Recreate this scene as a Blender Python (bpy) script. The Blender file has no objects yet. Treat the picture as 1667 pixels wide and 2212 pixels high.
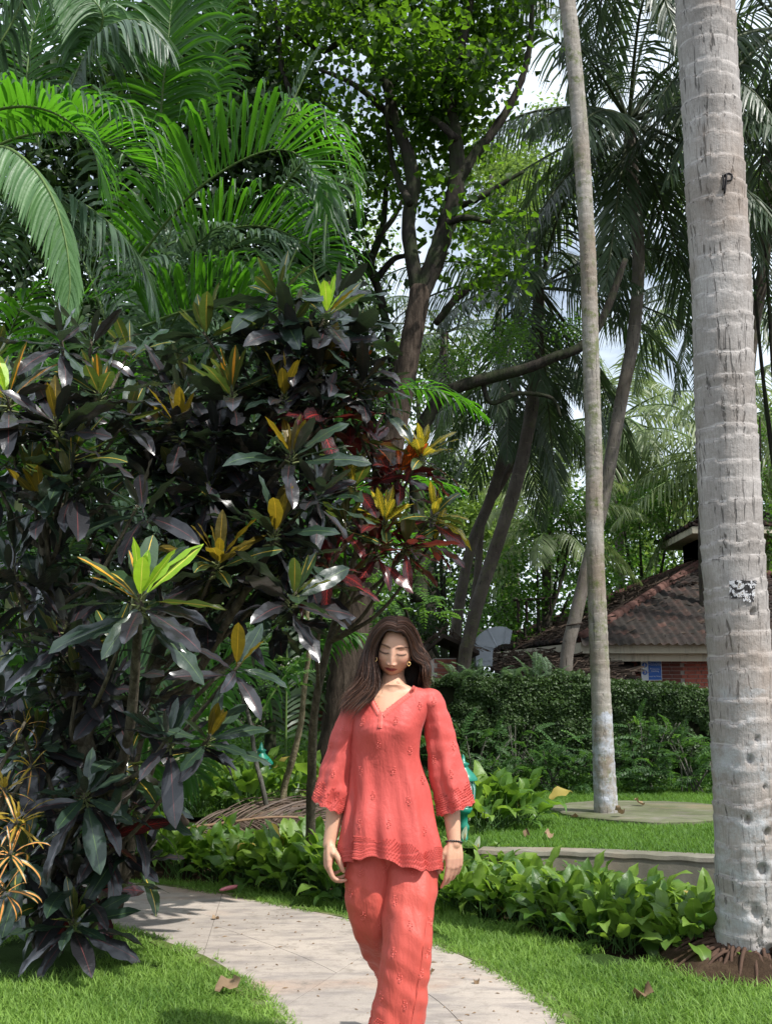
import bpy, bmesh, math, random
import numpy as np
from mathutils import Vector, Matrix, noise as mnoise
from mathutils.bvhtree import BVHTree

S = bpy.context.scene
rng = np.random.default_rng(7)
random.seed(7)
R = math.radians

# ---------------------------------------------------------------- camera, sky, sun, exposure
CAMH, PITCH, FPX = 1.37, R(9.72), 2300.0      # focal length in units of a picture 1667 wide
cd = bpy.data.cameras.new('camera'); cam = bpy.data.objects.new('camera', cd)
S.collection.objects.link(cam); S.camera = cam
cam.location = (0, 0, CAMH); cam.rotation_euler = (R(90) + PITCH, 0, 0)
cd.sensor_fit = 'VERTICAL'; cd.sensor_height = 36; cd.sensor_width = 27
cd.lens = FPX / 2212 * 36; cd.clip_end = 2000; cd.clip_start = 0.05
S.render.resolution_x, S.render.resolution_y = 771, 1024

SUN = Vector((0.46, -0.36, 0.80)).normalized()
sun_el = math.asin(SUN.z); sun_az = math.atan2(SUN.x, SUN.y)
W = bpy.data.worlds.new('World'); S.world = W; W.use_nodes = True
wt = W.node_tree; wt.nodes.clear()
def wn(t, **k):
    n = wt.nodes.new(t)
    for a, b in k.items(): setattr(n, a, b)
    return n
wo = wn('ShaderNodeOutputWorld'); bg = wn('ShaderNodeBackground')
sky = wn('ShaderNodeTexSky', sky_type='NISHITA', sun_disc=False)
sky.sun_elevation = sun_el; sky.sun_rotation = sun_az
sky.air_density = 1.2; sky.dust_density = 2.0
tc = wn('ShaderNodeTexCoord'); mp = wn('ShaderNodeMapping'); mp.inputs['Scale'].default_value = (1, 1, 2.2)
nz = wn('ShaderNodeTexNoise'); nz.inputs['Scale'].default_value = 3.2; nz.inputs['Detail'].default_value = 7; nz.inputs['Roughness'].default_value = 0.6
cr = wn('ShaderNodeValToRGB'); cr.color_ramp.elements[0].position = 0.30; cr.color_ramp.elements[1].position = 0.54
mx = wn('ShaderNodeMixRGB'); mx.inputs['Color2'].default_value = (9.0, 10.0, 11.2, 1)
wt.links.new(tc.outputs['Generated'], mp.inputs['Vector']); wt.links.new(mp.outputs['Vector'], nz.inputs['Vector'])
wt.links.new(nz.outputs['Fac'], cr.inputs['Fac']); wt.links.new(cr.outputs['Color'], mx.inputs['Fac'])
wt.links.new(sky.outputs['Color'], mx.inputs['Color1']); wt.links.new(mx.outputs['Color'], bg.inputs['Color'])
bg.inputs['Strength'].default_value = 0.095
wt.links.new(bg.outputs['Background'], wo.inputs['Surface'])

sl = bpy.data.lights.new('sun', 'SUN'); sl.energy = 4.4; sl.angle = R(0.9); sl.color = (1.0, 0.965, 0.91)
so = bpy.data.objects.new('sun', sl); S.collection.objects.link(so)
so.rotation_euler = SUN.to_track_quat('Z', 'Y').to_euler(); so.location = (8, -4, 20)

S.view_settings.view_transform = 'Standard'; S.view_settings.look = 'None'
S.view_settings.gamma = 1; S.view_settings.use_curve_mapping = False
S.view_settings.exposure = 0.55
S.cycles.max_bounces = 7; S.cycles.diffuse_bounces = 3; S.cycles.glossy_bounces = 2
S.cycles.transmission_bounces = 5; S.cycles.transparent_max_bounces = 6
S.cycles.sample_clamp_indirect = 6

# ---------------------------------------------------------------- helpers
SP, CP = math.sin(PITCH), math.cos(PITCH)
def U(px, py, D):
    "world point seen at (px, py) of the 1667 wide picture, D metres ahead of the camera"
    u = (px - 833.5) / FPX; v = (1106 - py) / FPX
    t = D / (CP - v * SP)
    return np.array([u * t, D, CAMH + (SP + v * CP) * t])
def G(px, py, z=0.0):
    "world point on the level z"
    u = (px - 833.5) / FPX; v = (1106 - py) / FPX
    t = (z - CAMH) / (SP + v * CP)
    return np.array([u * t, (CP - v * SP) * t, z])
A = np.array
def nrm(v):
    v = np.asarray(v, float); return v / (np.linalg.norm(v, axis=-1, keepdims=True) + 1e-12)
def gstep(a, b, x):
    t = np.clip((np.asarray(x, float) - a) / (b - a), 0, 1); return t * t * (3 - 2 * t)
def catmull(pts, n):
    "smooth curve through the points, n samples; works for any dimension"
    P = np.asarray(pts, float); m = len(P)
    if m == 2:
        t = np.linspace(0, 1, n)[:, None]; return P[0] * (1 - t) + P[1] * t
    Q = np.vstack([2 * P[0] - P[1], P, 2 * P[-1] - P[-2]])
    d = np.linalg.norm(np.diff(P[:, :3], axis=0), axis=1); cum = np.concatenate([[0], np.cumsum(d)])
    s = np.linspace(0, cum[-1], n); k = np.clip(np.searchsorted(cum, s, side='right') - 1, 0, m - 2)
    t = ((s - cum[k]) / (d[k] + 1e-9))[:, None]
    a, b, c, e = Q[k], Q[k + 1], Q[k + 2], Q[k + 3]
    return 0.5 * ((2 * b) + (-a + c) * t + (2 * a - 5 * b + 4 * c - e) * t**2 + (-a + 3 * b - 3 * c + e) * t**3)
def lerpk(x, xs, ys): return np.interp(x, xs, ys)
def vnoise(P, s=1.0, o=0.0):
    return np.array([mnoise.noise(Vector((p[0] * s + o, p[1] * s + o, p[2] * s))) for p in P])

class MB:
    "collects quads and triangles with a material index, one float and one uv per vertex"
    def __init__(s): s.v = []; s.q = []; s.t = []; s.qm = []; s.tm = []; s.a = []; s.uv = []; s.n = 0
    def add(s, V, Q=None, T=None, m=0, a=0.0, uv=None):
        V = np.asarray(V, float).reshape(-1, 3); k = len(V)
        s.v.append(V)
        s.a.append(np.broadcast_to(np.asarray(a, float), (k,)) if np.ndim(a) == 0 else np.asarray(a, float))
        s.uv.append(np.zeros((k, 2)) if uv is None else np.asarray(uv, float).reshape(-1, 2))
        if Q is not None and len(Q):
            Q = np.asarray(Q, int).reshape(-1, 4) + s.n; s.q.append(Q); s.qm.append(np.full(len(Q), m))
        if T is not None and len(T):
            T = np.asarray(T, int).reshape(-1, 3) + s.n; s.t.append(T); s.tm.append(np.full(len(T), m))
        s.n += k
    def grid(s, P, closed_u=False, m=0, a=0.0, uv=None, keep=None):
        "P[nv][nu][3]"
        P = np.asarray(P, float); nv, nu = P.shape[:2]
        i, j = np.meshgrid(np.arange(nv - 1), np.arange(nu if closed_u else nu - 1), indexing='ij')
        j2 = (j + 1) % nu
        Q = np.stack([i * nu + j, i * nu + j2, (i + 1) * nu + j2, (i + 1) * nu + j], -1).reshape(-1, 4)
        if keep is not None: Q = Q[np.asarray(keep).reshape(-1)]
        aa = a if np.ndim(a) == 0 else np.asarray(a).reshape(-1)
        if uv is None:
            uu, vv = np.meshgrid(np.linspace(0, 1, nu), np.linspace(0, 1, nv)); uv = np.stack([uu, vv], -1)
        s.add(P.reshape(-1, 3), Q, m=m, a=aa, uv=uv)
    def tube(s, pts, r, seg=8, m=0, a=0.0, caps=True, flat=None):
        P = np.asarray(pts, float); n = len(P); r = np.broadcast_to(np.asarray(r, float), (n,))
        T = nrm(np.gradient(P, axis=0)); up = A([0, 0, 1.0])
        if abs(T[0] @ up) > 0.9: up = A([1.0, 0, 0])
        X = nrm(np.cross(up, T[0])); fr = []
        for k in range(n):
            X = nrm(X - (X @ T[k]) * T[k]); fr.append(X)
        X = np.array(fr); Y = np.cross(T, X)
        th = np.linspace(0, 2 * np.pi, seg, endpoint=False)
        ring = P[:, None] + r[:, None, None] * (np.cos(th)[None, :, None] * X[:, None] + np.sin(th)[None, :, None] * Y[:, None])
        s.grid(ring, True, m, a)
        if caps:
            for e, k in ((0, 0), (n - 1, (n - 1) * seg)):
                b = s.n - n * seg if e == 0 else s.n - 1 - n * seg + 0
                base = s.n
                s.add([P[e]], m=m, a=a if np.ndim(a) == 0 else 0.0)
                off = base - (n * seg if e == 0 else n * seg + 1)
                ii = np.arange(seg); jj = (ii + 1) % seg
                tri = np.stack([off + k + ii, off + k + jj, np.full(seg, base)], -1)
                if e == 0: tri = tri[:, ::-1]
                s.t.append(tri); s.tm.append(np.full(seg, m))
        return s
    def box(s, c, d, rot=None, m=0, a=0.0, bevel=0.0):
        c = A(c, float) if not isinstance(c, np.ndarray) else c; d = np.asarray(d, float) / 2
        sg = A([[-1,-1,-1],[1,-1,-1],[1,1,-1],[-1,1,-1],[-1,-1,1],[1,-1,1],[1,1,1],[-1,1,1]], float)
        V = sg * d
        if bevel:
            V = np.concatenate([sg * (d - A([bevel, bevel, 0])), sg * (d - A([0, bevel, bevel])), sg * (d - A([bevel, 0, bevel]))])
            bm = bmesh.new(); vs = [bm.verts.new(v) for v in V]
            r = bmesh.ops.convex_hull(bm, input=vs); bm.verts.index_update(); bm.verts.ensure_lookup_table()
            V = A([v.co[:] for v in bm.verts]); T = [[v.index for v in f.verts] for f in bm.faces]; bm.free()
            if rot is not None: V = V @ A(rot).T
            s.add(V + c, T=T, m=m, a=a); return s
        if rot is not None: V = V @ A(rot).T
        s.add(V + c, Q=[[0,3,2,1],[4,5,6,7],[0,1,5,4],[1,2,6,5],[2,3,7,6],[3,0,4,7]], m=m, a=a); return s
    def mesh(s, name, mats, smooth=True, attr='rnd'):
        me = bpy.data.meshes.new(name)
        V = np.concatenate(s.v) if s.v else np.zeros((0, 3))
        q = np.concatenate(s.q) if s.q else np.zeros((0, 4), int); t = np.concatenate(s.t) if s.t else np.zeros((0, 3), int)
        nl = q.size + t.size; nf = len(q) + len(t)
        me.vertices.add(len(V)); me.vertices.foreach_set('co', V.astype(np.float32).ravel())
        me.loops.add(nl); lv = np.concatenate([q.ravel(), t.ravel()]).astype(np.int32)
        me.loops.foreach_set('vertex_index', lv)
        me.polygons.add(nf)
        st = np.concatenate([np.arange(len(q)) * 4, q.size + np.arange(len(t)) * 3]).astype(np.int32)
        me.polygons.foreach_set('loop_start', st)
        mi = np.concatenate([np.concatenate(s.qm) if s.qm else [], np.concatenate(s.tm) if s.tm else []]).astype(np.int32)
        me.update(calc_edges=True)
        me.polygons.foreach_set('material_index', mi)
        me.polygons.foreach_set('use_smooth', np.full(nf, bool(smooth)))
        at = me.attributes.new(attr, 'FLOAT', 'POINT'); at.data.foreach_set('value', np.concatenate(s.a).astype(np.float32))
        uvl = me.uv_layers.new(name='uv'); uv = np.concatenate(s.uv)[lv]
        uvl.data.foreach_set('uv', uv.astype(np.float32).ravel())
        for m in (mats if isinstance(mats, (list, tuple)) else [mats]): me.materials.append(m)
        me.validate(verbose=False)
        return me

COL = S.collection
def link(name, data, parent=None, loc=None, rot=None, scale=None):
    o = bpy.data.objects.new(name, data); COL.objects.link(o)
    if parent is not None: o.parent = parent
    if loc is not None: o.location = [float(x) for x in loc]
    if rot is not None: o.rotation_euler = rot
    if scale is not None: o.scale = scale if hasattr(scale, '__len__') else (scale,) * 3
    return o
def tag(o, label, cat, group=None, kind=None):
    if label: o['label'] = label
    if cat: o['category'] = cat
    if group: o['group'] = group
    if kind: o['kind'] = kind
    return o
def thing(name, label, cat, loc=(0, 0, 0), group=None):
    o = link(name, None, loc=loc); o.empty_display_size = 0.1
    return tag(o, label, cat, group)
def part(name, mb, mats, parent, smooth=True, kind=None, world=True):
    "mb holds world coordinates; moved into the parent's frame"
    me = mb.mesh(name, mats, smooth)
    if world and parent is not None:
        L = Vector(parent.location)
        if parent.parent is not None: L = L + parent.parent.location
        me.transform(Matrix.Translation(-L))
    o = link(name, me, parent)
    if kind: o['kind'] = kind
    return o
def structure(name, mb, mats, smooth=False):
    o = link(name, mb.mesh(name, mats, smooth)); o['kind'] = 'structure'; return o

# ---------------------------------------------------------------- materials
class NT:
    def __init__(s, name):
        s.m = bpy.data.materials.new(name); s.m.use_nodes = True; s.t = s.m.node_tree; s.t.nodes.clear()
        s.out = s.n('ShaderNodeOutputMaterial')
    def n(s, t, ins=None, **k):
        nd = s.t.nodes.new(t)
        for a, b in k.items(): setattr(nd, a, b)
        if ins:
            for a, b in ins.items():
                if isinstance(b, bpy.types.NodeSocket): s.t.links.new(b, nd.inputs[a])
                else: nd.inputs[a].default_value = b
        return nd
    def l(s, a, b): s.t.links.new(a, b)
    def noise(s, scale, detail=4, rough=0.55, vec=None, dist=0.0):
        return s.n('ShaderNodeTexNoise', {'Scale': scale, 'Detail': detail, 'Roughness': rough, 'Distortion': dist, **({'Vector': vec} if vec else {})}).outputs['Fac']
    def ramp(s, fac, stops):
        r = s.n('ShaderNodeValToRGB', {'Fac': fac}); e = r.color_ramp.elements
        e[0].position, e[1].position = stops[0][0], stops[-1][0]
        def c4(c): return (c, c, c, 1) if np.ndim(c) == 0 else (*c, 1)
        e[0].color, e[1].color = c4(stops[0][1]), c4(stops[-1][1])
        for p, c in stops[1:-1]:
            x = e.new(p); x.color = c4(c)
        return r.outputs['Color']
    def mix(s, f, a, b, mode='MIX'):
        def c4(c): return (*c, 1) if isinstance(c, tuple) and len(c) == 3 else c
        return s.n('ShaderNodeMixRGB', {'Fac': f, 'Color1': c4(a), 'Color2': c4(b)}, blend_type=mode).outputs['Color']
    def math(s, op, a, b=0.0, c=None):
        nd = s.n('ShaderNodeMath', {0: a, 1: b}, operation=op)
        if c is not None:
            if isinstance(c, bpy.types.NodeSocket): s.l(c, nd.inputs[2])
            else: nd.inputs[2].default_value = c
        return nd.outputs[0]
    def attr(s, name): return s.n('ShaderNodeAttribute', attribute_name=name).outputs['Fac']
    def pos(s): return s.n('ShaderNodeNewGeometry').outputs['Position']
    def obj(s): return s.n('ShaderNodeTexCoord').outputs['Object']
    def scaled(s, vec, sc): return s.n('ShaderNodeMapping', {'Vector': vec, 'Scale': sc}).outputs['Vector']
    def bump(s, h, strength, dist=0.01): return s.n('ShaderNodeBump', {'Height': h, 'Strength': strength, 'Distance': dist}).outputs['Normal']
    def bsdf(s, col, rough=0.7, spec=0.3, normal=None, **k):
        ins = {'Base Color': (*col, 1) if isinstance(col, tuple) and len(col) == 3 else col, 'Roughness': rough, 'Specular IOR Level': spec}
        if normal is not None: ins['Normal'] = normal
        for a, b in k.items(): ins[a.replace('_', ' ')] = b
        return s.n('ShaderNodeBsdfPrincipled', ins).outputs[0]
    def done(s, sh): s.l(sh, s.out.inputs['Surface']); return s.m

def leafmat(name, dark, light, tcol, trans=0.35, rough=0.45, spec=0.4, vein=None, vein_w=0.06, side=None, patch=0.9, back=None, bumpy=0.3, coat=0.0):
    "leaf with colour spread over the plant, optional coloured midrib and side veins (uv.x across, uv.y along), light through it"
    t = NT(name)
    r = t.math('FRACT', t.math('ADD', t.attr('rnd'), t.n('ShaderNodeObjectInfo').outputs['Random']))
    big = t.noise(patch, 2, 0.5, t.pos())
    f = t.math('ADD', t.math('MULTIPLY', r, 0.65), t.math('MULTIPLY', t.math('SUBTRACT', big, 0.5), 1.1)); f = t.math('ADD', f, 0.18)
    c = t.ramp(f, [(0.0, dark), (1.0, light)])
    tc_ = t.mix(0.45, tcol if isinstance(tcol, bpy.types.NodeSocket) else (*tcol, 1), c)
    if vein is not None:
        uv = t.n('ShaderNodeUVMap').outputs[0]; sp = t.n('ShaderNodeSeparateXYZ', {0: uv})
        ax = t.math('ABSOLUTE', t.math('SUBTRACT', sp.outputs[0], 0.5))
        w = t.noise(9, 2, 0.6, t.pos())
        mid = t.math('LESS_THAN', ax, t.math('MULTIPLY', w, vein_w))
        if side:
            k = t.math('ADD', t.math('MULTIPLY', sp.outputs[1], side[0]), t.math('MULTIPLY', ax, -side[1]))
            k = t.math('ABSOLUTE', t.math('SUBTRACT', t.math('FRACT', k), 0.5))
            sv = t.math('LESS_THAN', k, side[2])
            fade = t.math('LESS_THAN', ax, t.math('MULTIPLY', t.noise(6, 2, 0.6, t.pos()), side[3]))
            mid = t.math('MAXIMUM', mid, t.math('MULTIPLY', sv, fade))
        c = t.mix(mid, c, (*vein, 1)); tc_ = t.mix(mid, tc_, (*vein, 1))
    nb = t.bump(t.noise(28, 3, 0.6, t.pos()), bumpy, 0.01)
    if back is not None:
        bf = t.n('ShaderNodeNewGeometry').outputs['Backfacing']; c = t.mix(bf, c, (*back, 1))
    rr = t.math('ADD', rough - 0.1, t.math('MULTIPLY', t.noise(12, 3, 0.6, t.pos()), 0.25))
    a = t.bsdf(c, rr, spec * (.22 if coat else 1), nb, Coat_Weight=coat, Coat_Roughness=.19)
    b = t.n('ShaderNodeBsdfTranslucent', {'Color': tc_, 'Normal': nb}).outputs[0]
    return t.done(t.n('ShaderNodeMixShader', {0: trans, 1: a, 2: b}).outputs[0])

def plain(name, col, rough=0.7, spec=0.3, var=0.25, sc=6, bump=0.2, bs=40, **k):
    t = NT(name); n = t.noise(sc, 5, 0.6, t.pos())
    c = t.mix(n, tuple(x * (1 - var) for x in col), tuple(min(1, x * (1 + var)) for x in col))
    return t.done(t.bsdf(c, rough, spec, t.bump(t.noise(bs, 4, 0.6, t.pos()), bump, 0.01), **k))
# ---------------------------------------------------------------- ground, path, lawns, kerb
def ramp_level(D): return 0.30 * gstep(8.2, 10.0, D)
def soilmat():
    t = NT('soil'); n = t.noise(5, 8, 0.65, t.pos()); m = t.noise(60, 5, 0.7, t.pos())
    c = t.ramp(n, [(0.3, (0.028, 0.018, 0.012)), (0.55, (0.075, 0.048, 0.03)), (0.75, (0.14, 0.095, 0.06))])
    c = t.mix(t.math('MULTIPLY', m, 0.6), c, (0.03, 0.02, 0.012))
    return t.done(t.bsdf(c, 0.95, 0.1, t.bump(t.noise(35, 8, 0.7, t.pos()), 1.0, 0.03)))
M_SOIL = soilmat()
def turfmat():
    t = NT('turf'); n = t.noise(1.3, 6, 0.6, t.pos()); m = t.noise(45, 6, 0.7, t.pos())
    c = t.ramp(n, [(0.3, (0.035, 0.075, 0.015)), (0.6, (0.06, 0.13, 0.022)), (0.8, (0.10, 0.12, 0.035))])
    c = t.mix(t.math('MULTIPLY', m, 0.6), c, (0.03, 0.035, 0.012))
    return t.done(t.bsdf(c, 0.95, 0.1, t.bump(m, 1.0, 0.03)))
M_TURF = turfmat()

# path outline on the ground: inner (left/near) and outer (right/far) edges, in picture points put on level 0
inner_px = [(-700, 2010), (-300, 1975), (0, 1968), (90, 1972), (200, 1998), (330, 2034), (450, 2078), (540, 2140), (585, 2185), (615, 2225), (650, 2330), (690, 2600), (700, 3300)]
outer_px = [(-700, 1900), (-300, 1888), (60, 1895), (250, 1908), (350, 1920), (480, 1938), (600, 1962), (760, 1995), (900, 2035), (1010, 2080), (1110, 2130), (1190, 2190), (1240, 2240), (1310, 2330), (1480, 2600), (1700, 3300)]
IN = catmull([G(x, y)[:2].tolist() + [0] for x, y in inner_px], 160)
OUT = catmull([G(x, y)[:2].tolist() + [0] for x, y in outer_px], 160)
def poly_dist(P, C):
    "signed-less distance of points P (n,2) to polyline C"
    a = C[:-1, :2]; b = C[1:, :2]; d = b - a; L = (d**2).sum(1) + 1e-12
    best = np.full(len(P), 1e9)
    for k in range(len(a)):
        t = np.clip(((P - a[k]) @ d[k]) / L[k], 0, 1); q = a[k] + t[:, None] * d[k]
        best = np.minimum(best, ((P - q)**2).sum(1))
    return np.sqrt(best)
def inside(P, poly):
    P = np.asarray(P); x, y = P[:, 0], P[:, 1]; c = np.zeros(len(P), bool); n = len(poly)
    for i in range(n):
        x1, y1 = poly[i][0], poly[i][1]; x2, y2 = poly[i - 1][0], poly[i - 1][1]
        m = ((y1 > y) != (y2 > y)) & (x < (x2 - x1) * (y - y1) / ((y2 - y1) + 1e-12) + x1); c ^= m
    return c
PATH_POLY = np.vstack([IN[:, :2], OUT[::-1, :2]])

# ground: one sheet to the horizon; under everything
xs = np.concatenate([np.linspace(-160, -14, 14), np.arange(-13, 13.01, 0.35), np.linspace(14, 160, 14)])
ys = np.concatenate([np.linspace(-30, -1, 8), np.arange(0, 30, 0.35), np.linspace(31, 60, 20), np.linspace(70, 400, 12)])
X, Y = np.meshgrid(xs, ys)
KERB_PX = [(1030, 1837), (1060, 1838), (1250, 1841), (1420, 1848), (1567, 1856), (1700, 1868), (1950, 1895)]
KERB = catmull([G(x, y, 0.31)[:2].tolist() + [0] for x, y in KERB_PX], 40)   # front edge of the retaining kerb
def kerb_y(x): return np.interp(x, KERB[:, 0], KERB[:, 1])
def ground_z(x, y):
    x = np.asarray(x, float); y = np.asarray(y, float)
    base = 0.30 * gstep(8.3, 9.6, y)
    raised = np.where(y > kerb_y(x) + 0.5, 0.30, 0.0)
    w = (x > 1.0)
    return np.where(w, raised, base) - 0.0
Z = ground_z(X, Y) - 0.03 + 0.012 * np.sin(X * 2.1) * np.cos(Y * 1.7)
mb = MB(); mb.grid(np.stack([X, Y, Z], -1)); structure('ground', mb, M_SOIL, True)

# path: concrete slabs with open joints, mossy edging strips
def concretemat(name, a, b, moss=0.0):
    t = NT(name); P = t.pos()
    n = t.noise(1.1, 7, 0.6, P); st = t.noise(1.0, 6, 0.65, t.scaled(P, (3.0, 9.0, 3))); gr = t.noise(160, 3, 0.6, P)
    c = t.mix(t.ramp(n, [(0.35, 0.0), (0.68, 1.0)]), (*a, 1), (*b, 1))
    c = t.mix(t.ramp(st, [(0.48, 0.0), (0.62, 0.75)]), c, (a[0] * .72, a[1] * .72, a[2] * .76, 1))
    c = t.mix(t.ramp(t.noise(0.55, 5, 0.6, t.scaled(P, (1, 1.6, 1))), [(0.53, 0.0), (0.66, 0.75)]), c, (0.42, 0.27, 0.185, 1))
    c = t.mix(t.ramp(t.noise(14, 6, 0.75, P), [(0.50, 0.0), (0.68, 0.6)]), c, (0.22, 0.19, 0.16, 1))
    c = t.mix(t.ramp(t.noise(3.5, 8, 0.8, P), [(0.56, 0.0), (0.70, 0.6)]), c, (0.16, 0.14, 0.12, 1))
    c = t.mix(t.math('MULTIPLY', gr, 0.3), c, (a[0] * .6, a[1] * .6, a[2] * .6, 1))
    if moss:
        c = t.mix(t.ramp(t.noise(6, 6, 0.7, P), [(0.30, 0.0), (0.52, moss)]), c, (0.075, 0.11, 0.018, 1))
    h = t.math('ADD', gr, t.math('MULTIPLY', t.noise(22, 6, 0.7, P), 1.6))
    return t.done(t.bsdf(c, 0.85, 0.25, t.bump(h, 0.35, 0.006)))
M_PATH = concretemat('path_concrete', (0.33, 0.29, 0.255), (0.47, 0.405, 0.345))
M_EDGE = concretemat('mossy_edging', (0.20, 0.19, 0.13), (0.26, 0.24, 0.18), moss=0.95)
M_KERB = concretemat('weathered_concrete', (0.17, 0.155, 0.125), (0.30, 0.28, 0.24), moss=0.12)
M_SLAB = concretemat('mossy_slab', (0.10, 0.09, 0.07), (0.30, 0.27, 0.23), moss=0.45)

path_root = link('path', None); path_root['kind'] = 'structure'
def norm2(C):
    T = nrm(np.gradient(C[:, :2], axis=0)); return np.stack([-T[:, 1], T[:, 0]], -1)
EW = 0.075
NI, NO = norm2(IN), norm2(OUT)
sgn = 1 if ((OUT[80, :2] - IN[80, :2]) @ NI[80]) > 0 else -1
def across(i, o, f): return IN[i, :2] * (1 - f) + OUT[o, :2] * f
# cross joints picked as (index on inner edge, index on outer edge)
def nearest(C, px, py):
    g = G(px, py)[:2]; return int(np.argmin(((C[:, :2] - g)**2).sum(1)))
cuts = [(0, 0), (nearest(IN, -200, 1972), nearest(OUT, -250, 1887)), (nearest(IN, 180, 1992), nearest(OUT, 260, 1909)), (nearest(IN, 440, 2074), nearest(OUT, 480, 1938)),
        (nearest(IN, 600, 2200), nearest(OUT, 860, 2022)), (nearest(IN, 660, 2370), nearest(OUT, 1250, 2255)), (nearest(IN, 695, 2900), nearest(OUT, 1560, 2800)), (159, 159)]
def slab(i0, o0, i1, o1, f0=0.0, f1=1.0):
    nn, mm = 28, 14; gap = 0.0022
    ii = np.linspace(i0, i1, nn); oo = np.linspace(o0, o1, nn)
    k = np.arange(160)
    a = np.stack([np.interp(ii, k, IN[:, 0]), np.interp(ii, k, IN[:, 1])], -1); b = np.stack([np.interp(oo, k, OUT[:, 0]), np.interp(oo, k, OUT[:, 1])], -1)
    ff = np.linspace(f0, f1, mm)
    P = a[:, None] * (1 - ff[None, :, None]) + b[:, None] * ff[None, :, None]
    # jitter joints a little so that they read as cracks, shrink for the gap
    cx = P.mean((0, 1)); 
    for row, s_ in ((0, 1), (-1, -1)):
        d = nrm(P[1 if row == 0 else -2] - P[row]); w = 0.010 * np.sin(np.linspace(0, 9, mm) + i0)
        P[row] += d * (gap + 0 * w[:, None])
    for col in (0, -1):
        if (col == 0 and f0 > 0) or (col == -1 and f1 < 1):
            d = nrm(P[:, 1 if col == 0 else -2] - P[:, col]); P[:, col] += d * gap
    top = np.dstack([P, np.full(P.shape[:2], 0.022)])
    bot = top.copy(); bot[..., 2] = -0.06
    mb = MB(); mb.grid(top)
    for e in (slice(0, 1), slice(-1, None)):
        mb.grid(np.concatenate([top[e], bot[e]], 0))
        mb.grid(np.concatenate([top[:, e].transpose(1, 0, 2), bot[:, e].transpose(1, 0, 2)], 0))
    return part('slab', mb, M_PATH, path_root, smooth=False)
for (a, b), (c, d), f in zip(cuts[:-1], cuts[1:], [0.5, 0.45, 0.55, 0.42, 0.62, 0.5, 0.5]):
    if a >= 60 or True:
        slab(a, b, c, d, 0, f); slab(a, b, c, d, f, 1)
for C, sg in ((IN, -sgn), (OUT, sgn)):
    Nn = norm2(C) * sg; w = EW * (1 + 0.12 * np.sin(np.arange(160) * 0.9))[:, None]
    a = C[:, :2] + Nn * 0.004; b = C[:, :2] + Nn * w
    zt = 0.024 + 0.002 * np.sin(np.arange(160) * 1.3)
    top = np.stack([np.column_stack([a, zt]), np.column_stack([b, zt - 0.004])], 1); bot = top.copy(); bot[..., 2] = -0.05
    mb = MB(); mb.grid(top); mb.grid(np.stack([top[:, 0], bot[:, 0]], 1)); mb.grid(np.stack([top[:, 1], bot[:, 1]], 1))
    part('edging', mb, M_EDGE, path_root)

# retaining kerb
kr = thing('retaining_kerb', 'low weathered concrete retaining kerb between the leafy bed and the raised lawn', 'kerb', (3, 7.4, 0))
K = KERB[:, :2]; NK = norm2(K); NK = NK * np.sign(NK[:, 1:2])
prof = [(0.0, -0.05), (0.0, 0.04), (-0.05, 0.045), (-0.05, 0.06), (0.0, 0.075), (0.008, 0.27), (0.0, 0.285), (0.006, 0.31), (0.15, 0.318), (0.155, 0.1)]
P = np.stack([np.column_stack([K + NK * a, np.full(len(K), z)]) for a, z in prof], 1)
P[:, 5:8, 2] += 0.004 * np.sin(np.arange(len(K)) * 1.7)[:, None]
mb = MB(); mb.grid(P); part('kerb_body', mb, M_KERB, kr, smooth=False)

# round concrete slab in the raised lawn
sc_ = G(1400, 1752, 0.33); sr = G(1400 + 208, 1752, 0.33)[0] - sc_[0]
th = np.linspace(0, 2 * np.pi, 96, endpoint=False); rr = sr * (1 + 0.035 * np.sin(3 * th + .5) + 0.02 * np.sin(7 * th + 1) + .012 * np.sin(17 * th))
mb = MB(); rings = []
for f, z in ((0.001, 0.350), (0.4, 0.352), (0.8, 0.348), (0.975, 0.344), (1.0, 0.334), (1.0, 0.25)):
    rings.append(np.column_stack([sc_[0] + rr * f * np.cos(th), sc_[1] + rr * f * np.sin(th), np.full(96, z)]))
mb.grid(np.array(rings), True)
rs = link('concrete_slab', mb.mesh('concrete_slab', M_SLAB, False)); tag(rs, 'round flat mossy concrete slab set in the raised lawn behind the slim palm', 'slab')

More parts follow.
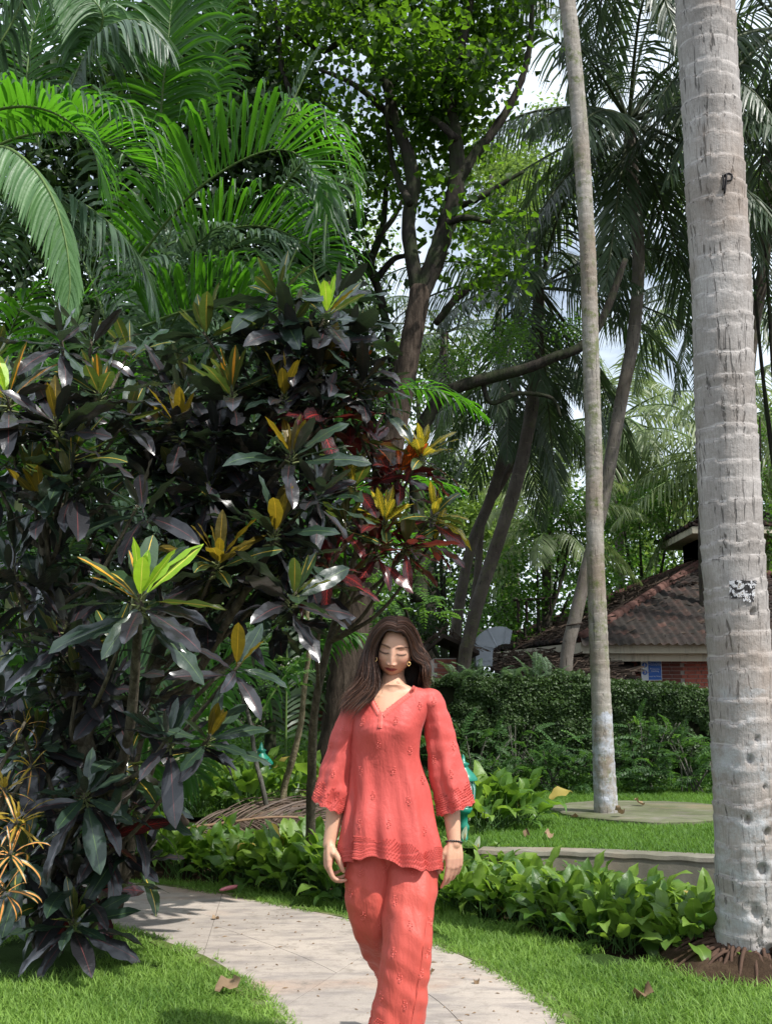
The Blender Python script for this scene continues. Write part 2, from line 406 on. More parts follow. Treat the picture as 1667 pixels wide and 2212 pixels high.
# ---- lawns: turf sheets and blades
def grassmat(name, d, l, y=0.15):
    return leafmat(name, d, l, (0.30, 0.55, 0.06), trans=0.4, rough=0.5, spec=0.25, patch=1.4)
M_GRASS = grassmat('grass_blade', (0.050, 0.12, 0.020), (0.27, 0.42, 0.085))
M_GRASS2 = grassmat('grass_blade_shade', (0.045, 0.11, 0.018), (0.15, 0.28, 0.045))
def blades(P, h, w, seed, lean=0.9, mbs=None, nseg=3):
    "P (n,3) roots; every blade a bent tapering strip"
    g = np.random.default_rng(seed); n = len(P)
    H = h * g.uniform(0.55, 1.25, n); az = g.uniform(0, 2 * np.pi, n); ln = g.uniform(0.25, 1.0, n) * lean
    dx = np.column_stack([np.cos(az), np.sin(az), np.zeros(n)]); sd = np.column_stack([-np.sin(az), np.cos(az), np.zeros(n)])
    tw = g.uniform(-0.8, 0.8, n)[:, None]; sd = nrm(sd * np.cos(tw) + dx * np.sin(tw))
    W_ = w * g.uniform(0.7, 1.2, n)
    rows = []
    for k in range(nseg + 1):
        t = k / nseg; a = ln * (0.35 + 1.15 * t)
        c = P + dx * (H * np.sin(a) * t)[:, None] + A([0, 0, 1.0]) * (H * np.cos(a * 0.8) * t)[:, None]
        ww = (W_ * (1 - t)**0.7 * 0.5)[:, None] if k < nseg else 0
        if k < nseg: rows += [c - sd * ww, c + sd * ww]
        else: rows += [c]
    V = np.stack(rows, 1); m = V.shape[1]; base = (np.arange(n) * m)[:, None]
    Q = np.concatenate([base + A([2 * k, 2 * k + 1, 2 * k + 3, 2 * k + 2]) for k in range(nseg - 1)])
    T = base + A([2 * nseg - 2, 2 * nseg - 1, 2 * nseg])
    mb = mbs or MB(); mb.add(V.reshape(-1, 3), Q, T, a=np.repeat(g.uniform(0, 1, n), m)); return mb
def scatter(x0, x1, y0, y1, n, seed):
    g = np.random.default_rng(seed); return np.column_stack([g.uniform(x0, x1, n), g.uniform(y0, y1, n)])
def thin(P, s, cut, seed, soft=0.15):
    nz_ = A([mnoise.noise(Vector((p[0] * s, p[1] * s, seed))) for p in P]); return P[nz_ > cut]
CROTON_SOIL = G(95, 2065)[:2]
PALM_SOIL = G(1590, 2085)[:2]
def off_soil(P):
    g = np.random.default_rng(3).uniform(-0.12, 0.12, len(P))
    d1 = np.hypot((P[:, 0] - CROTON_SOIL[0]) * 0.75, (P[:, 1] - CROTON_SOIL[1]) * 0.6) + g; d2 = np.hypot(P[:, 0] - PALM_SOIL[0], (P[:, 1] - PALM_SOIL[1]) * 0.7) + g
    return P[(d1 > 0.34) & (d2 > 0.36)]
bed_edge_px = [(330, 1925), (480, 1945), (620, 1968), (760, 1996)]
def lawn_sheet(name, poly, z, mat_):
    me = bpy.data.meshes.new(name); bm = bmesh.new()
    bm.faces.new([bm.verts.new((p[0], p[1], z)) for p in poly]); bmesh.ops.triangulate(bm, faces=bm.faces[:]); bm.to_mesh(me); bm.free()
    me.materials.append(mat_); o = link(name, me); o['kind'] = 'structure'; return o
# near left lawn
inn = IN[IN[:, 1] > 0.5]; Pn = inn[(inn[:, 1] < 8)][:, :2]
leftpoly = np.vstack([Pn + norm2(np.column_stack([Pn, Pn[:, 0]]))* 0 , [[Pn[-1][0], -3], [-9, -3], [-9, Pn[0][1]]]])
lawn_sheet('left_lawn', leftpoly, 0.003, M_TURF)
Q_ = scatter(-4.2, 0.6, 3.2, 7.2, 230000, 11)
Q_ = Q_[inside(Q_, leftpoly)]; Q_ = Q_[poly_dist(Q_, IN) > 0.05]; Q_ = off_soil(Q_)
vis = lambda P, m=0.25: P[np.abs(P[:, 0]) < P[:, 1] * 0.3624 + m]
Q_ = vis(Q_); Q_ = thin(Q_, 3.0, -0.42, 1.0)
mb = blades(np.column_stack([Q_, np.zeros(len(Q_))]), 0.056, 0.0066, 12, 1.35)
E_ = np.vstack([IN[:, :2] + NI * sgn * s_ * 1.0 for s_ in (-.06, -.03, -.005, .015)]); ge = np.random.default_rng(8); E_ = E_[ge.integers(0, len(E_), 9000)] + ge.normal(0, .022, (9000, 2)); E_ = vis(E_[(E_[:, 1] > 3) & (E_[:, 1] < 8)]); E_ = thin(E_, 4.0, -.1, 2.0)
blades(np.column_stack([E_, np.full(len(E_), .015)]), .045, .006, 13, 1.4, mb)
g1 = link('lawn_grass', mb.mesh('lawn_grass', M_GRASS)); tag(g1, 'sunlit thick short grass of the near lawn left of the path', 'grass', kind='stuff')
# strip of grass along the far edge of the path, and the near right lawn
right_px = [(1300, 2330), (1400, 2470), (1800, 2470), (1760, 2115), (1560, 2085), (1380, 2080), (1180, 2030), (1060, 1985), (950, 1950), (850, 1960), (740, 1955), (600, 1935), (480, 1915), (330, 1906), (330, 1916)]
rp = [G(x, y)[:2] for x, y in right_px]
oo = OUT[nearest(OUT, 345, 1919):nearest(OUT, 1290, 2300), :2]
rightpoly = np.vstack([oo, [G(1480, 2600)[:2], G(2300, 2600)[:2], G(2100, 2140)[:2]], [G(x, y)[:2] for x, y in right_px[3:-1]]])
lawn_sheet('right_lawn', rightpoly, 0.003, M_TURF)
Q_ = scatter(-2.6, 3.2, 3.6, 8.6, 300000, 21); Q_ = Q_[inside(Q_, rightpoly)]; Q_ = vis(Q_); Q_ = Q_[poly_dist(Q_, OUT) > 0.055]; Q_ = off_soil(Q_); Q_ = thin(Q_, 2.3, -0.35, 5.0)
mb = blades(np.column_stack([Q_, np.zeros(len(Q_))]), 0.062, 0.0066, 22, 1.25)
E_ = np.vstack([OUT[:, :2] - NO * sgn * s_ for s_ in (-.06, -.03, -.005, .015)]); E_ = E_[ge.integers(0, len(E_), 12000)] + ge.normal(0, .022, (12000, 2)); E_ = vis(E_[(E_[:, 1] > 3) & (E_[:, 1] < 9)]); E_ = thin(E_, 4.0, -.1, 7.0)
blades(np.column_stack([E_, np.full(len(E_), .015)]), .045, .006, 14, 1.4, mb)
g2 = link('lawn_grass', mb.mesh('lawn_grass', M_GRASS)); tag(g2, 'longer grass between the right edge of the path and the leafy bed', 'grass', kind='stuff')
# raised lawn behind the kerb
Q_ = scatter(0.2, 5.4, 7.4, 13.0, 150000, 31); Q_ = Q_[Q_[:, 1] > kerb_y(Q_[:, 0]) + 0.14]; Q_ = vis(Q_)
d = np.hypot(Q_[:, 0] - sc_[0], Q_[:, 1] - sc_[1]); Q_ = Q_[(d > sr * (0.93 + .1 * np.random.default_rng(2).random(len(d))))]
poly = [[0.2, 7.5]] + [[x, kerb_y(x) + 0.13] for x in np.linspace(0.4, 9, 30)] + [[9, 14], [0.2, 14]]
lawn_sheet('raised_lawn', poly, 0.308, M_TURF)
mb = blades(np.column_stack([Q_, np.full(len(Q_), 0.30)]), 0.050, 0.008, 32, 1.1, nseg=2)
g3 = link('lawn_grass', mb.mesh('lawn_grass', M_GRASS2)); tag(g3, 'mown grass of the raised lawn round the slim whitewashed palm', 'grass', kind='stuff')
# shaded lawn far left
lawn_sheet('far_lawn', [[-14, 9.7], [0.5, 9.7], [0.5, 34], [-14, 34]], 0.303, M_TURF)
Q_ = scatter(-6, 0.6, 9.7, 22, 120000, 41); Q_ = vis(Q_)
mb = blades(np.column_stack([Q_, np.full(len(Q_), 0.30)]), 0.05, 0.012, 42, 1.0, nseg=2)
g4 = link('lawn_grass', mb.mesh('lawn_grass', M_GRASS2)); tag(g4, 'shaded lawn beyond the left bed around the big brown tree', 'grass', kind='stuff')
# ---------------------------------------------------------------- materials for buildings
def brickmat(name, a, b):
    t = NT(name); r = t.n('ShaderNodeObjectInfo').outputs['Random']; P = t.pos()
    c = t.mix(r, (*a, 1), (*b, 1)); c = t.mix(t.ramp(t.noise(9, 6, 0.7, P), [(0.45, 0.0), (0.7, 0.6)]), c, (a[0] * .55, a[1] * .6, a[2] * .6, 1))
    return t.done(t.bsdf(c, 0.8, 0.25, t.bump(t.noise(70, 5, 0.7, P), 0.4, 0.006)))
M_BRICK = brickmat('red_brick', (0.36, 0.10, 0.07), (0.50, 0.16, 0.11))
M_BRICKD = brickmat('dark_brick', (0.16, 0.055, 0.04), (0.22, 0.075, 0.055))
M_MORTAR = plain('mortar', (0.42, 0.38, 0.35), 0.95, 0.1)
M_TILE = None
def tilemat():
    t = NT('clay_tile'); P = t.pos(); r = t.math('FRACT', t.math('ADD', t.n('ShaderNodeObjectInfo').outputs['Random'], t.attr('rnd')))
    c = t.ramp(r, [(0.0, (0.022, 0.018, 0.017)), (0.5, (0.042, 0.030, 0.027)), (0.88, (0.062, 0.037, 0.031)), (1.0, (0.11, 0.055, 0.043))])
    c = t.mix(t.ramp(t.noise(2.2, 7, 0.7, P), [(0.42, 0.85), (0.66, 0.0)]), c, (0.026, 0.024, 0.021, 1))
    c = t.mix(t.ramp(t.noise(5, 6, 0.7, P), [(0.62, 0.0), (0.72, 0.5)]), c, (0.14, 0.125, 0.10, 1))
    return t.done(t.bsdf(c, 0.9, 0.15, t.bump(t.noise(30, 6, 0.7, P), 0.6, 0.01)))
M_TILE = tilemat()
M_RIDGE = plain('ridge_tile', (0.10, 0.052, 0.042), 0.9, 0.15, var=0.45, sc=4)
M_CREAM = None
def creammat():
    t = NT('cream_paint'); P = t.pos(); s = t.noise(1.6, 6, 0.7, t.scaled(P, (3, 3, 0.5)))
    c = t.mix(t.ramp(s, [(0.50, 0.0), (0.68, 0.75)]), (0.52, 0.47, 0.36, 1), (0.13, 0.12, 0.10, 1))
    return t.done(t.bsdf(c, 0.8, 0.25, t.bump(t.noise(25, 5, 0.6, P), 0.3, 0.01)))
M_CREAM = creammat()
M_DARKWOOD = plain('dark_timber', (0.035, 0.025, 0.02), 0.8, 0.2)
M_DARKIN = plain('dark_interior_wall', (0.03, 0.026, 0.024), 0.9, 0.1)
M_LITTER = plain('dry_leaf_litter', (0.075, 0.055, 0.042), 0.95, 0.1, var=0.6, sc=25, bump=1.0, bs=30)

# ---------------------------------------------------------------- the tiled pavilion
pav = thing('tiled_pavilion', 'brick pavilion with dark clay tiled hipped roof and small cupola behind the creeper wall', 'building', (7, 26, 0.3))
EZ = 2.42
cor = [A([12.0, 21.2, EZ]), A([3.85, 21.2, EZ]), A([2.35, 26.5, EZ - .03]), A([3.85, 31, EZ]), A([12, 31, EZ]), A([13.6, 26.1, EZ])]
apex = A([7.95, 26.1, 4.62])
# underlay of the roof, soffit, fascia
mb = MB()
for i in range(6):
    a, b = cor[i], cor[(i + 1) % 6]; mb.add([a, b, apex - [0, 0, .02]], T=[[0, 1, 2]])
part('roof_deck', mb, M_DARKWOOD, pav, False)
mb = MB()
for i in range(6):
    a, b = cor[i], cor[(i + 1) % 6]; c0 = A([7.9, 26.1, EZ]); ia, ib = a + (c0 - a) * 0.012, b + (c0 - b) * 0.012
    h = A([0, 0, -0.25]); u_ = A([0, 0, -0.035])
    mb.add([a + u_, b + u_, b + h, a + h, ia + u_, ib + u_, ib + h, ia + h], Q=[[0, 1, 2, 3], [4, 5, 6, 7], [3, 2, 6, 7], [0, 1, 5, 4]])
    ia2, ib2 = a + (c0 - a) * 0.05, b + (c0 - b) * 0.05
    mb.add([ia2 + [0, 0, -.25], ib2 + [0, 0, -.25], ib2 + [0, 0, -.40], ia2 + [0, 0, -.40]], Q=[[0, 1, 2, 3]])
    mb.add([ia + h + [0, 0, .002], ib + h + [0, 0, .002], ib2 + h + [0, 0, .002], ia2 + h + [0, 0, .002]], Q=[[0, 1, 2, 3]])
part('fascia', mb, M_CREAM, pav, False)
# interlocking tiles of the front slope: each an s-shaped piece
def tile_mesh():
    mb = MB(); nu = 6; L, Wd = 0.235, 0.18
    u_ = np.linspace(0, 1, nu); prof_ = 0.020 * np.sin(u_ * 2 * np.pi + 0.5) + 0.012
    P = np.zeros((4, nu, 3))
    for r_, (y, dz) in enumerate(((0, -0.03), (0, 0.034), (L * .5, 0.010), (L, -0.022))):
        P[r_, :, 0] = (u_ - 0.5) * Wd; P[r_, :, 1] = y; P[r_, :, 2] = prof_ * (1 if r_ else 1) + dz
    mb.grid(P); return mb.mesh('tile', M_TILE, True)
TM = tile_mesh(); tile_V = A([v.co[:] for v in TM.vertices]); tile_Q = A([list(p.vertices) for p in TM.polygons])
def slope_frame(a, b, top):
    x = nrm(b - a); n = nrm(np.cross(x, top - a)); n = n if n[2] > 0 else -n; y = np.cross(n, x)
    if y[2] < 0: y = -y
    return x, y, n
def tile_slope(a, b, top, cut=None, rowh=0.205, colw=0.17):
    x, y, n = slope_frame(a, b, top); L = np.linalg.norm(b - a); H = (top - a) @ y; tx = (top - a) @ x; out = []
    r_ = 0
    while r_ * rowh < H - 0.15:
        h = r_ * rowh; l0 = tx * h / H; l1 = L + (tx - L) * h / H
        k = math.ceil(l0 / colw)
        while k * colw < l1:
            jit = rng.normal(0, 0.008, 3)
            out.append((a + x * (k * colw + 0.085) + y * (h + jit[1]) + n * (0.03 + abs(jit[2]) * 0.7) - y * 0.03, x, y, n)); k += 1
        r_ += 1
    return out
def place_tiles(lst, limit):
    def key(q): return -1 if (q[0][0] < 7.8) else 1
    lst = sorted(lst, key=lambda q: (q[0][0] > 7.9, q[0][1]))
    for p, x, y, n in lst[:limit]:
        n2 = nrm(n + y * rng.normal(0, 0.04)); y2 = np.cross(n2, x)
        M = Matrix(((x[0], y2[0], n2[0]), (x[1], y2[1], n2[1]), (x[2], y2[2], n2[2])))
        o = link('tile', TM, pav, loc=p - A(pav.location)); o.rotation_euler = M.to_euler()
    mb = MB()
    for p, x, y, n in lst[limit:]:
        mb.add(tile_V @ A([x, y, n]) + p, tile_Q, a=rng.random())
    return mb
mbt = place_tiles(tile_slope(cor[0], cor[1], apex), 290)
for i in (1, 2, 5):
    for p, x, y, n in tile_slope(cor[i], cor[(i + 1) % 6], apex): mbt.add(tile_V @ A([x, y, n]) + p, tile_Q, a=rng.random())
part('tiles', mbt, M_TILE, pav, True, kind='stuff')
# hip ridges: half round tiles one over the other
mb = MB()
k_ = 0
for i in (1, 2, 0, 3):
    a = cor[i] + A([0, 0, .05]); b = apex + A([0, 0, .05]); L = np.linalg.norm(b - a); n_ = int(L / 0.34)
    for k in range(n_):
        p0 = a + (b - a) * (k / n_); p1 = a + (b - a) * ((k + 1.12) / n_)
        t_ = np.linspace(0, 1, 3)[:, None]; m2 = MB(); m2.tube(p0 + (p1 - p0) * t_, [0.125, 0.115, 0.105], 8)
        if i == 1:
            o = part('ridge_tile', m2, M_RIDGE, pav)
        else:
            mb.tube(p0 + (p1 - p0) * t_, [0.125, 0.115, 0.105], 8)
part('ridge', mb, M_RIDGE, pav)
# dry palm litter on the left slope
def twigs(mb, a, b, top, n, seed, ln=0.7, h=0.05):
    g = np.random.default_rng(seed); x, y, nn = slope_frame(a, b, top)
    for k in range(n):
        u1, v1 = g.uniform(0, 1), g.beta(1, 1.6)
        p = (a * (1 - u1) + b * u1) * (1 - v1) + top * v1 + nn * (0.06 + g.uniform(0, h))
        d = nrm(x * g.normal(0, 1) + y * g.normal(0, .6) + nn * g.normal(0, .06)) * g.uniform(.15, ln)
        s_ = np.cross(nn, nrm(d)) * g.uniform(.006, .02)
        mb.add([p - s_, p + s_, p + d + s_ * .3 + nn * g.uniform(-.03, .05), p + d - s_ * .3], Q=[[0, 1, 2, 3]], a=g.random())
mb = MB(); twigs(mb, cor[1], cor[2], apex, 1500, 5, 0.6, 0.07); twigs(mb, cor[0], cor[1], apex, 160, 6, 0.35, 0.03)
part('leaf_litter', mb, M_LITTER, pav, False, kind='stuff')
# walls
def wallbox(mb, x0, x1, y0, y1, z0, z1): mb.box(A([(x0 + x1) / 2, (y0 + y1) / 2, (z0 + z1) / 2]), [x1 - x0, y1 - y0, z1 - z0])
WY = 22.1
mb = MB(); wallbox(mb, 5.35, 11.8, WY, WY + .25, 0.2, 2.2); wallbox(mb, 11.6, 11.8, WY + .25, 30, 0.2, 2.2); wallbox(mb, 4.6, 11.6, 29.8, 30, .2, 2.2)
part('wall', mb, M_MORTAR, pav, False)
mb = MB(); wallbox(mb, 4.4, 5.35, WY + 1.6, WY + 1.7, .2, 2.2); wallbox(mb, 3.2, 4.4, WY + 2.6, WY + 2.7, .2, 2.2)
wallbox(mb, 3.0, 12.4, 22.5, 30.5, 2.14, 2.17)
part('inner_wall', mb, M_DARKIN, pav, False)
# bricks of the front wall in view, each a piece: alternating long and short
br_long = MB(); br_long.box(A([0, 0, 0]), [0.215, 0.02, 0.066]); BL = br_long.mesh('brick', M_BRICK, False)
br_short = MB(); br_short.box(A([0, 0, 0]), [0.10, 0.02, 0.066]); BS = br_short.mesh('brick', M_BRICK, False)
rows = 0
bz = 2.16 - 0.04
cnt = 0
for r_ in range(12):
    x = 6.12 if r_ % 2 == 0 else 6.06; z = bz - r_ * 0.078; j = r_ % 2
    while x < 8.1:
        long_ = (j % 2 == 0); w = 0.215 if long_ else 0.10
        o = link('brick', BL if long_ else BS, pav, loc=A([x + w / 2, WY - 0.012 + rng.normal(0, .0015), z]) - A(pav.location)); cnt += 1
        x += w + 0.013; j += 1
        if j % 5 == 4: j += 0
# darker bricks left of the sign, round the arched doorway
BLD = BL.copy(); BLD.materials.clear(); BLD.materials.append(M_BRICKD)
for r_ in range(12):
    x = 5.36 + (r_ % 2) * .05; z = bz - r_ * 0.078
    while x < 6.0:
        o = link('brick', BLD, pav, loc=A([x + .108, WY - 0.012, z]) - A(pav.location)); x += .228
# arched doorway with a ring of voussoirs, dark inside
ac = U(1311, 1468, WY - .05); ar = 0.56
mbp = MB()
for s_ in (0,):
    th = np.linspace(0, np.pi, 20)
    o_ = A([[ac[0] + 0.95 * math.copysign(min(1, abs(math.cos(t)) * 1.0), math.cos(t)) * 1.0, WY, 2.2] for t in th])
    i_ = A([[ac[0] + ar * math.cos(t), WY, ac[2] + ar * math.sin(t)] for t in th])
    o_[:, 2] = np.maximum(i_[:, 2], 2.2)
    P = np.stack([i_, o_], 0); P2 = P.copy(); P2[..., 1] += .25
    mbp.grid(P); mbp.grid(np.stack([i_, i_ + [0, .25, 0]], 0))
    for sx in (-1, 1):
        x0 = ac[0] + sx * ar; x1 = ac[0] + sx * .95
        mbp.add([[x0, WY, .2], [x1, WY, .2], [x1, WY, ac[2]], [x0, WY, ac[2]]], Q=[[0, 1, 2, 3]])
        mbp.add([[x0, WY, .2], [x0, WY + .25, .2], [x0, WY + .25, ac[2]], [x0, WY, ac[2]]], Q=[[0, 1, 2, 3]])
        mbp.add([[x1, WY, ac[2]], [x1, WY, 2.2], [x1 - sx * .001, WY, 2.2], [x1 - sx * .001, WY, ac[2]]], Q=[[0, 1, 2, 3]])
part('door_arch', mbp, M_DARKIN, pav, False)
for k in range(15):
    t = np.pi * (k + .5) / 15; m2 = MB(); rot = A([[math.cos(t), 0, -math.sin(t)], [0, 1, 0], [math.sin(t), 0, math.cos(t)]])
    m2.box(A([ac[0] + (ar + .075) * math.cos(t), WY - .02, ac[2] + (ar + .075) * math.sin(t)]), [0.14, 0.05, 0.105], rot); part('brick', m2, M_BRICKD, pav, False)
for sx in (-1, 1):
    for k in range(3):
        m2 = MB(); m2.box(A([ac[0] + sx * (ar + .075), WY - .02, ac[2] - .06 - k * .115]), [0.14, 0.05, 0.1]); part('brick', m2, M_BRICKD, pav, False)
m2 = MB(); p = U(1309, 1415, 22.0); m2.box(p, [0.42, .05, .13]); part('door_plate', m2, plain('grey_plate', (0.28, 0.28, 0.27)), pav, False)
# cupola
for px in (1497, 1640):
    for yy in (25.3, 26.9):
        mb = MB(); p = U(px, 1180, yy); wallbox(mb, p[0] - .09, p[0] + .09, yy - .09, yy + .09, 3.9, 5.45); mb = MB(); wallbox(mb, 7.55, 9.0, 25.6, 26.9, 4.2, 5.45); part('cupola_vent', mb, M_DARKIN, pav, False)
q = [A([7.15, 24.6, 5.25]), A([9.9, 24.6, 5.25]), A([9.9, 27.6, 5.25]), A([7.15, 27.6, 5.25])]; ct = A([8.5, 26.1, 5.95])
mb = MB()
for i in range(4):
    a, b = q[i], q[(i + 1) % 4]; mb.add([a, b, ct], T=[[0, 1, 2]])
part('cupola_deck', mb, M_DARKWOOD, pav, False)
mb = MB()
for i in range(4):
    a, b = q[i], q[(i + 1) % 4]; c0 = A([8.5, 26.1, 5.25]); ia, ib = a + (c0 - a) * .05, b + (c0 - b) * .05; h = A([0, 0, -.17])
    mb.add([a + [0, 0, -.01], b + [0, 0, -.01], b + h, a + h, ia + h, ib + h], Q=[[0, 1, 2, 3], [3, 2, 5, 4]])
    mb.add([ia + h, ib + h, c0 + h + (b - c0) * .3, c0 + h + (a - c0) * .3], Q=[[0, 1, 2, 3]])
part('cupola_fascia', mb, M_CREAM, pav, False)
mb = MB()
for i in range(4):
    for p, x, y, n in tile_slope(q[i], q[(i + 1) % 4], ct): mb.add(tile_V @ A([x, y, n]) + p, tile_Q, a=rng.random())
part('cupola_tiles', mb, M_TILE, pav, True, kind='stuff')
# lower lean-to with litter left of the arch
a_, b_, t_ = A([2.3, 19.6, 1.62]), A([4.6, 19.9, 1.62]), A([3.7, 22.6, 2.12])
lt = thing('lean_to_roof', 'low sloping tiled roof heaped with dry palm litter under the pavilion eave', 'roof', (3.2, 20.5, 1.6))
mb = MB(); c_ = A([5.2, 22.6, 2.1]); d_ = A([2.0, 22.6, 2.1])
mb.add([a_, b_, c_, d_, a_ - [0, 0, .06], b_ - [0, 0, .06], c_ - [0, 0, .06], d_ - [0, 0, .06]], Q=[[0, 1, 2, 3], [4, 5, 6, 7], [0, 1, 5, 4], [1, 2, 6, 5], [0, 3, 7, 4]]); part('deck', mb, M_DARKWOOD, lt, False)
mb = MB()
for p, x, y, n in tile_slope(a_, b_, t_): mb.add(tile_V @ A([x, y, n]) + p, tile_Q, a=rng.random())
part('tiles', mb, M_TILE, lt, True, kind='stuff')
mb = MB(); twigs(mb, a_, b_, t_, 900, 8, .6, .12); twigs(mb, d_, a_, t_, 500, 9, .6, .12); part('leaf_litter', mb, M_LITTER, lt, False, kind='stuff')
mb = MB(); wallbox(mb, 2.5, 2.65, 20.2, 20.35, .3, 1.7); wallbox(mb, 4.3, 4.45, 20.2, 20.35, .3, 1.7); wallbox(mb, 2.2, 4.7, 21.6, 21.7, .3, 1.95); part('support', mb, M_DARKIN, lt, False)
# timber railing frame on the roof ridge
rf = thing('roof_frame', 'rusty brown timber frame standing on the roof behind the forked palm', 'frame', U(1150, 1330, 24.2))
for x0, y0, x1, y1, rr in ((1108, 1297, 1200, 1291, .03), (1118, 1297, 1120, 1345, .04), (1136, 1297, 1138, 1345, .03), (1188, 1293, 1190, 1330, .03)):
    mb = MB(); mb.tube([U(x0, y0, 24.2), U(x1, y1, 24.2)], rr, 4); part('rail', mb, M_DARKWOOD, rf, False)

# sign
def emis_free(name, col, rough=0.5): return plain(name, col, rough, 0.4, var=0.05, bump=0.02)
M_SW = emis_free('sign_white', (0.62, 0.66, 0.68)); M_SB = emis_free('sign_blue', (0.012, 0.10, 0.42)); M_SBD = emis_free('sign_dark_blue', (0.02, 0.06, 0.18))
tl, br_ = U(1383, 1425, 21.9), U(1429, 1470, 21.9)
cx, cz_ = (tl[0] + br_[0]) / 2, (tl[2] + br_[2]) / 2; w_, h_ = br_[0] - tl[0], (tl[2] - br_[2])
sg = thing('safety_sign', 'blue and white protective clothing notice standing beside the arched doorway', 'sign', (cx, 21.9, cz_))
mb = MB(); mb.box(A([cx, 21.9, cz_]), [w_, .015, h_]); part('board', mb, M_SW, sg, False)
mb = MB(); mb.box(A([cx + w_ * .16, 21.889, cz_]), [w_ * .62, .006, h_ * .93]); part('blue_panel', mb, M_SB, sg, False)
for k, zz in enumerate((.24, -.12)):
    mb = MB(); th = np.linspace(0, 2 * np.pi, 20, endpoint=False); c0 = A([cx - w_ * .33, 21.886, cz_ + h_ * zz])
    mb.add([c0] + [c0 + A([math.cos(t), 0, math.sin(t)]) * w_ * .125 for t in th], T=[[0, 1 + (i + 1) % 20, 1 + i] for i in range(20)]); pc = part('pictogram', mb, M_SB, sg, False)
    mb = MB()
    if k == 0: mb.box(c0 + [0, -.004, .01], [.012, .003, .055]); mb.box(c0 + [0, -.004, -.034], [.012, .003, .012])
    else:
        mb.box(c0 + [0, -.004, .032], [.016, .003, .016]); mb.tube([c0 + [-.02, -.005, -.04], c0 + [0, -.005, .02]], .005, 4); mb.tube([c0 + [.02, -.005, -.04], c0 + [0, -.005, .02]], .005, 4)
    me = mb.mesh('symbol', M_SW, False); me.transform(Matrix.Translation(-Vector(sg.location))); o = link('symbol', me, pc)
def lettering(text, parent, loc, size, mat_, rotz=0.0, name='lettering'):
    c = bpy.data.curves.new(name, 'FONT'); c.body = text; c.size = size; c.align_x = 'CENTER'; c.align_y = 'CENTER'; c.extrude = 0.0008; c.materials.append(mat_); c.space_line = 0.9
    t_ = bpy.data.objects.new('tmp', c); COL.objects.link(t_); bpy.context.view_layer.update()
    me = bpy.data.meshes.new_from_object(t_.evaluated_get(bpy.context.evaluated_depsgraph_get())); bpy.data.objects.remove(t_); me.materials.clear(); me.materials.append(mat_)
    o = link(name, me, parent, loc=A(loc) - A(parent.location)); o.rotation_euler = (R(90), 0, rotz); return o
lettering('This is a Food\nProcessing Area', sg, (cx + w_ * .16, 21.884, cz_ + h_ * .30), .040, M_SW)
lettering('Protective\nClothing', sg, (cx + w_ * .16, 21.884, cz_ - h_ * .0), .046, M_SW)
lettering('must be Worn', sg, (cx + w_ * .16, 21.884, cz_ - h_ * .30), .042, M_SW)

# galvanised exhaust duct
M_GALV = plain('galvanised_steel', (0.24, 0.26, 0.28), 0.42, 0.5, var=0.25, sc=5, Metallic=0.75)
dt = thing('exhaust_duct', 'bent galvanised metal exhaust duct rising above the small brick hut', 'duct', U(1045, 1430, 20.5))
cl = A([U(x, y, 20.5) for x, y in ((1043, 1440), (1043, 1412), (1046, 1392), (1058, 1380), (1078, 1374), (1100, 1378))]); cl[:, 0] += 0
C_ = catmull(cl, 24); T_ = nrm(np.gradient(C_, axis=0)); Sx = A([0, 1.0, 0])
wd = np.interp(np.linspace(0, 1, 24), [0, .3, .5, .8, 1], [.15, .16, .19, .17, .13])
P = []
for k in range(24):
    n_ = np.cross(Sx, T_[k]); P.append([C_[k] + n_ * wd[k] + Sx * .26, C_[k] + n_ * wd[k] - Sx * .26, C_[k] - n_ * wd[k] - Sx * .26, C_[k] - n_ * wd[k] + Sx * .26])
mb = MB(); mb.grid(np.array(P), True); part('duct_elbow', mb, M_GALV, dt, False)
mb = MB(); c0 = A(P[2]); 
for k in (2, 8, 14, 20):
    c = A(P[k]); m_ = c.mean(0); mb.grid(np.array([m_ + (c - m_) * 1.001, m_ + (c - m_) * 1.07, m_ + (A(P[k + 1]) - A(P[k + 1]).mean(0)) * 1.07 + T_[k] * .02, m_ + (c - m_) * 1.001 + T_[k] * .025]), True)
part('flange', mb, M_GALV, dt, False)

# small brick hut
ht = thing('brick_hut', 'small dark red brick hut with low tiled gable roof left of the metal duct', 'hut', U(955, 1470, 19.0))
x0, x1 = U(937, 1450, 19)[0], U(985, 1450, 19)[0]
mb = MB(); wallbox(mb, x0, x1, 19, 20.5, .3, 2.0); part('wall', mb, M_MORTAR, ht, False)
BL2 = BL.copy(); BL2.materials.clear(); BL2.materials.append(brickmat('hut_brick', (0.21, 0.07, 0.05), (0.28, 0.10, 0.075)))
for r_ in range(12):
    x = x0 + (r_ % 2) * .06
    while x < x1 - .1:
        link('brick', BL2, ht, loc=A([x + .108 if x + .216 < x1 else x1 - .108, 18.99, 1.95 - r_ * .078]) - A(ht.location)); x += .228
pk = U(955, 1372, 19.2); l_ = U(918, 1402, 19.2); r2 = U(1030, 1408, 19.2)
mb = MB()
for a, b in ((l_, pk), (pk, r2)):
    b2, a2 = b + [0, 2.2, 0], a + [0, 2.2, 0]; a0, b0 = a - [0, .5, 0], b - [0, .5, 0]; dn = A([0, 0, -.07])
    mb.add([a0, b0, b2, a2, a0 + dn, b0 + dn, b2 + dn, a2 + dn], Q=[[0, 1, 2, 3], [4, 5, 6, 7], [0, 1, 5, 4], [2, 3, 7, 6], [1, 2, 6, 5], [3, 0, 4, 7]])
part('roof', mb, M_DARKWOOD, ht, False)
mb = MB(); 
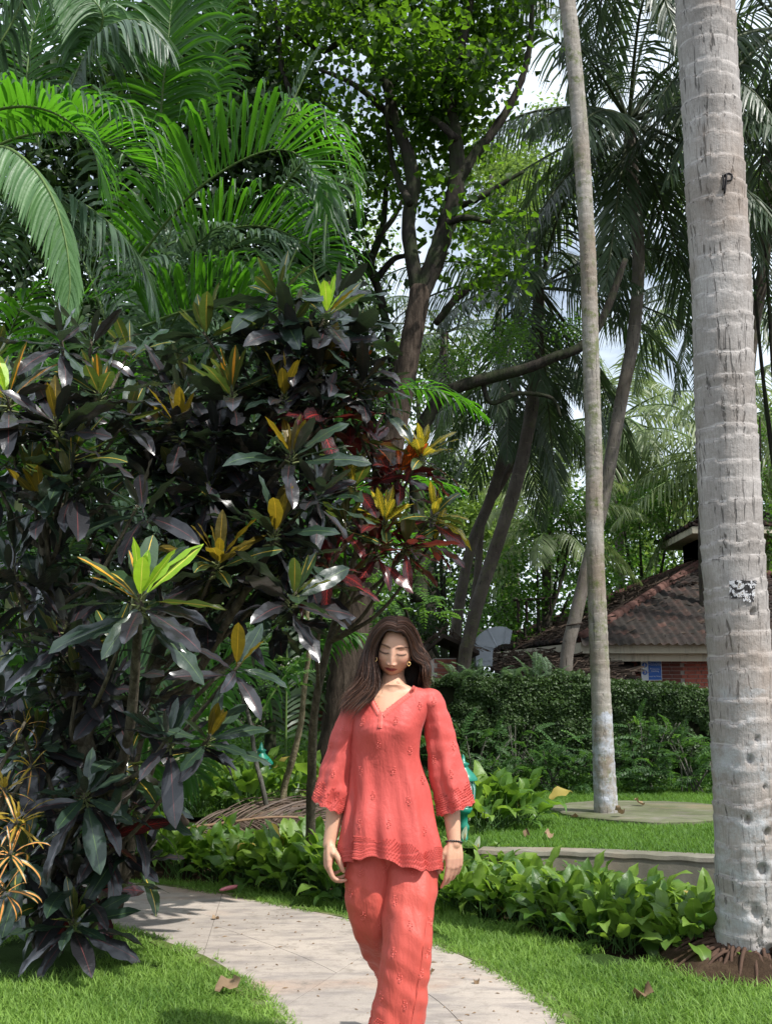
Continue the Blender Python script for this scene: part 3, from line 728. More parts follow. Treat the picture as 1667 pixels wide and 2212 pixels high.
for a, b in ((l_, pk), (pk, r2)): twigs(mb, a - [0, .5, 0], b - [0, .5, 0], (a + b) / 2 + [0, 2.2, 0], 90, 3, .3, .02)
part('leaf_litter', mb, M_LITTER, ht, False, kind='stuff')

# distant hut behind the big tree, left
h2 = thing('tiled_hut', 'distant brick hut with pale tiled roof seen left of the big brown trunk', 'hut', (-1.7, 27, .3))
mb = MB(); wallbox(mb, -2.6, 0.4, 27, 30, .3, 1.55); part('wall', mb, M_BRICKD, h2, False)
for r_ in range(9):
    m2 = MB(); wallbox(m2, -2.55, .35, 26.985, 26.999, .42 + r_ * .125, .42 + r_ * .125 + .1); part('brick_course', m2, M_BRICKD, h2, False)
mb = MB(); wallbox(mb, -1.0, -.55, 26.93, 26.98, .45, 1.3); part('window', mb, M_DARKIN, h2, False)
mb = MB(); e0, e1, e2, e3 = A([-3.0, 26.3, 1.62]), A([.9, 26.3, 1.62]), A([.9, 28.5, 2.3]), A([-3.0, 28.5, 2.3])
mb.add([e0, e1, e2, e3, e0 - [0, 0, .12], e1 - [0, 0, .12]], Q=[[0, 1, 2, 3], [0, 1, 5, 4]]); part('roof', mb, M_KERB, h2, False)
for k in range(18):
    m2 = MB(); x = -2.95 + k * .22; m2.tube([A([x, 26.28, 1.65]), A([x, 28.5, 2.33])], .045, 6); part('roof_tile', m2, M_KERB, h2)

# ---------------------------------------------------------------- wall overgrown with creeper
ivw = thing('creeper_wall', 'long garden wall overgrown with small-leaved dark creeper in front of the brick pavilion', 'wall', (3.5, 12.95, .3))
wp = [U(905, 1480, 13.4), U(950, 1474, 13.3), U(1150, 1474, 13.1), U(1400, 1486, 12.9), U(1560, 1497, 12.8), U(1900, 1495, 12.6)]
WP = catmull(wp, 60); WP[0:1, 0] -= .1
mb = MB(); top = WP.copy(); f = WP + [0, 0, 0]
P = []
for z, dy in ((None, .25), (None, 0)):
    P.append(np.column_stack([WP[:, 0], WP[:, 1] + dy, WP[:, 2]]))
for k in range(1, 7):
    zz = WP[:, 2] * (1 - k / 6) + .25 * k / 6; P.append(np.column_stack([WP[:, 0], WP[:, 1] + .02 * np.sin(WP[:, 0] * 3 + k), zz]))
P = [np.column_stack([WP[:, 0], WP[:, 1] + .25, np.full(60, .25)])] + P
M_IVW = plain('mossy_wall', (0.03, 0.032, 0.018), .95, .1, var=.5, sc=3, bump=.8, bs=18)
mb.grid(np.array(P)); mb.add([[WP[0, 0], WP[0, 1], .25], [WP[0, 0], WP[0, 1] + .25, .25], [WP[0, 0], WP[0, 1] + .25, WP[0, 2]], [WP[0, 0], WP[0, 1], WP[0, 2]]], Q=[[0, 1, 2, 3]])
part('wall_body', mb, M_IVW, ivw, False)
M_IVY = leafmat('creeper_leaf', (0.022, 0.045, 0.013), (0.065, 0.115, 0.030), (0.12, 0.24, 0.03), trans=.25, rough=.45, spec=.35, patch=1.6)
def leafcloud(P, N, size, seed, mb=None, fold=0.25, asp=0.62, spread=0.7):
    "small folded leaves (4 triangles) at points P facing roughly along N"
    g = np.random.default_rng(seed); n = len(P); N = nrm(np.broadcast_to(N, (n, 3)) + g.normal(0, spread, (n, 3)))
    t_ = nrm(np.cross(N, g.normal(0, 1, (n, 3)))); b_ = np.cross(N, t_); s_ = (size * g.uniform(.6, 1.25, n))[:, None]
    c0 = P - t_ * s_ * .5; c1 = P + t_ * s_ * .5; m0 = P - N * s_ * fold * .25 - t_ * s_ * .08
    l = P + b_ * s_ * asp * .5 + N * s_ * fold * .25 - t_ * s_ * .12; r_ = P - b_ * s_ * asp * .5 + N * s_ * fold * .25 - t_ * s_ * .12
    V = np.stack([c0, l, c1, r_, m0], 1); base = (np.arange(n) * 5)[:, None]
    T = np.concatenate([base + A([0, 4, 1]), base + A([1, 4, 2]), base + A([2, 4, 3]), base + A([3, 4, 0])])
    mb = mb or MB(); mb.add(V.reshape(-1, 3), T=T, a=np.repeat(g.uniform(0, 1, n), 5)); return mb
g = np.random.default_rng(9); n = 70000
u_ = g.uniform(0, 59, n); k = u_.astype(int); f_ = (u_ - k)[:, None]; base = WP[k] * (1 - f_) + WP[k + 1 if False else np.minimum(k + 1, 59)] * f_
v_ = g.uniform(0, 1, n); zz = .28 + (base[:, 2] - .28) * v_
bulge = A([mnoise.noise(Vector((p[0] * 2.2, z * 2.6, 0))) + .5 * mnoise.noise(Vector((p[0] * 6, z * 6, 3))) for p, z in zip(base, zz)])
P = np.column_stack([base[:, 0], base[:, 1] - .05 - .10 * np.clip(bulge + .3, 0, 1.5) - g.uniform(0, .06, n) - .05 * v_, zz])
P = P[bulge > -.42 + .25 * (v_[:] < .25)]
mb = leafcloud(P, A([0, -1, .45]), .042, 10)
n = 16000; u_ = g.uniform(0, 59, n); k = u_.astype(int); f_ = (u_ - k)[:, None]; base = WP[k] * (1 - f_) + WP[np.minimum(k + 1, 59)] * f_
hb = A([mnoise.noise(Vector((p[0] * 2.0, 5, 0))) + .6 * mnoise.noise(Vector((p[0] * 7, 9, 0))) for p in base])
P = base + np.column_stack([np.zeros(n), g.uniform(-.16, .32, n), g.uniform(-.06, .04, n) + g.uniform(0, 1, n) * .14 * np.clip(hb + .45, 0, 1.3)])
leafcloud(P, A([0, -.3, 1]), .045, 12, mb)
part('creeper', mb, M_IVY, ivw, kind='stuff')
# ---------------------------------------------------------------- palms
M_ARECA = leafmat('areca_leaflet', (0.014, 0.052, 0.010), (0.048, 0.130, 0.020), (0.17, 0.53, 0.014), trans=.50, rough=.42, spec=.45, patch=.5)
M_ARECA_P = leafmat('areca_leaflet_pale', (0.055, 0.13, 0.050), (0.12, 0.24, 0.085), (0.25, 0.50, 0.10), trans=.35, rough=.45, spec=.45, patch=.5)
M_ARECA_G = leafmat('areca_leaflet_grey', (0.045, 0.085, 0.050), (0.10, 0.16, 0.10), (0.15, 0.28, 0.08), trans=.30, rough=.42, spec=.5, patch=.5)
M_COCO = leafmat('coconut_leaflet', (0.020, 0.040, 0.020), (0.060, 0.095, 0.045), (0.16, 0.28, 0.05), trans=.30, rough=.38, spec=.5, patch=.5)
M_COCO_L = leafmat('coconut_leaflet_sunlit_haze', (0.10, 0.15, 0.065), (0.24, 0.30, 0.13), (0.40, 0.52, 0.14), trans=.40, rough=.42, spec=.45, patch=.5)  # sunlight and distance haze put into the leaflet colour as paler tones
M_RACHIS = plain('rachis', (0.09, 0.15, 0.035), .55, .35, var=.3)
M_RACHIS_D = plain('rachis_dark', (0.05, 0.065, 0.025), .6, .3, var=.3)
M_DRYL = leafmat('dry_leaflet', (0.055, 0.038, 0.030), (0.16, 0.115, 0.090), (0.25, 0.15, 0.08), trans=.15, rough=.6, spec=.3, patch=2)
M_DRYR = plain('dry_rachis', (0.22, 0.14, 0.09), .7, .2, var=.4)

def frond_mb(C, up, L, n, width, droop=1.0, dpow=2.0, vee=25, seed=0, seg=5, a0=70, a1=22, rr=(0.02, 0.004), sides=(1, -1), t0=.1, prof=None, mid=True, jit=.10, mb=None, twist=.25, rach=True):
    g = np.random.default_rng(seed); C = catmull(C, 26); T = nrm(np.gradient(C, axis=0)); up = nrm(A(up, float))
    mb = mb or MB()
    if rach: mb.tube(C, np.linspace(rr[0], rr[1], 26), 5, m=1, caps=False)
    for sg in sides:
        t = np.linspace(t0, 1, n) + g.uniform(-.3, .3, n) / n; t = np.clip(t, 0, 1); x = t * 25
        def at(M): return np.stack([np.interp(x, np.arange(26), M[:, k]) for k in range(3)], -1)
        p, tt = at(C), nrm(at(T)); sd = nrm(np.cross(tt, up)); nu = np.cross(sd, tt)
        al = np.radians(a0 + (a1 - a0) * t**1.3)[:, None] + g.normal(0, jit, (n, 1)); v = np.radians(vee) + g.normal(0, jit, (n, 1))
        d0 = np.cos(al) * tt + np.sin(al) * (sg * sd * np.cos(v) + nu * np.sin(v))
        pr = (np.clip(np.sin(np.pi * np.clip(t * .86 + .14, 0, 1)), 0, 1)**.6 * .8 + .2) if prof is None else prof(t)
        Ln = L * pr * g.uniform(.88, 1.08, n); w = width * (0.55 + .45 * pr)
        P = [p]; Dn = []
        dr = droop * g.uniform(.7, 1.3, n)[:, None]
        for k in range(seg):
            s_ = (k + .5) / seg; d = nrm(d0 + A([0, 0, -1.0]) * dr * s_**dpow * 1.6); Dn.append(d); P.append(P[-1] + d * (Ln / seg)[:, None])
        Dn.append(Dn[-1]); P = np.stack(P, 1); Dn = np.stack(Dn, 1)
        wv = nrm(np.cross(Dn, nu[:, None] + g.normal(0, twist, (n, 1, 3)) + 1e-4)); nn = np.cross(wv, Dn)
        ss = np.linspace(0, 1, seg + 1); wp_ = np.interp(ss, [0, .15, .5, .8, 1], [.45, .9, 1, .65, .06])
        hw = (w[:, None] * wp_[None])[..., None] * .5
        rnd = g.uniform(0, 1, n)
        if mid:
            V = np.stack([P - wv * hw + nn * hw * .35, P, P + wv * hw + nn * hw * .35], 2)   # n, seg+1, 3, 3
            m = 3
        else: V = np.stack([P - wv * hw, P + wv * hw], 2); m = 2
        base = (np.arange(n) * (seg + 1) * m)[:, None]
        Q = []
        for k in range(seg):
            for c in range(m - 1): Q.append(base + A([k * m + c, k * m + c + 1, (k + 1) * m + c + 1, (k + 1) * m + c]))
        uu = np.broadcast_to(A([0, .5, 1.0]) if mid else A([0, 1.0]), (n, seg + 1, m)); vv = np.broadcast_to(ss[None, :, None], (n, seg + 1, m))
        mb.add(V.reshape(-1, 3), np.concatenate(Q), a=np.repeat(rnd, (seg + 1) * m), uv=np.stack([uu, vv], -1).reshape(-1, 2))
    return mb

def ring_trunk(name, pts, r, mat_, parent, ring=.11, nr=None, seg=48, amp=.045, seed=0, stepn=None, holes=()):
    "palm trunk with real leaf-scar ridges; attribute = phase within a ring"
    g = np.random.default_rng(seed); P0 = A(pts, float); L = np.linalg.norm(np.diff(P0, axis=0), axis=1).sum(); n = nr or int(L / .012)
    C = catmull(P0, n); rad = catmull(np.column_stack([np.linspace(0, L, len(r)), r, r]), n)[:, 1]; T = nrm(np.gradient(C, axis=0))
    X = nrm(np.cross(np.broadcast_to(A([0, 1.0, 0]), T.shape), T)); Y = np.cross(T, X)
    s_ = np.linspace(0, L, n); th = np.linspace(0, 2 * np.pi, seg, endpoint=False)
    # irregular ring positions, tilted
    pos_ = [0]; 
    while pos_[-1] < L + ring: pos_.append(pos_[-1] + ring * g.uniform(.6, 1.5))
    pos_ = A(pos_); ph = g.uniform(0, 2 * np.pi, len(pos_)); tl = g.normal(0, .12, len(pos_)) * ring
    tilt_ph = np.interp(s_, pos_, np.unwrap(np.cumsum(g.normal(0, .3, len(pos_))))); ta = np.interp(s_, pos_, g.uniform(.05, .32, len(pos_))) * ring
    wob = A([[mnoise.noise(Vector((math.cos(t) * 1.7, math.sin(t) * 1.7, z * 6 + seed))) for t in th] for z in s_]) * ring * .28
    ss = s_[:, None] + ta[:, None] * np.cos(th[None] - tilt_ph[:, None]) * .8 + wob
    idx = np.clip(np.searchsorted(pos_, ss) - 1, 0, len(pos_) - 2); phs = (ss - pos_[idx]) / (pos_[idx + 1] - pos_[idx]); phs = np.clip(phs, 0, 1)
    ampv = np.interp(np.arange(len(pos_)), np.arange(len(pos_)), g.uniform(.6, 1.3, len(pos_)))[idx]
    bulge = amp * ampv * (phs**2.5 * .9 + .12 * np.sin(phs * np.pi)) - amp * .5 * np.exp(-((phs - .02) / .03)**2)
    low = A([[mnoise.noise(Vector((math.cos(t) * 1.1, math.sin(t) * 1.1, z * 1.3 + seed * 3))) for t in th] for z in s_[::4]])
    low = np.stack([np.interp(np.arange(n), np.arange(len(low)) * 4, low[:, k]) for k in range(seg)], 1)
    rr = rad[:, None] * (1 + bulge + low * .05)
    for hz, ht, hs, hd in holes:
        dd = ((s_[:, None] - hz) / hs)**2 + (np.angle(np.exp(1j * (th[None] - ht))) * rad[:, None] / (hs * .75))**2
        rr = rr - hd * np.exp(-dd**1.5)
    V = C[:, None] + rr[..., None] * (np.cos(th)[None, :, None] * X[:, None] + np.sin(th)[None, :, None] * Y[:, None])
    mb = MB(); uv = np.stack([np.broadcast_to(th / 6.2832, (n, seg)), np.broadcast_to(s_[:, None], (n, seg))], -1)
    mb.grid(V, True, a=phs, uv=uv); return part(name, mb, mat_, parent), C

def barkmat(name, base, light, dark, paint=None, moss=0.0, crack=1.0):
    t = NT(name); P = t.pos(); ph = t.attr('rnd'); uv = t.n('ShaderNodeUVMap').outputs[0]
    c = t.mix(t.ramp(t.noise(3.0, 6, 0.65, P), [(.35, 0.0), (.65, 1.0)]), (*base, 1), (*light, 1))
    fib = t.noise(1.0, 4, 0.7, t.scaled(P, (130, 130, 9))); c = t.mix(t.math('MULTIPLY', t.ramp(fib, [(.4, 0.0), (.7, 1.0)]), .45), c, (*dark, 1))
    ck = t.noise(1.0, 3, 0.6, t.scaled(P, (46, 46, 3.2)), dist=.6); ckm = t.math('MULTIPLY', t.ramp(ck, [(.60, 0.0), (.66, 1.0)]), crack * .8); c = t.mix(ckm, c, tuple(x * .25 for x in base))
    pale = t.math('MULTIPLY', t.ramp(ph, [(.0, 1.0), (.05, 0.85), (.12, 0.0)]), .75); c = t.mix(pale, c, tuple(min(1, x * 1.25) for x in light))
    lip = t.math('MULTIPLY', t.ramp(ph, [(.93, 0.0), (.985, 1.0)]), t.ramp(t.noise(11, 4, .7, P), [(.42, .15), (.6, 1.0)])); c = t.mix(lip, c, tuple(x * .28 for x in base))
    c = t.mix(t.ramp(t.noise(1.1, 5, 0.6, P), [(.50, 0.0), (.68, .55)]), c, (base[0] * .85, base[1] * .68, base[2] * .53, 1))
    if moss:
        mf = t.ramp(t.noise(9, 6, 0.75, P), [(.50, 0.0), (.62, 1.0)]); md = t.ramp(t.noise(.7, 2, .5, P), [(.42, 0.0), (.58, moss)]); c = t.mix(t.math('MULTIPLY', mf, md), c, (.10, .125, .03, 1))
    z = t.n('ShaderNodeSeparateXYZ', {0: P}).outputs[2]
    if paint:
        zz = t.math('ADD', z, t.math('MULTIPLY', t.math('SUBTRACT', t.noise(7, 4, .7, P), .5), paint[4]))
        pm = t.math('MULTIPLY', t.math('GREATER_THAN', zz, paint[0]), t.math('LESS_THAN', zz, paint[1]))
        pm = t.math('MULTIPLY', pm, t.ramp(t.noise(5.5, 7, .75, P), [(paint[3], 0.0), (paint[3] + .16, .92)])); c = t.mix(pm, c, (*paint[2], 1))
    h = t.math('ADD', t.math('MULTIPLY', fib, .5), t.math('SUBTRACT', t.noise(30, 5, .7, P), t.math('MULTIPLY', ckm, 1.5)))
    return t.done(t.bsdf(c, .88, .2, t.bump(h, .6, .012)))

# ---- the thick palm on the right
M_PALM1 = barkmat('thick_palm_bark', (0.28, 0.255, 0.235), (0.46, 0.43, 0.41), (0.15, 0.13, 0.115), paint=(.1, 1.42, (0.42, 0.43, 0.44), .47, .25))
b1 = G(1632, 2095); px1 = [(1632, 2130), (1628, 2040), (1622, 1900), (1614, 1700), (1602, 1500), (1592, 1350), (1582, 1200), (1572, 1000), (1562, 800), (1556, 600), (1544, 400), (1532, 200), (1521, 0), (1512, -160)]
D1 = b1[1] + .1; pts1 = [U(x, y, D1 - .012 * (2130 - y) / 100) for x, y in px1]
ex = nrm(pts1[-1] - pts1[-2]); pts1 = pts1 + [pts1[-1] + ex * 1.4 + A([-.05, 0, 0]), pts1[-1] + ex * 2.6 + A([-.15, .1, 0])]
sc1 = D1 * 1.0 / FPX
r1 = [.20, .178, .172] + [.162, .160, .158, .160, .160, .160, .160, .162, .162, .160, .158, .152, .13]
tp = thing('palm_tree', 'thick pale ringed palm trunk rising at the right edge from a mound of dark roots', 'palm tree', G(1632, 2095), 'ringed garden palms')
holes = [(1.15, 4.5, .018, .03), (1.02, 4.9, .014, .03), (.86, 4.35, .016, .03), (.80, 4.9, .02, .03), (.62, 4.7, .035, .035), (.42, 4.45, .03, .03), (.40, 5.05, .016, .03), (.36, 4.75, .02, .025), (.2, 4.85, .06, .04), (.27, 4.5, .02, .02), (1.25, 4.75, .012, .03), (.95, 5.2, .015, .03), (1.9, 4.9, .02, .03)]
_, C1 = ring_trunk('trunk', pts1, r1, M_PALM1, tp, ring=.098, seg=96, amp=.055, seed=3, holes=holes, nr=640)
# root mound
mb = MB(); g = np.random.default_rng(5)
for k in range(230):
    a = g.uniform(0, 2 * np.pi); r0 = .12 + g.uniform(0, .05); r_e = g.uniform(.22, .46); b = tp.location
    p0 = A([b.x + r0 * math.cos(a), b.y + .1 + r0 * math.sin(a), g.uniform(.02, .15)]); a2 = a + g.normal(0, .3)
    p1 = A([b.x + r_e * math.cos(a2), b.y + .1 + r_e * math.sin(a2), .0]); pm = (p0 + p1) / 2 + A([0, 0, g.uniform(0, .06)]); mb.tube(catmull([p0, pm, p1], 6), [.012, .011, .010, .009, .007, .004], 5, caps=False, a=g.random())
M_ROOT = plain('palm_root', (0.075, 0.045, 0.032), .9, .15, var=.6, sc=12, bump=.8)
part('roots', mb, M_ROOT, tp, kind='stuff')
mb = MB(); th = np.linspace(0, 2 * np.pi, 40, endpoint=False); rings = []
for f, z in ((.1, .12), (.5, .09), (.8, .04), (1.0, -.02)): rings.append(np.column_stack([tp.location.x + .5 * f * np.cos(th), tp.location.y + .1 + .5 * f * np.sin(th), z + .02 * np.sin(th * 5 + f * 9)]))
mb.grid(np.array(rings), True); part('soil_mound', mb, M_SOIL, tp)
# black ink mark and torn sticker on the bark
def on_trunk(px, py, C, r, off=.004):
    o = A([0, 0, CAMH]); d = nrm(U(px, py, 5.) - o); best = None
    for k in range(len(C) - 1):
        c = C[k]; t = ((c - o)[:2] @ d[:2]) / (d[:2] @ d[:2]); q = o + d * t
        if abs(q[2] - c[2]) < .02:
            e = q - c; e[2] = 0; x = np.linalg.norm(e[:2]);
            if x < r: back = math.sqrt(max(r * r - x * x, 0)); return q - d * (back + off)
    return U(px, py, D1 - r - off)
M_INK = plain('black_ink', (0.02, 0.018, 0.02), .7, .2); M_STICK = plain('sticker_white', (.60, .60, .60), .6, .3, var=.1); M_STICKB = plain('sticker_grey', (.22, .20, .18), .7, .2, var=.4, sc=40)
mb = MB()
for st in ([(1560, 378), (1562, 392), (1560, 410)], [(1568, 376), (1567, 395), (1564, 418)], [(1562, 380), (1572, 374), (1580, 378), (1579, 388), (1566, 391)]):
    q_ = [on_trunk(x, y, C1, .180, .004) for x, y in st]; mb.tube(catmull(q_, 8), .0055, 5)
part('ink_mark', mb, M_INK, tp)
def patch(name, quad, m, nn=5, off=.004):
    (xa, ya), (xb, yb) = quad; P = [[on_trunk(xa + (xb - xa) * i / nn, ya + (yb - ya) * j / nn, C1, .168, off) for i in range(nn + 1)] for j in range(nn + 1)]
    mb = MB(); mb.grid(A(P)); return part(name, mb, m, tp)
def tornmat():
    t = NT('torn_sticker'); P = t.pos(); n = t.noise(38, 4, .65, P); c = t.ramp(n, [(.44, (.02, .018, .018)), (.50, (.05, .045, .045)), (.52, (.50, .50, .52)), (.60, (.62, .62, .63)), (.62, (.26, .23, .20))])
    return t.done(t.bsdf(c, .6, .3))
M_TORN = tornmat()
for bx in ((1574, 1254, 1590, 1285), (1588, 1253, 1604, 1268), (1602, 1254, 1633, 1264), (1588, 1266, 1606, 1290), (1604, 1262, 1618, 1299), (1616, 1263, 1630, 1288), (1578, 1284, 1592, 1293), (1616, 1286, 1627, 1301)): patch('sticker', (bx[:2], bx[2:]), M_TORN, 4, .006 + .0004 * (bx[0] % 7))

# ---- the slim palm
M_PALM2 = barkmat('slim_palm_bark', (0.23, 0.205, 0.175), (0.36, 0.335, 0.30), (0.11, 0.09, 0.07), paint=(.3, 1.20, (0.42, 0.44, 0.49), .42, .22), moss=.75, crack=.7)
px2 = [(1309, 1780), (1308, 1740), (1303, 1640), (1299, 1545), (1293, 1400), (1287, 1250), (1283, 1100), (1281, 950), (1276, 800), (1271, 600), (1262, 430), (1252, 280), (1238, 120), (1224, 0), (1210, -110)]
b2 = G(1309, 1768, .30); D2 = b2[1] + .05; pts2 = [U(x, y, D2) for x, y in px2]; ex = nrm(pts2[-1] - pts2[-2]); pts2 += [pts2[-1] + ex * 1.5, pts2[-1] + ex * 2.6]
pp = thing('palm_tree', 'slim grey ringed palm with whitewashed foot standing by the round slab', 'palm tree', b2, 'ringed garden palms')
r2_ = [.105, .092, .084, .081, .078, .077, .076, .076, .076, .077, .077, .077, .079, .081, .082, .08, .07]
_, C2 = ring_trunk('trunk', pts2, r2_, M_PALM2, pp, ring=.075, seg=48, amp=.06, seed=9, nr=620)

# ---- coconut palms behind: frond kinds by the angle they leave the crown
def coco_kinds(L, mats, seedb, lw=.040, ll=.88, n=60):
    kinds = []
    for i, el in enumerate((78, 58, 36, 14, -10, -38, -62)):
        for v in range(2):
            g = np.random.default_rng(seedb + i * 7 + v); e = R(el); P = [A([0, 0, 0.])]; d = A([math.cos(e), 0, math.sin(e)])
            for k in range(8):
                f = k / 8; d = nrm(d + A([0, 0, -1.]) * (.10 + .16 * f) * (1.15 if el > 0 else .5) + A([0, g.normal(0, .015), 0])); P.append(P[-1] + d * L / 8)
            m = frond_mb(P, (0, 0, 1.) if el < 70 else (-1., 0, 0.3), ll, n, lw, droop=1.15 if el > -20 else .8, dpow=.7, vee=-5 if el < 40 else 12, seed=seedb + i * 3 + v, seg=3, a0=68, a1=28, rr=(.035, .006), t0=.16, mid=False, jit=.09)
            kinds.append((el, m.mesh('frond', mats)))
    return kinds
KD = coco_kinds(4.0, [M_COCO, M_RACHIS_D], 100)
KL = coco_kinds(3.8, [M_COCO_L, M_RACHIS], 200, lw=.05, ll=.85, n=54)
M_TRD = barkmat('coconut_trunk_dark', (0.055, 0.046, 0.038), (0.10, 0.085, 0.07), (0.03, 0.025, 0.02), moss=.3)
M_TRL = barkmat('coconut_trunk', (0.12, 0.105, 0.09), (0.20, 0.175, 0.15), (0.06, 0.05, 0.04), moss=.3)
M_TRX = M_TRL
def crown(root, top, kinds, n, seed, scale=1.0, elr=(-62, 80), skew=None, azr=None):
    g = np.random.default_rng(seed)
    for i in range(n):
        f = i / (n - 1); el = elr[1] + (elr[0] - elr[1]) * f**.85; k = int(np.argmin([abs(q[0] - el) for q in kinds])) + g.integers(0, 2)
        az = i * 2.39996 + g.normal(0, .2)
        if azr: az = azr[0] + (azr[1] - azr[0]) * g.random()
        o = link('frond', kinds[min(k, len(kinds) - 1)][1], root, loc=A(top) - A(root.location)); o.rotation_euler = (g.normal(0, .12), g.normal(0, .07), az); o.scale = (scale * g.uniform(.85, 1.1),) * 3
def coconut(name, label, trunk_px, D, r, kinds, n, seed, scale=1.0, mat_=None, top=None, group=None, elr=(-62, 80), ring=.12, z0=.25):
    pts = [U(x, y, D) for x, y in trunk_px]
    if z0 is not None: pts = [A([pts[0][0], D, z0])] + pts if pts[0][2] > z0 + .3 else pts
    root = thing(name, label, 'palm tree', pts[0], group)
    if len(pts) > 1: ring_trunk('trunk', pts, [r * 1.25] + [r] * (len(pts) - 2) + [r * .85], mat_ or M_TRX, root, ring=ring, seg=14, nr=int(60 + 12 * pts[-1][2]), amp=.06, seed=seed)
    if n: crown(root, pts[-1] if top is None else top, kinds, n, seed, scale, elr)
    return root
GC = 'tall coconut palms behind the wall'
c1 = coconut('coconut_palm', 'coconut palm whose trunk bends behind the slim palm in front of the pavilion', [(1222, 1440), (1243, 1330), (1262, 1250), (1300, 1090), (1340, 870), (1368, 720), (1378, 560), (1368, 400), (1357, 262)], 17, .105, KD, 30, 1, 1.0, M_TRL, group=GC)
mb = MB(); c_ = U(1240, 1349, 17); th = np.linspace(0, 2 * np.pi, 14); mb.tube(A([c_ + [.125 * math.cos(t), .125 * math.sin(t), .02 * math.cos(t)] for t in th]), .012, 5, caps=False); part('wire_band', mb, M_DARKWOOD, c1)
coconut('coconut_palm', 'slender dark coconut palm leaning right just left of the exhaust duct', [(1003, 1440), (1012, 1380), (1038, 1280), (1078, 1160), (1118, 1030), (1145, 900), (1156, 800), (1160, 700), (1163, 622)], 18.5, .115, KD, 20, 2, .9, M_TRD, group=GC)
coconut('coconut_palm', 'thinner dark coconut palm standing just behind the leaning one by the brick hut', [(982, 1410), (993, 1300), (1018, 1180), (1058, 1080), (1088, 980), (1104, 900), (1108, 815)], 20, .10, KD, 13, 3, .7, M_TRD, group=GC, elr=(-62, 20))
coconut('coconut_palm', 'thin bent coconut trunk crossing behind the two leaning dark trunks', [(1010, 1400), (1030, 1250), (1042, 1120), (1080, 1050), (1125, 960), (1150, 860)], 21, .075, KD, 10, 13, .6, M_TRD, group=GC, elr=(-60, 30))
coconut('coconut_palm', 'young sunlit coconut palm with short upright fronds between the dark trunks and slim palm', [(1180, 1300), (1180, 1150)], 25, .12, KL, 18, 4, .72, M_TRD, group=GC, elr=(-25, 80))
coconut('coconut_palm', 'pale sunlit coconut palm whose crown opens right of the slim palm', [(1338, 1250), (1335, 905)], 30, .13, KL, 24, 5, 1.15, M_TRL, group=GC)
coconut('coconut_palm', 'pale coconut palm mostly hidden behind the thick right trunk', [(1560, 1300), (1556, 1000)], 27, .13, KL, 22, 6, 1.0, M_TRL, group=GC)
coconut('coconut_palm', 'dark thin-trunked coconut palm right of the thick ringed trunk', [(1600, 1300), (1612, 900), (1622, 740), (1645, 600), (1656, 470), (1662, 330)], 19, .11, KD, 20, 7, .9, M_TRD, group=GC)
coconut('coconut_palm', 'coconut palm with dark blue-green crown at the right edge above the pavilion', [(1690, 1300), (1700, 700), (1690, 60)], 16, .12, KD, 24, 8, 1.0, M_TRD, group=GC)
coconut('coconut_palm', 'dark coconut crown opening behind the thick trunk at mid height', [(1520, 1200), (1525, 620)], 23, .12, KD, 14, 9, .95, M_TRD, group=GC)
coconut('coconut_palm', 'coconut palm whose drooping fronds hang into the top between the two ringed trunks', [(1610, 1400), (1575, 700), (1480, 60), (1330, -230)], 14.5, .11, KD, 24, 10, .95, M_TRD, group=GC)
coconut('coconut_palm', 'dark coconut crown left of the forked tree over the red croton', [(930, 1300), (960, 720)], 24, .11, KD, 12, 11, .85, M_TRD, group=GC)
coconut('coconut_palm', 'far coconut palm with hazy crown seen low at the right edge', [(1740, 1300), (1750, 900)], 28, .13, KL, 20, 12, 1.1, M_TRL, group=GC)
crown(tp, pts1[-1], KD, 16, 31, .55, elr=(-20, 80)); crown(pp, pts2[-1], KD, 14, 32, .5, elr=(-20, 80))

# ---- areca palms: clumps with arching feather leaves, upper left
def areca_frond(root, px, up=(0, 0, 1.), L=.62, n=44, w=.030, mat_=None, droop=1.2, dpow=2.6, vee=35, seed=0, sides=(1, -1), seg=7, name='frond', a0=72, a1=25, rr=(.016, .004), t0=.06, jit=.055):
    m = frond_mb([U(*p) for p in px], up, L, n, w, droop, dpow, vee, seed, seg, a0, a1, rr, sides, t0=t0, jit=jit)
    return part(name, m, [mat_ or M_ARECA, M_RACHIS], root)
ar = [thing('areca_palm', l, 'palm', b, 'feathery areca palms') for l, b in (
    ('areca palm whose bright backlit arching frond spreads in the middle of the upper left', (-1.4, 9.0, .2)),
    ('areca palm at the far left edge with pale drooping fronds', (-3.6, 8.2, .1)),
    ('areca palm whose upright fronds fill the top left behind the others', (-2.6, 10.6, .3)),
    ('low areca palm fanning bright leaflets behind the purple croton stems', (-2.1, 8.0, .05)),
    ('dark areca palm farther back between the left fronds and the forked tree', (-.6, 11.5, .3)))]
D_ = 8.6
areca_frond(ar[0], [(300, 560, 9.2), (360, 480, 9.0), (420, 415, 8.7), (500, 358, 8.5), (580, 325, 8.4), (640, 332, 8.4), (685, 385, 8.4), (700, 450, 8.4)], L=.90, n=50, w=.046, vee=64, droop=3.4, dpow=5.5, seg=10, seed=1, up=(-.25, -.35, 1), a0=82, a1=35)
areca_frond(ar[0], [(310, 705, 9.4), (400, 672, 9.1), (500, 664, 8.9), (590, 680, 8.8), (650, 720, 8.7), (690, 780, 8.7)], L=.78, n=52, w=.040, vee=66, droop=3.2, dpow=5.5, seg=10, seed=2, up=(-.1, -.3, 1), a0=85)
areca_frond(ar[0], [(380, 560, 9.8), (460, 505, 9.6), (560, 488, 9.5), (650, 520, 9.4), (715, 590, 9.4), (740, 680, 9.4)], L=.74, n=52, w=.040, vee=64, droop=3.2, dpow=5.5, seg=10, seed=3, up=(-.1, -.3, 1))
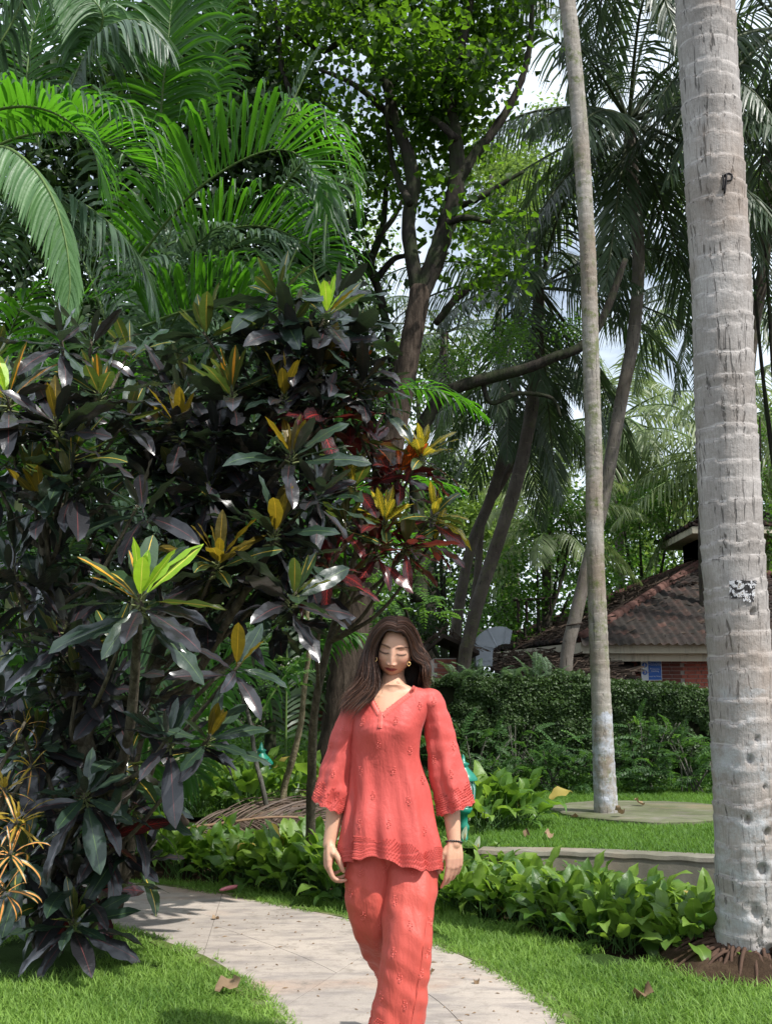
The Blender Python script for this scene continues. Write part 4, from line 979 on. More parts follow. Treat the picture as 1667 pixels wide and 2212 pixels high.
areca_frond(ar[0], [(560, 330, 9.3), (620, 250, 9.2), (690, 262, 9.2), (745, 320, 9.2), (765, 400, 9.2), (770, 470, 9.2)], L=.62, n=40, w=.026, vee=15, droop=1.3, dpow=1.6, seed=4, mat_=M_ARECA)
areca_frond(ar[0], [(600, 420, 9.0), (660, 350, 8.9), (700, 380, 8.8), (705, 450, 8.8), (700, 540, 8.8)], L=.5, n=40, w=.026, vee=0, droop=1.3, dpow=1.4, seed=5, mat_=M_ARECA_G)
areca_frond(ar[0], [(600, 330, 9.6), (625, 240, 9.6), (660, 160, 9.6), (688, 108, 9.6)], L=.32, n=26, w=.03, vee=25, droop=1.0, dpow=2, seed=6, up=(-1, -.3, .3), mat_=M_ARECA_G)
areca_frond(ar[1], [(-60, 345, 8.3), (30, 300, 8.2), (120, 285, 8.0), (210, 300, 7.9), (290, 350, 7.9), (330, 420, 7.9)], L=.84, n=56, w=.038, vee=56, droop=3.4, dpow=4.2, seg=10, seed=7, up=(-.1, -.3, 1))
areca_frond(ar[1], [(-80, 260, 7.7), (20, 232, 7.6), (95, 236, 7.5), (160, 270, 7.5), (205, 330, 7.5), (215, 400, 7.5)], L=.62, n=36, w=.044, vee=15, droop=1.0, dpow=2.4, seed=8)
areca_frond(ar[1], [(-60, 330, 7.3), (10, 318, 7.2), (70, 360, 7.1), (115, 430, 7.0), (142, 520, 7.0), (152, 610, 7.0), (146, 668, 7.0)], L=.42, n=72, w=.030, vee=-20, droop=1.6, dpow=.9, seed=9, mat_=M_ARECA_P, up=(.3, -.6, .8))
areca_frond(ar[1], [(-60, 420, 8.2), (60, 405, 8.0), (160, 430, 7.9), (245, 490, 7.8), (300, 560, 7.8), (330, 640, 7.8)], L=.78, n=52, w=.038, vee=0, droop=1.1, dpow=1.5, seed=10, mat_=M_ARECA_G)
areca_frond(ar[1], [(-50, 560, 7.9), (20, 470, 7.8), (80, 440, 7.6), (120, 470, 7.5), (140, 560, 7.5)], L=.6, n=40, w=.026, vee=0, droop=1.2, dpow=1.4, seed=11, mat_=M_ARECA_G)
areca_frond(ar[1], [(-40, 150, 8.8), (20, 60, 8.8), (60, -20, 8.8), (120, -90, 8.8)], L=.8, n=48, w=.038, vee=10, droop=1.0, dpow=1.2, seed=12, up=(-1, -.3, .3), mat_=M_ARECA_G)
areca_frond(ar[2], [(345, 300, 10.2), (352, 200, 10.1), (362, 110, 10), (370, 20, 10), (380, -70, 10)], L=.90, n=48, w=.050, vee=8, droop=1.1, dpow=2.2, seed=13, up=(-.2, -1, .2))
areca_frond(ar[2], [(200, 120, 9.8), (215, 75, 9.7), (222, 30, 9.6), (190, -10, 9.5), (140, -30, 9.4)], L=.66, n=50, w=.044, vee=-10, droop=1.6, dpow=.8, seed=14, mat_=M_ARECA_P, up=(.3, -1, .4))
areca_frond(ar[2], [(130, 260, 9.6), (170, 150, 9.5), (230, 60, 9.3), (310, 45, 9.2), (360, 100, 9.2)], L=.72, n=54, w=.040, vee=0, droop=1.5, dpow=.9, seed=15, mat_=M_ARECA_G, up=(0, -.6, 1))
areca_frond(ar[2], [(420, 300, 10.4), (450, 180, 10.3), (470, 80, 10.3), (485, -30, 10.3)], L=.62, n=46, w=.042, vee=15, droop=1.1, dpow=2, seed=16, up=(-.3, -1, .2))
areca_frond(ar[2], [(90, 330, 9.9), (60, 200, 9.8), (70, 80, 9.8), (110, -40, 9.8)], L=.8, n=48, w=.038, vee=10, droop=1.0, dpow=1.4, seed=17, up=(0, -1, .2))
# the low fan behind the croton stems
areca_frond(ar[3], [(200, 1760, 7.9), (230, 1620, 7.8), (255, 1520, 7.7), (300, 1450, 7.6), (360, 1425, 7.5), (410, 1450, 7.5)], L=.62, n=34, w=.040, vee=12, droop=.7, dpow=2, seed=18, mat_=M_ARECA_P, up=(-.6, -1, .6))
areca_frond(ar[3], [(250, 1800, 7.9), (280, 1720, 7.8), (320, 1660, 7.7), (370, 1640, 7.6), (430, 1680, 7.5)], L=.5, n=34, w=.032, vee=10, droop=.9, dpow=1.6, seed=19, up=(-.5, -1, .7))
areca_frond(ar[3], [(120, 1250, 8.3), (170, 1150, 8.2), (240, 1090, 8.1), (310, 1100, 8.0), (350, 1160, 8.0)], L=.55, n=44, w=.026, vee=0, droop=1.1, dpow=1.5, seed=20, mat_=M_ARECA_G)
areca_frond(ar[3], [(400, 1640, 8.2), (440, 1520, 8.2), (500, 1440, 8.1), (560, 1410, 8.1)], L=.5, n=34, w=.028, vee=10, droop=.9, dpow=1.6, seed=21, up=(-.5, -1, .7))
# fill: more fronds springing from each clump
def areca_fill(root, base, n, seed, Lf=2.6, elr=(35, 86), zr=(.4, 2.4), mats=None, azr=(0, 6.283), w=.040):
    g = np.random.default_rng(seed)
    for k in range(n):
        az = g.uniform(*azr); el = R(g.uniform(*elr)); p = A(base, float) + A([g.normal(0, .25), g.normal(0, .25), g.uniform(*zr)]); d = A([math.cos(az) * math.cos(el), math.sin(az) * math.cos(el), math.sin(el)]); P = [p]; L_ = Lf * g.uniform(.75, 1.15)
        for j in range(7):
            d = nrm(d + A([0, 0, -1.]) * (.06 + .34 * (j / 7)**1.2)); P.append(P[-1] + d * L_ / 7)
        m = frond_mb(P, (0, 0, 1.) if el < 1.3 else (-math.cos(az), -math.sin(az), .2), g.uniform(.5, .68), 40, w, droop=1.3, dpow=g.uniform(1.2, 3), vee=g.uniform(0, 40), seed=seed * 50 + k, seg=5, mid=False, rr=(.016, .004))
        mt = (mats or [M_ARECA, M_ARECA_G])[g.integers(0, len(mats or [0, 0]))]; part('frond', m, [mt, M_RACHIS], root)
areca_fill(ar[0], (-1.5, 9.9, 1.2), 14, 61, zr=(.3, 1.8)); areca_fill(ar[1], (-3.5, 8.6, .8), 12, 62, zr=(.4, 2.6), azr=(-1.4, 1.8)); areca_fill(ar[2], (-2.5, 10.9, 2.0), 16, 63, zr=(.5, 3.2)); areca_fill(ar[2], (-1.2, 11.6, 2.6), 8, 66, zr=(.5, 3.2))
areca_fill(ar[3], (-2.3, 8.3, .1), 8, 64, zr=(0, .4), Lf=1.7, elr=(45, 85)); areca_fill(ar[4], (-1.7, 12.0, .3), 7, 65, zr=(.3, 2.0), Lf=2.2, mats=[M_COCO, M_ARECA])
M_CANE = barkmat('areca_cane', (0.14, 0.16, 0.07), (0.24, 0.25, 0.13), (0.06, 0.06, 0.03), crack=.2)
g = np.random.default_rng(77)
for root, b, n in ((ar[0], (-1.9, 9.9), 4), (ar[1], (-3.5, 8.6), 5), (ar[2], (-2.5, 10.9), 6)):
    for k in range(n):
        x, y = b[0] + g.normal(0, .25), b[1] + g.normal(0, .2); h = g.uniform(1.6, 4.2) if n > 3 else 1.3
        mb = MB(); mb.tube(catmull([A([x, y, .05]), A([x + g.normal(0, .1), y, h * .5]), A([x + g.normal(0, .25), y + g.normal(0, .2), h])], 14), np.linspace(.045, .03, 14), 8); part('stem', mb, M_CANE, root)
# ---------------------------------------------------------------- broad-leaved trees
def woodmat(name, a, b, moss=0.0, sc=(18, 18, 4)):
    t = NT(name); P = t.pos(); n = t.noise(1.0, 8, .7, t.scaled(P, sc), dist=.4); c = t.ramp(n, [(.32, tuple(x * .35 for x in a)), (.5, a), (.72, b)])
    c = t.mix(t.ramp(t.noise(1.6, 5, .6, P), [(.45, 0.0), (.7, .5)]), c, tuple(x * .55 for x in a))
    if moss: c = t.mix(t.ramp(t.noise(2.2, 6, .7, P), [(.45, 0.0), (.6, moss)]), c, (.03, .05, .015, 1))
    return t.done(t.bsdf(c, .92, .15, t.bump(n, 1.0, .03)))
M_BARK = woodmat('brown_bark', (0.052, 0.038, 0.029), (0.118, 0.090, 0.070))
M_BARKD = woodmat('dark_mossy_bark', (0.030, 0.025, 0.021), (0.065, 0.055, 0.045), .5)
M_BARKG = woodmat('grey_bark', (0.10, 0.095, 0.08), (0.20, 0.19, 0.16), .3)
M_BARKY = woodmat('pale_yellow_bark', (0.26, 0.215, 0.13), (0.40, 0.35, 0.24), 0, (26, 26, 20))
def limb(px, rad, mat_, parent, name='limb', seg=12, knob=.0, n=None, world=None):
    pts = world if world is not None else [U(*p) for p in px]; n = n or max(10, len(pts) * 6); C = catmull(pts, n); r = catmull(np.column_stack([np.arange(len(rad)), rad, rad]), n)[:, 1] if len(rad) > 2 else np.linspace(rad[0], rad[-1], n)
    if knob:
        g = np.random.default_rng(len(pts) * 7 + int(abs(pts[0][0]) * 10)); r = r * (1 + g.normal(0, knob, n)); C = C + g.normal(0, knob * .12, C.shape) * r[:, None] * 3
    mb = MB(); mb.tube(C, np.maximum(r, .003), seg); return part(name, mb, mat_, parent)
def canopy(cl, n, size, seed, gate=.0, mb=None, spread=.9, asp=.62, per=26, up=.5, fold=.25):
    "cl: list of (centre, radii); leaves gather in small sprays inside each ellipsoid, thinned by noise so that gaps stay"
    g = np.random.default_rng(seed); Ps, Ns = [], []; vol = A([np.prod(r) for _, r in cl])**.67; cnt = (n * vol / vol.sum() / per).astype(int) + 1
    for (c, r), k in zip(cl, cnt):
        d = nrm(g.normal(0, 1, (k, 3))); rad = g.uniform(.25, 1, k)**.45; q = A(c) + d * rad[:, None] * A(r)
        keep = A([mnoise.noise(Vector(p * .9)) + .5 * mnoise.noise(Vector(p * 2.3)) for p in q]) > gate; q, d = q[keep], d[keep]
        m = len(q); o = g.normal(0, 1, (m, per, 3)) * A([1, 1, .55]) * size * 2.1; p = (q[:, None] + o).reshape(-1, 3); Ps.append(p); Ns.append(np.repeat(d * .5 + A([0, 0, up]), per, 0))
    P = np.concatenate(Ps); N = np.concatenate(Ns); return leafcloud(P, N, size, seed + 1, mb, spread=spread, asp=asp, fold=fold)
M_LF1 = leafmat('teak_leaf', (0.010, 0.026, 0.006), (0.038, 0.088, 0.012), (0.24, 0.50, 0.018), trans=.50, rough=.5, spec=.3, patch=.7)
M_LF2 = leafmat('shrub_leaf', (0.022, 0.058, 0.012), (0.065, 0.15, 0.025), (0.22, 0.50, 0.03), trans=.4, rough=.5, spec=.3, patch=.7)
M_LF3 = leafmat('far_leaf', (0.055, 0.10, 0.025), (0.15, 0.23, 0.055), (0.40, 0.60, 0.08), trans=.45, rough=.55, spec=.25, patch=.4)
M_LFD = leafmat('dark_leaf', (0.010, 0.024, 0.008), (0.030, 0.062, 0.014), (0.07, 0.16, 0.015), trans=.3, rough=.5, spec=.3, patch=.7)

DT = 13.8
bt = thing('forked_tree', 'big brown tree behind the woman forking into two dark mossy limbs', 'tree', G(735, 1680, .3))
limb([(728, 1720, DT), (735, 1640, DT), (748, 1520, DT), (760, 1400, DT), (775, 1280, DT), (808, 1120, DT), (845, 970, DT), (868, 860, DT), (884, 760, DT), (902, 660, DT), (908, 620, DT)], [.38, .30, .27, .24, .21, .19, .165, .15, .14, .145, .14], M_BARK, bt, 'trunk', 20, .02, n=70)
for p, r in (([(735, 1655, DT), (700, 1672, DT - .2), (655, 1690, DT - .5), (630, 1705, DT - .8)], [.16, .10, .06, .02]), ([(735, 1660, DT), (690, 1650, DT + .2), (640, 1668, DT + .1)], [.14, .08, .02]), ([(745, 1660, DT), (800, 1690, DT - .4), (850, 1712, DT - .8)], [.15, .08, .02])): limb(p, r, M_BARK, bt, 'root', 10, .05)
limb([(906, 640, DT), (890, 560, DT), (882, 480, DT), (892, 400, DT), (880, 330, DT), (850, 260, DT), (838, 190, DT), (800, 120, DT), (770, 40, DT), (750, -60, DT)], [.12, .10, .095, .10, .085, .08, .07, .06, .05, .04], M_BARKD, bt, 'limb', 14, .05)
limb([(908, 640, DT), (940, 560, DT), (965, 480, DT), (985, 400, DT), (985, 320, DT), (975, 240, DT), (985, 140, DT), (1010, 40, DT), (1020, -60, DT)], [.12, .13, .13, .115, .10, .085, .07, .06, .05], M_BARKD, bt, 'limb', 14, .07)
limb([(985, 400, DT), (1020, 340, DT), (1060, 290, DT), (1110, 210, DT), (1140, 120, DT), (1150, 0, DT)], [.09, .07, .06, .05, .04, .03], M_BARKD, bt, 'limb', 10, .06)
limb([(930, 570, DT), (950, 500, DT + .3), (965, 430, DT + .5)], [.08, .07, .04], M_BARKG, bt, 'limb', 10, .04)
for p in ([(885, 440), (850, 360), (835, 240), (845, 200)], [(842, 250), (790, 200), (740, 170), (690, 150)], [(838, 200), (870, 150), (920, 140), (960, 150)], [(790, 110), (740, 90), (700, 110), (660, 90), (620, 60)], [(770, 60), (800, 0), (830, -50)],
          [(985, 300), (940, 260), (900, 250), (870, 230)], [(980, 200), (930, 130), (900, 60), (890, -20)], [(600, 330), (640, 250), (610, 150), (600, 60), (590, -40)], [(975, 450), (1030, 430), (1080, 400), (1130, 370)], [(965, 480), (1010, 470), (1060, 480)]):
    limb([(x, y, DT + .3 * math.sin(x)) for x, y in p], [.055, .045, .035, .025][:len(p)] if len(p) < 5 else [.06, .05, .04, .035, .03], M_BARKD, bt, 'branch', 8, .08)
cl = []
for x, y, rx, rz, dd in ((600, 60, .9, .7, .8), (720, 20, 1.0, .8, 0), (850, 60, 1.0, .8, -.3), (980, 90, .9, .7, .4), (700, 190, .7, .5, .6), (900, 200, .8, .6, .5), (1010, 230, .6, .5, .2), (820, 330, .35, .3, .8), (760, 400, .4, .35, 1.2), (870, 150, .9, .5, -.4), (940, 330, .35, .3, .9), (1040, 420, .45, .3, .2), (1060, 560, .3, .2, .2),
                        (560, 200, .7, .8, 1.6), (640, 330, .6, .6, 1.8), (1050, 30, .8, .7, .2), (940, 0, 1.2, .8, .8), (780, -60, 1.6, .8, .2), (1000, 460, .35, .3, .0), (930, 440, .25, .25, .8)):
    cl.append((U(x, y, DT + dd), (rx, 1.1, rz)))
part('crown', canopy(cl, 25000, .130, 41, -.06, asp=.78, per=16, up=.5, fold=.5), M_LF1, bt, kind='stuff')

# dark thin twisted tree left of the big one and others
tw = thing('twisted_tree', 'thin dark crooked tree left of the fork showing against the bright sky', 'tree', G(700, 1650, .3))
limb([(740, 1500, 16), (780, 1200, 16), (845, 860, 16), (842, 740, 16), (830, 680, 16), (815, 620, 16), (800, 570, 16), (825, 500, 16), (832, 430, 16), (838, 340, 16)], [.12, .11, .10, .095, .09, .085, .07, .06, .05, .04], M_BARKD, tw, 'trunk', 10, .06)
limb([(815, 600, 16), (850, 560, 16), (880, 550, 16), (920, 520, 16)], [.06, .05, .045, .03], M_BARKD, tw, 'limb', 8, .08)
limb([(800, 580, 16.5), (815, 520, 16.5), (850, 470, 16.5), (870, 430, 16.5)], [.06, .05, .045, .03], M_BARKG, tw, 'limb', 8, .05)
part('crown', canopy([(U(790, 460, 16.5), (.6, .8, .5)), (U(845, 400, 16.5), (.5, .6, .4)), (U(780, 330, 17), (.6, .6, .6))], 1100, .11, 47, 0, per=14), M_LF1, tw, kind='stuff')
lb = thing('leaning_tree', 'leaning dark tree whose long bare limb arches behind the slim palm', 'tree', (1.2, 15.6, .3))
limb([(905, 1300, 15.6), (900, 1100, 15.6), (905, 960, 15.5), (935, 880, 15.4), (980, 840, 15.3), (1060, 815, 15.2), (1140, 795, 15.1), (1200, 770, 15), (1255, 748, 15), (1300, 690, 15), (1350, 560, 15)], [.13, .12, .11, .115, .10, .095, .085, .075, .07, .06, .04], M_BARKD, lb, 'limb', 12, .05)
limb([(940, 700, 15.4), (990, 640, 15.4), (1050, 600, 15.4), (1130, 590, 15.4)], [.05, .06, .05, .03], M_BARKD, lb, 'limb', 8, .06)
limb([(1040, 820, 15.3), (1060, 870, 15.3), (1120, 850, 15.4), (1190, 860, 15.5), (1210, 900, 15.5)], [.035, .04, .035, .03, .02], M_BARKD, lb, 'branch', 8, .08)
cl = [(U(x, y, 15.4 + d), (rx, .7, rz)) for x, y, rx, rz, d in ((960, 780, .35, .25, 0), (1080, 740, .4, .25, .3), (1150, 720, .45, .25, .2), (1220, 720, .3, .2, .2), (930, 830, .3, .2, .2), (1060, 480, .5, .3, .9), (1110, 540, .6, .3, .9))]
part('crown', canopy(cl, 6500, .055, 48, -.1, per=30), M_LF2, lb, kind='stuff')

# mid distance bushes and trees behind the wall
def bushy(name, label, cat, cl, D, n, size, seed, mat_, trunk=None, group=None, gate=0.0, per=22, base_px=None, bark=None, z0=.25):
    c3 = [(U(x, y, D + dd), (rx, ry, rz)) for x, y, dd, rx, ry, rz in cl]; b = A([c3[0][0][0], D, z0]) if base_px is None else U(*base_px, D)
    root = thing(name, label, cat, b, group)
    for i, (c, r) in enumerate(c3[:6]):
        st = A([b[0], D, z0]) if i == 0 else A([b[0], D, z0]) + (c3[0][0] - A([b[0], D, z0])) * (.30 + .05 * i); mid = st * .45 + A(c) * .55 + A([.15 * math.sin(i * 3), 0, -.15 * r[2]])
        limb(None, [.09 if i == 0 else .05, .06 if i == 0 else .04, .02], bark or M_BARKD, root, 'trunk' if i == 0 else 'limb', 8, .05, world=[st, mid, A(c)])
    part('crown', canopy(c3, n, size, seed, gate, per=per), mat_, root, kind='stuff'); return root
bushy('broadleaf_tree', 'bushy green tree rising behind the tiled roof between slim and thick palms', 'tree', [(1380, 1130, 0, 1.0, 1.0, .9), (1300, 1230, 0, .9, .9, .7), (1430, 1230, .5, 1.0, 1, .8), (1450, 1080, .8, .7, .8, .7), (1340, 1060, .4, .5, .6, .4)], 27.5, 9500, .115, 51, M_LF2)
bushy('broadleaf_tree', 'green tree with drooping branches between the dark trunks and the slim palm', 'tree', [(1160, 1230, 0, 1.1, 1.0, .7), (1080, 1300, 0, .8, .9, .7), (1230, 1280, .5, 1.0, 1, .8), (1210, 1150, .4, .9, .9, .5), (1130, 1350, -.3, .9, .7, .45), (1240, 1100, .2, .5, .5, .5)], 24.5, 10500, .11, 52, M_LF2)
bushy('broadleaf_tree', 'dark leafy tree filling the gap right of the woman over the brick hut', 'tree', [(960, 1240, 0, .9, .8, .9), (930, 1120, 0, .6, .7, .8), (1000, 1330, .5, .9, .8, .5), (890, 1330, 0, .8, .8, .5), (960, 1020, .3, .5, .6, .5)], 22.5, 8000, .10, 53, M_LFD)
bushy('broadleaf_tree', 'small-leaved tree with pale green crown at the right edge behind the thick trunk', 'tree', [(1640, 1100, 0, .9, .9, 1.1), (1680, 1250, 0, .9, .9, .8), (1640, 900, .3, .6, .6, .6)], 25, 5000, .10, 54, M_LF2)
bushy('broadleaf_tree', 'dark round-leaved tree top right beyond the thick trunk', 'tree', [(1650, 500, 0, .55, .7, .6), (1690, 600, 0, .6, .6, .5), (1625, 580, .2, .35, .5, .4)], 18, 1500, .13, 55, M_LFD)
# dense dark mass at the left behind the areca palms
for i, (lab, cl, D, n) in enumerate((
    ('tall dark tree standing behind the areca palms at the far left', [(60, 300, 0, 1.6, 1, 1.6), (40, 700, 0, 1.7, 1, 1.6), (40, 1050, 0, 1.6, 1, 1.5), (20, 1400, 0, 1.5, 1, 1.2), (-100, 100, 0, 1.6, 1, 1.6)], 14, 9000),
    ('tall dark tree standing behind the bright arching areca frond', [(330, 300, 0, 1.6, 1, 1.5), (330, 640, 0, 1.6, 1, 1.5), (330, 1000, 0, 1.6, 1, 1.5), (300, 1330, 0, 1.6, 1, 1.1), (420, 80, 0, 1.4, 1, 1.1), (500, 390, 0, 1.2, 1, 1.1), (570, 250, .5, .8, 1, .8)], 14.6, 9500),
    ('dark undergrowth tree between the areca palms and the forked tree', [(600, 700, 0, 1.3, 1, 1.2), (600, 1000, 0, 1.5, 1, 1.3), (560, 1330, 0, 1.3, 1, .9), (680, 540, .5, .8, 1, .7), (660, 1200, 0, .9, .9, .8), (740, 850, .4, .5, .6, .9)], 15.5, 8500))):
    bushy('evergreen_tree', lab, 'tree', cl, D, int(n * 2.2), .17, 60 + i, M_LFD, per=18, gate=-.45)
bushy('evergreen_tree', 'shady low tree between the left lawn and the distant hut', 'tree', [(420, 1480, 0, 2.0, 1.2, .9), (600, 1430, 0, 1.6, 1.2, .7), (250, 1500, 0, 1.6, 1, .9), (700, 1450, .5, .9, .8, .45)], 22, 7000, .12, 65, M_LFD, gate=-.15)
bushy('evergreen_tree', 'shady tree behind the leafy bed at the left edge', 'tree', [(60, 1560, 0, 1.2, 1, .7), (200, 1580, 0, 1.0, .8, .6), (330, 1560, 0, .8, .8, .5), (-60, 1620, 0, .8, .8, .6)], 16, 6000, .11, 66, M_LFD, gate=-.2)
# far sunlit trees: a ring of them
cl = [(A([x, 33.5 + 1.5 * math.sin(x), 2.9 + .8 * math.sin(x * 1.7)]), (1.9, 1.3, 2.7)) for x in np.arange(-13, 17, 1.5)]; o = link('far_undergrowth', canopy(cl, 42000, .18, 399, -.42, per=22).mesh('far_undergrowth', M_LF2)); tag(o, 'dense mass of bright undergrowth far behind the garden', 'undergrowth', kind='stuff')
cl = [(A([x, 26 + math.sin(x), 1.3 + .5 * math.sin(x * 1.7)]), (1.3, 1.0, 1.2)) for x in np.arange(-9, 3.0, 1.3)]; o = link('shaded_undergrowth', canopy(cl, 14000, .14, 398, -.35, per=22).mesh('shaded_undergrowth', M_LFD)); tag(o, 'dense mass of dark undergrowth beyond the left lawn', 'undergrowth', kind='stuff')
g = np.random.default_rng(81); FT = []
FARL = ['pale far tree at the left edge behind the areca palms', 'tall far tree behind the drooping areca frond', 'far tree behind the purple croton tops', 'far tree behind the lowest arching areca frond', 'far tree low behind the forked trunk and red croton', 'far tree seen in the fork of the big brown tree', 'pale bushy far tree left of the leaning dark coconut trunks', 'bright far tree between the leaning dark coconut trunks', 'low far tree just left of the pavilion cupola', 'far tree right behind the pavilion ridge', 'far tree right of the thick palm above the roof', 'far tree at the right edge behind the pavilion', 'high far tree behind the middle of the thick palm', 'high far tree between forked tree and slim palm', 'high far tree behind the canopy of the forked tree', 'low far tree right above the head of the woman', 'high far tree behind the coconut crown by the slim palm']
for i, (x, y, D, s_) in enumerate(((-100, 1000, 40, 5), (150, 700, 42, 5.5), (420, 900, 40, 5), (620, 600, 44, 5), (760, 1050, 38, 4.2), (900, 820, 44, 3.4), (1010, 1160, 36, 3.0), (1090, 1010, 40, 3.0), (1330, 1180, 40, 3.0), (1500, 1230, 38, 3.0), (1640, 1150, 42, 3.4), (1750, 900, 42, 4.0), (1560, 420, 40, 2.6), (1060, 380, 40, 3.6), (520, 220, 44, 5.0), (880, 1300, 40, 3.5), (1150, 330, 44, 2.6))):
    c = U(x, y, D); cl = [(c + A([g.normal(0, s_ * .35), g.normal(0, s_ * .2), g.normal(0, s_ * .3)]), (s_ * .42, s_ * .4, s_ * .36)) for _ in range(6)]
    FT.append((c, cl, s_))
    root = thing('distant_tree', None, 'tree', (c[0], c[1], .2), 'sunlit trees in the far background'); root['label'] = 'pale sunlit tree far behind the garden seen through the nearer foliage' if False else FARL[i]
    limb(None, [.28, .2, .08], M_BARKG, root, 'trunk', 8, .04, world=[A([c[0], c[1], .2]), A([c[0] + .3, c[1], c[2] * .5]), c])
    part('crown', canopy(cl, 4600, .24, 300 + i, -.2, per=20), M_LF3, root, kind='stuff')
# ---------------------------------------------------------------- leaf meshes
def blade_mesh(name, L, Wd, shape, mats, nl=8, nw=4, bend=0.3, fold=.18, wave=.06, wn=3.0, tip=0.0, petiole=0.0, pr=.004, twist=0.0, seed=0, mb=None, M=None, side_curl=0.0):
    "a single leaf along +x, upper side +z; shape(t) = half width profile 0..1"
    g = np.random.default_rng(seed); own = mb is None; mb = mb or MB()
    s = np.linspace(0, 1, nl + 1); ang = -bend * s**1.3 * 1.6 - tip * np.clip(s - .6, 0, 1)**1.5 * 6
    dx = np.cumsum(np.concatenate([[0], np.cos(ang[1:])])) * L / nl; dz = np.cumsum(np.concatenate([[0], np.sin(ang[1:])])) * L / nl
    if petiole:
        k = 4; pa = np.linspace(.35, 0, k + 1); px_ = np.concatenate([[0], np.cumsum(np.cos(pa[1:]))]) * petiole / k; pz_ = np.concatenate([[0], np.cumsum(np.sin(pa[1:]))]) * petiole / k
        pc = np.column_stack([px_, np.zeros(k + 1), pz_]); dx = dx + pc[-1, 0]; dz = dz + pc[-1, 2]
    u = np.linspace(-1, 1, nw + 1); w = A([shape(t) for t in s]) * Wd * .5
    ph = g.uniform(0, 6.28); P = np.zeros((nl + 1, nw + 1, 3)); tw = twist * s
    for j, uu in enumerate(u):
        y = uu * w; wv = wave * Wd * abs(uu)**1.5 * np.sin(s * wn * 6.28 + ph + (2.2 if uu > 0 else 0)) * np.clip(w / (Wd * .3), 0, 1)
        lift = abs(uu) * w * fold - side_curl * uu * uu * w + wv
        P[:, j, 0] = dx + (-np.sin(ang)) * lift; P[:, j, 1] = y * np.cos(tw) - lift * np.sin(tw) * .5; P[:, j, 2] = dz + np.cos(ang) * lift + y * np.sin(tw)
    if M is not None: P = P @ M[:3, :3].T + M[:3, 3]
    uv = np.stack(np.meshgrid((u + 1) / 2, s), -1); P = P[:, ::-1]; uv = uv[:, ::-1]; mb.grid(P, uv=uv, a=g.random() if not own else 0.0)
    if petiole:
        if M is not None: pc = pc @ M[:3, :3].T + M[:3, 3]
        mb.tube(pc, np.linspace(pr * 1.3, pr, k + 1), 4, m=1, caps=False)
    return mb.mesh(name, mats) if own else mb
lance = lambda t: (math.sin(math.pi * min(1, t * .95 + .03)**1.12))**.68 * (1 if t < .98 else .2)
ovate = lambda t: max(0.03, (math.sin(math.pi * (t * .96 + .03)**.72))**.85) if t < .99 else 0.03
strap = lambda t: max(.05, min(1, t * 6 + .25) * (1 - max(0, t - .75) / .27)**.6)
M_C_DARK = leafmat('croton_purple', (0.011, 0.011, 0.013), (0.036, 0.036, 0.040), (0.05, 0.045, 0.02), trans=.08, rough=.36, spec=.7, vein=(0.13, 0.04, 0.04), vein_w=.03, back=(0.020, 0.022, 0.020), coat=1.0, bumpy=.5)
M_C_GREEN = leafmat('croton_green', (0.022, 0.050, 0.022), (0.055, 0.095, 0.040), (0.20, 0.32, 0.03), trans=.22, rough=.36, spec=.55, vein=(0.62, 0.42, 0.06), vein_w=.07, back=(0.07, 0.07, 0.02), coat=1.0, bumpy=.5)
M_C_SAGE = leafmat('croton_grey_green', (0.014, 0.030, 0.020), (0.040, 0.066, 0.044), (0.08, 0.14, 0.04), trans=.15, rough=.36, spec=.6, vein=(0.10, 0.16, 0.05), vein_w=.03, back=(0.040, 0.036, 0.028), coat=1.0, bumpy=.5)
M_C_BRONZE = leafmat('croton_bronze', (0.055, 0.045, 0.008), (0.14, 0.105, 0.012), (0.42, 0.30, 0.015), trans=.40, rough=.42, spec=.4, vein=(0.55, 0.33, 0.03), vein_w=.035, bumpy=.5)
M_C_LIME = leafmat('croton_lime', (0.16, 0.34, 0.02), (0.34, 0.55, 0.04), (0.55, 0.85, 0.04), trans=.40, rough=.42, spec=.4, vein=(0.75, 0.75, 0.12), vein_w=.06, bumpy=.4)
M_C_ORANGE = leafmat('croton_orange_rib', (0.025, 0.055, 0.02), (0.06, 0.09, 0.02), (0.40, 0.30, 0.02), trans=.25, rough=.40, spec=.5, vein=(0.80, 0.33, 0.03), vein_w=.22, coat=1.0, bumpy=.5)
M_C_RED = leafmat('croton_red', (0.020, 0.012, 0.014), (0.065, 0.020, 0.022), (0.35, 0.05, 0.03), trans=.25, rough=.36, spec=.55, vein=(0.30, 0.030, 0.028), vein_w=.07, side=(11, 5, .07, .6), back=(0.07, 0.012, 0.016), coat=1.0, bumpy=.4)
M_C_FIRE = leafmat('croton_fire', (0.05, 0.03, 0.012), (0.10, 0.045, 0.012), (0.65, 0.13, 0.02), trans=.40, rough=.36, spec=.5, vein=(0.90, 0.16, 0.02), vein_w=.16, side=(11, 5, .16, .95), coat=1.0, bumpy=.4)
M_C_YEL = leafmat('croton_yellow_vein', (0.035, 0.065, 0.015), (0.09, 0.12, 0.018), (0.50, 0.46, 0.03), trans=.32, rough=.38, spec=.5, vein=(0.85, 0.60, 0.04), vein_w=.12, side=(10, 5, .13, .85), coat=1.0, bumpy=.4)
M_C_GOLD = leafmat('croton_gold', (0.20, 0.13, 0.015), (0.36, 0.25, 0.03), (0.60, 0.42, 0.05), trans=.35, rough=.42, spec=.4, vein=(0.50, 0.40, 0.05), vein_w=.08, bumpy=.4)
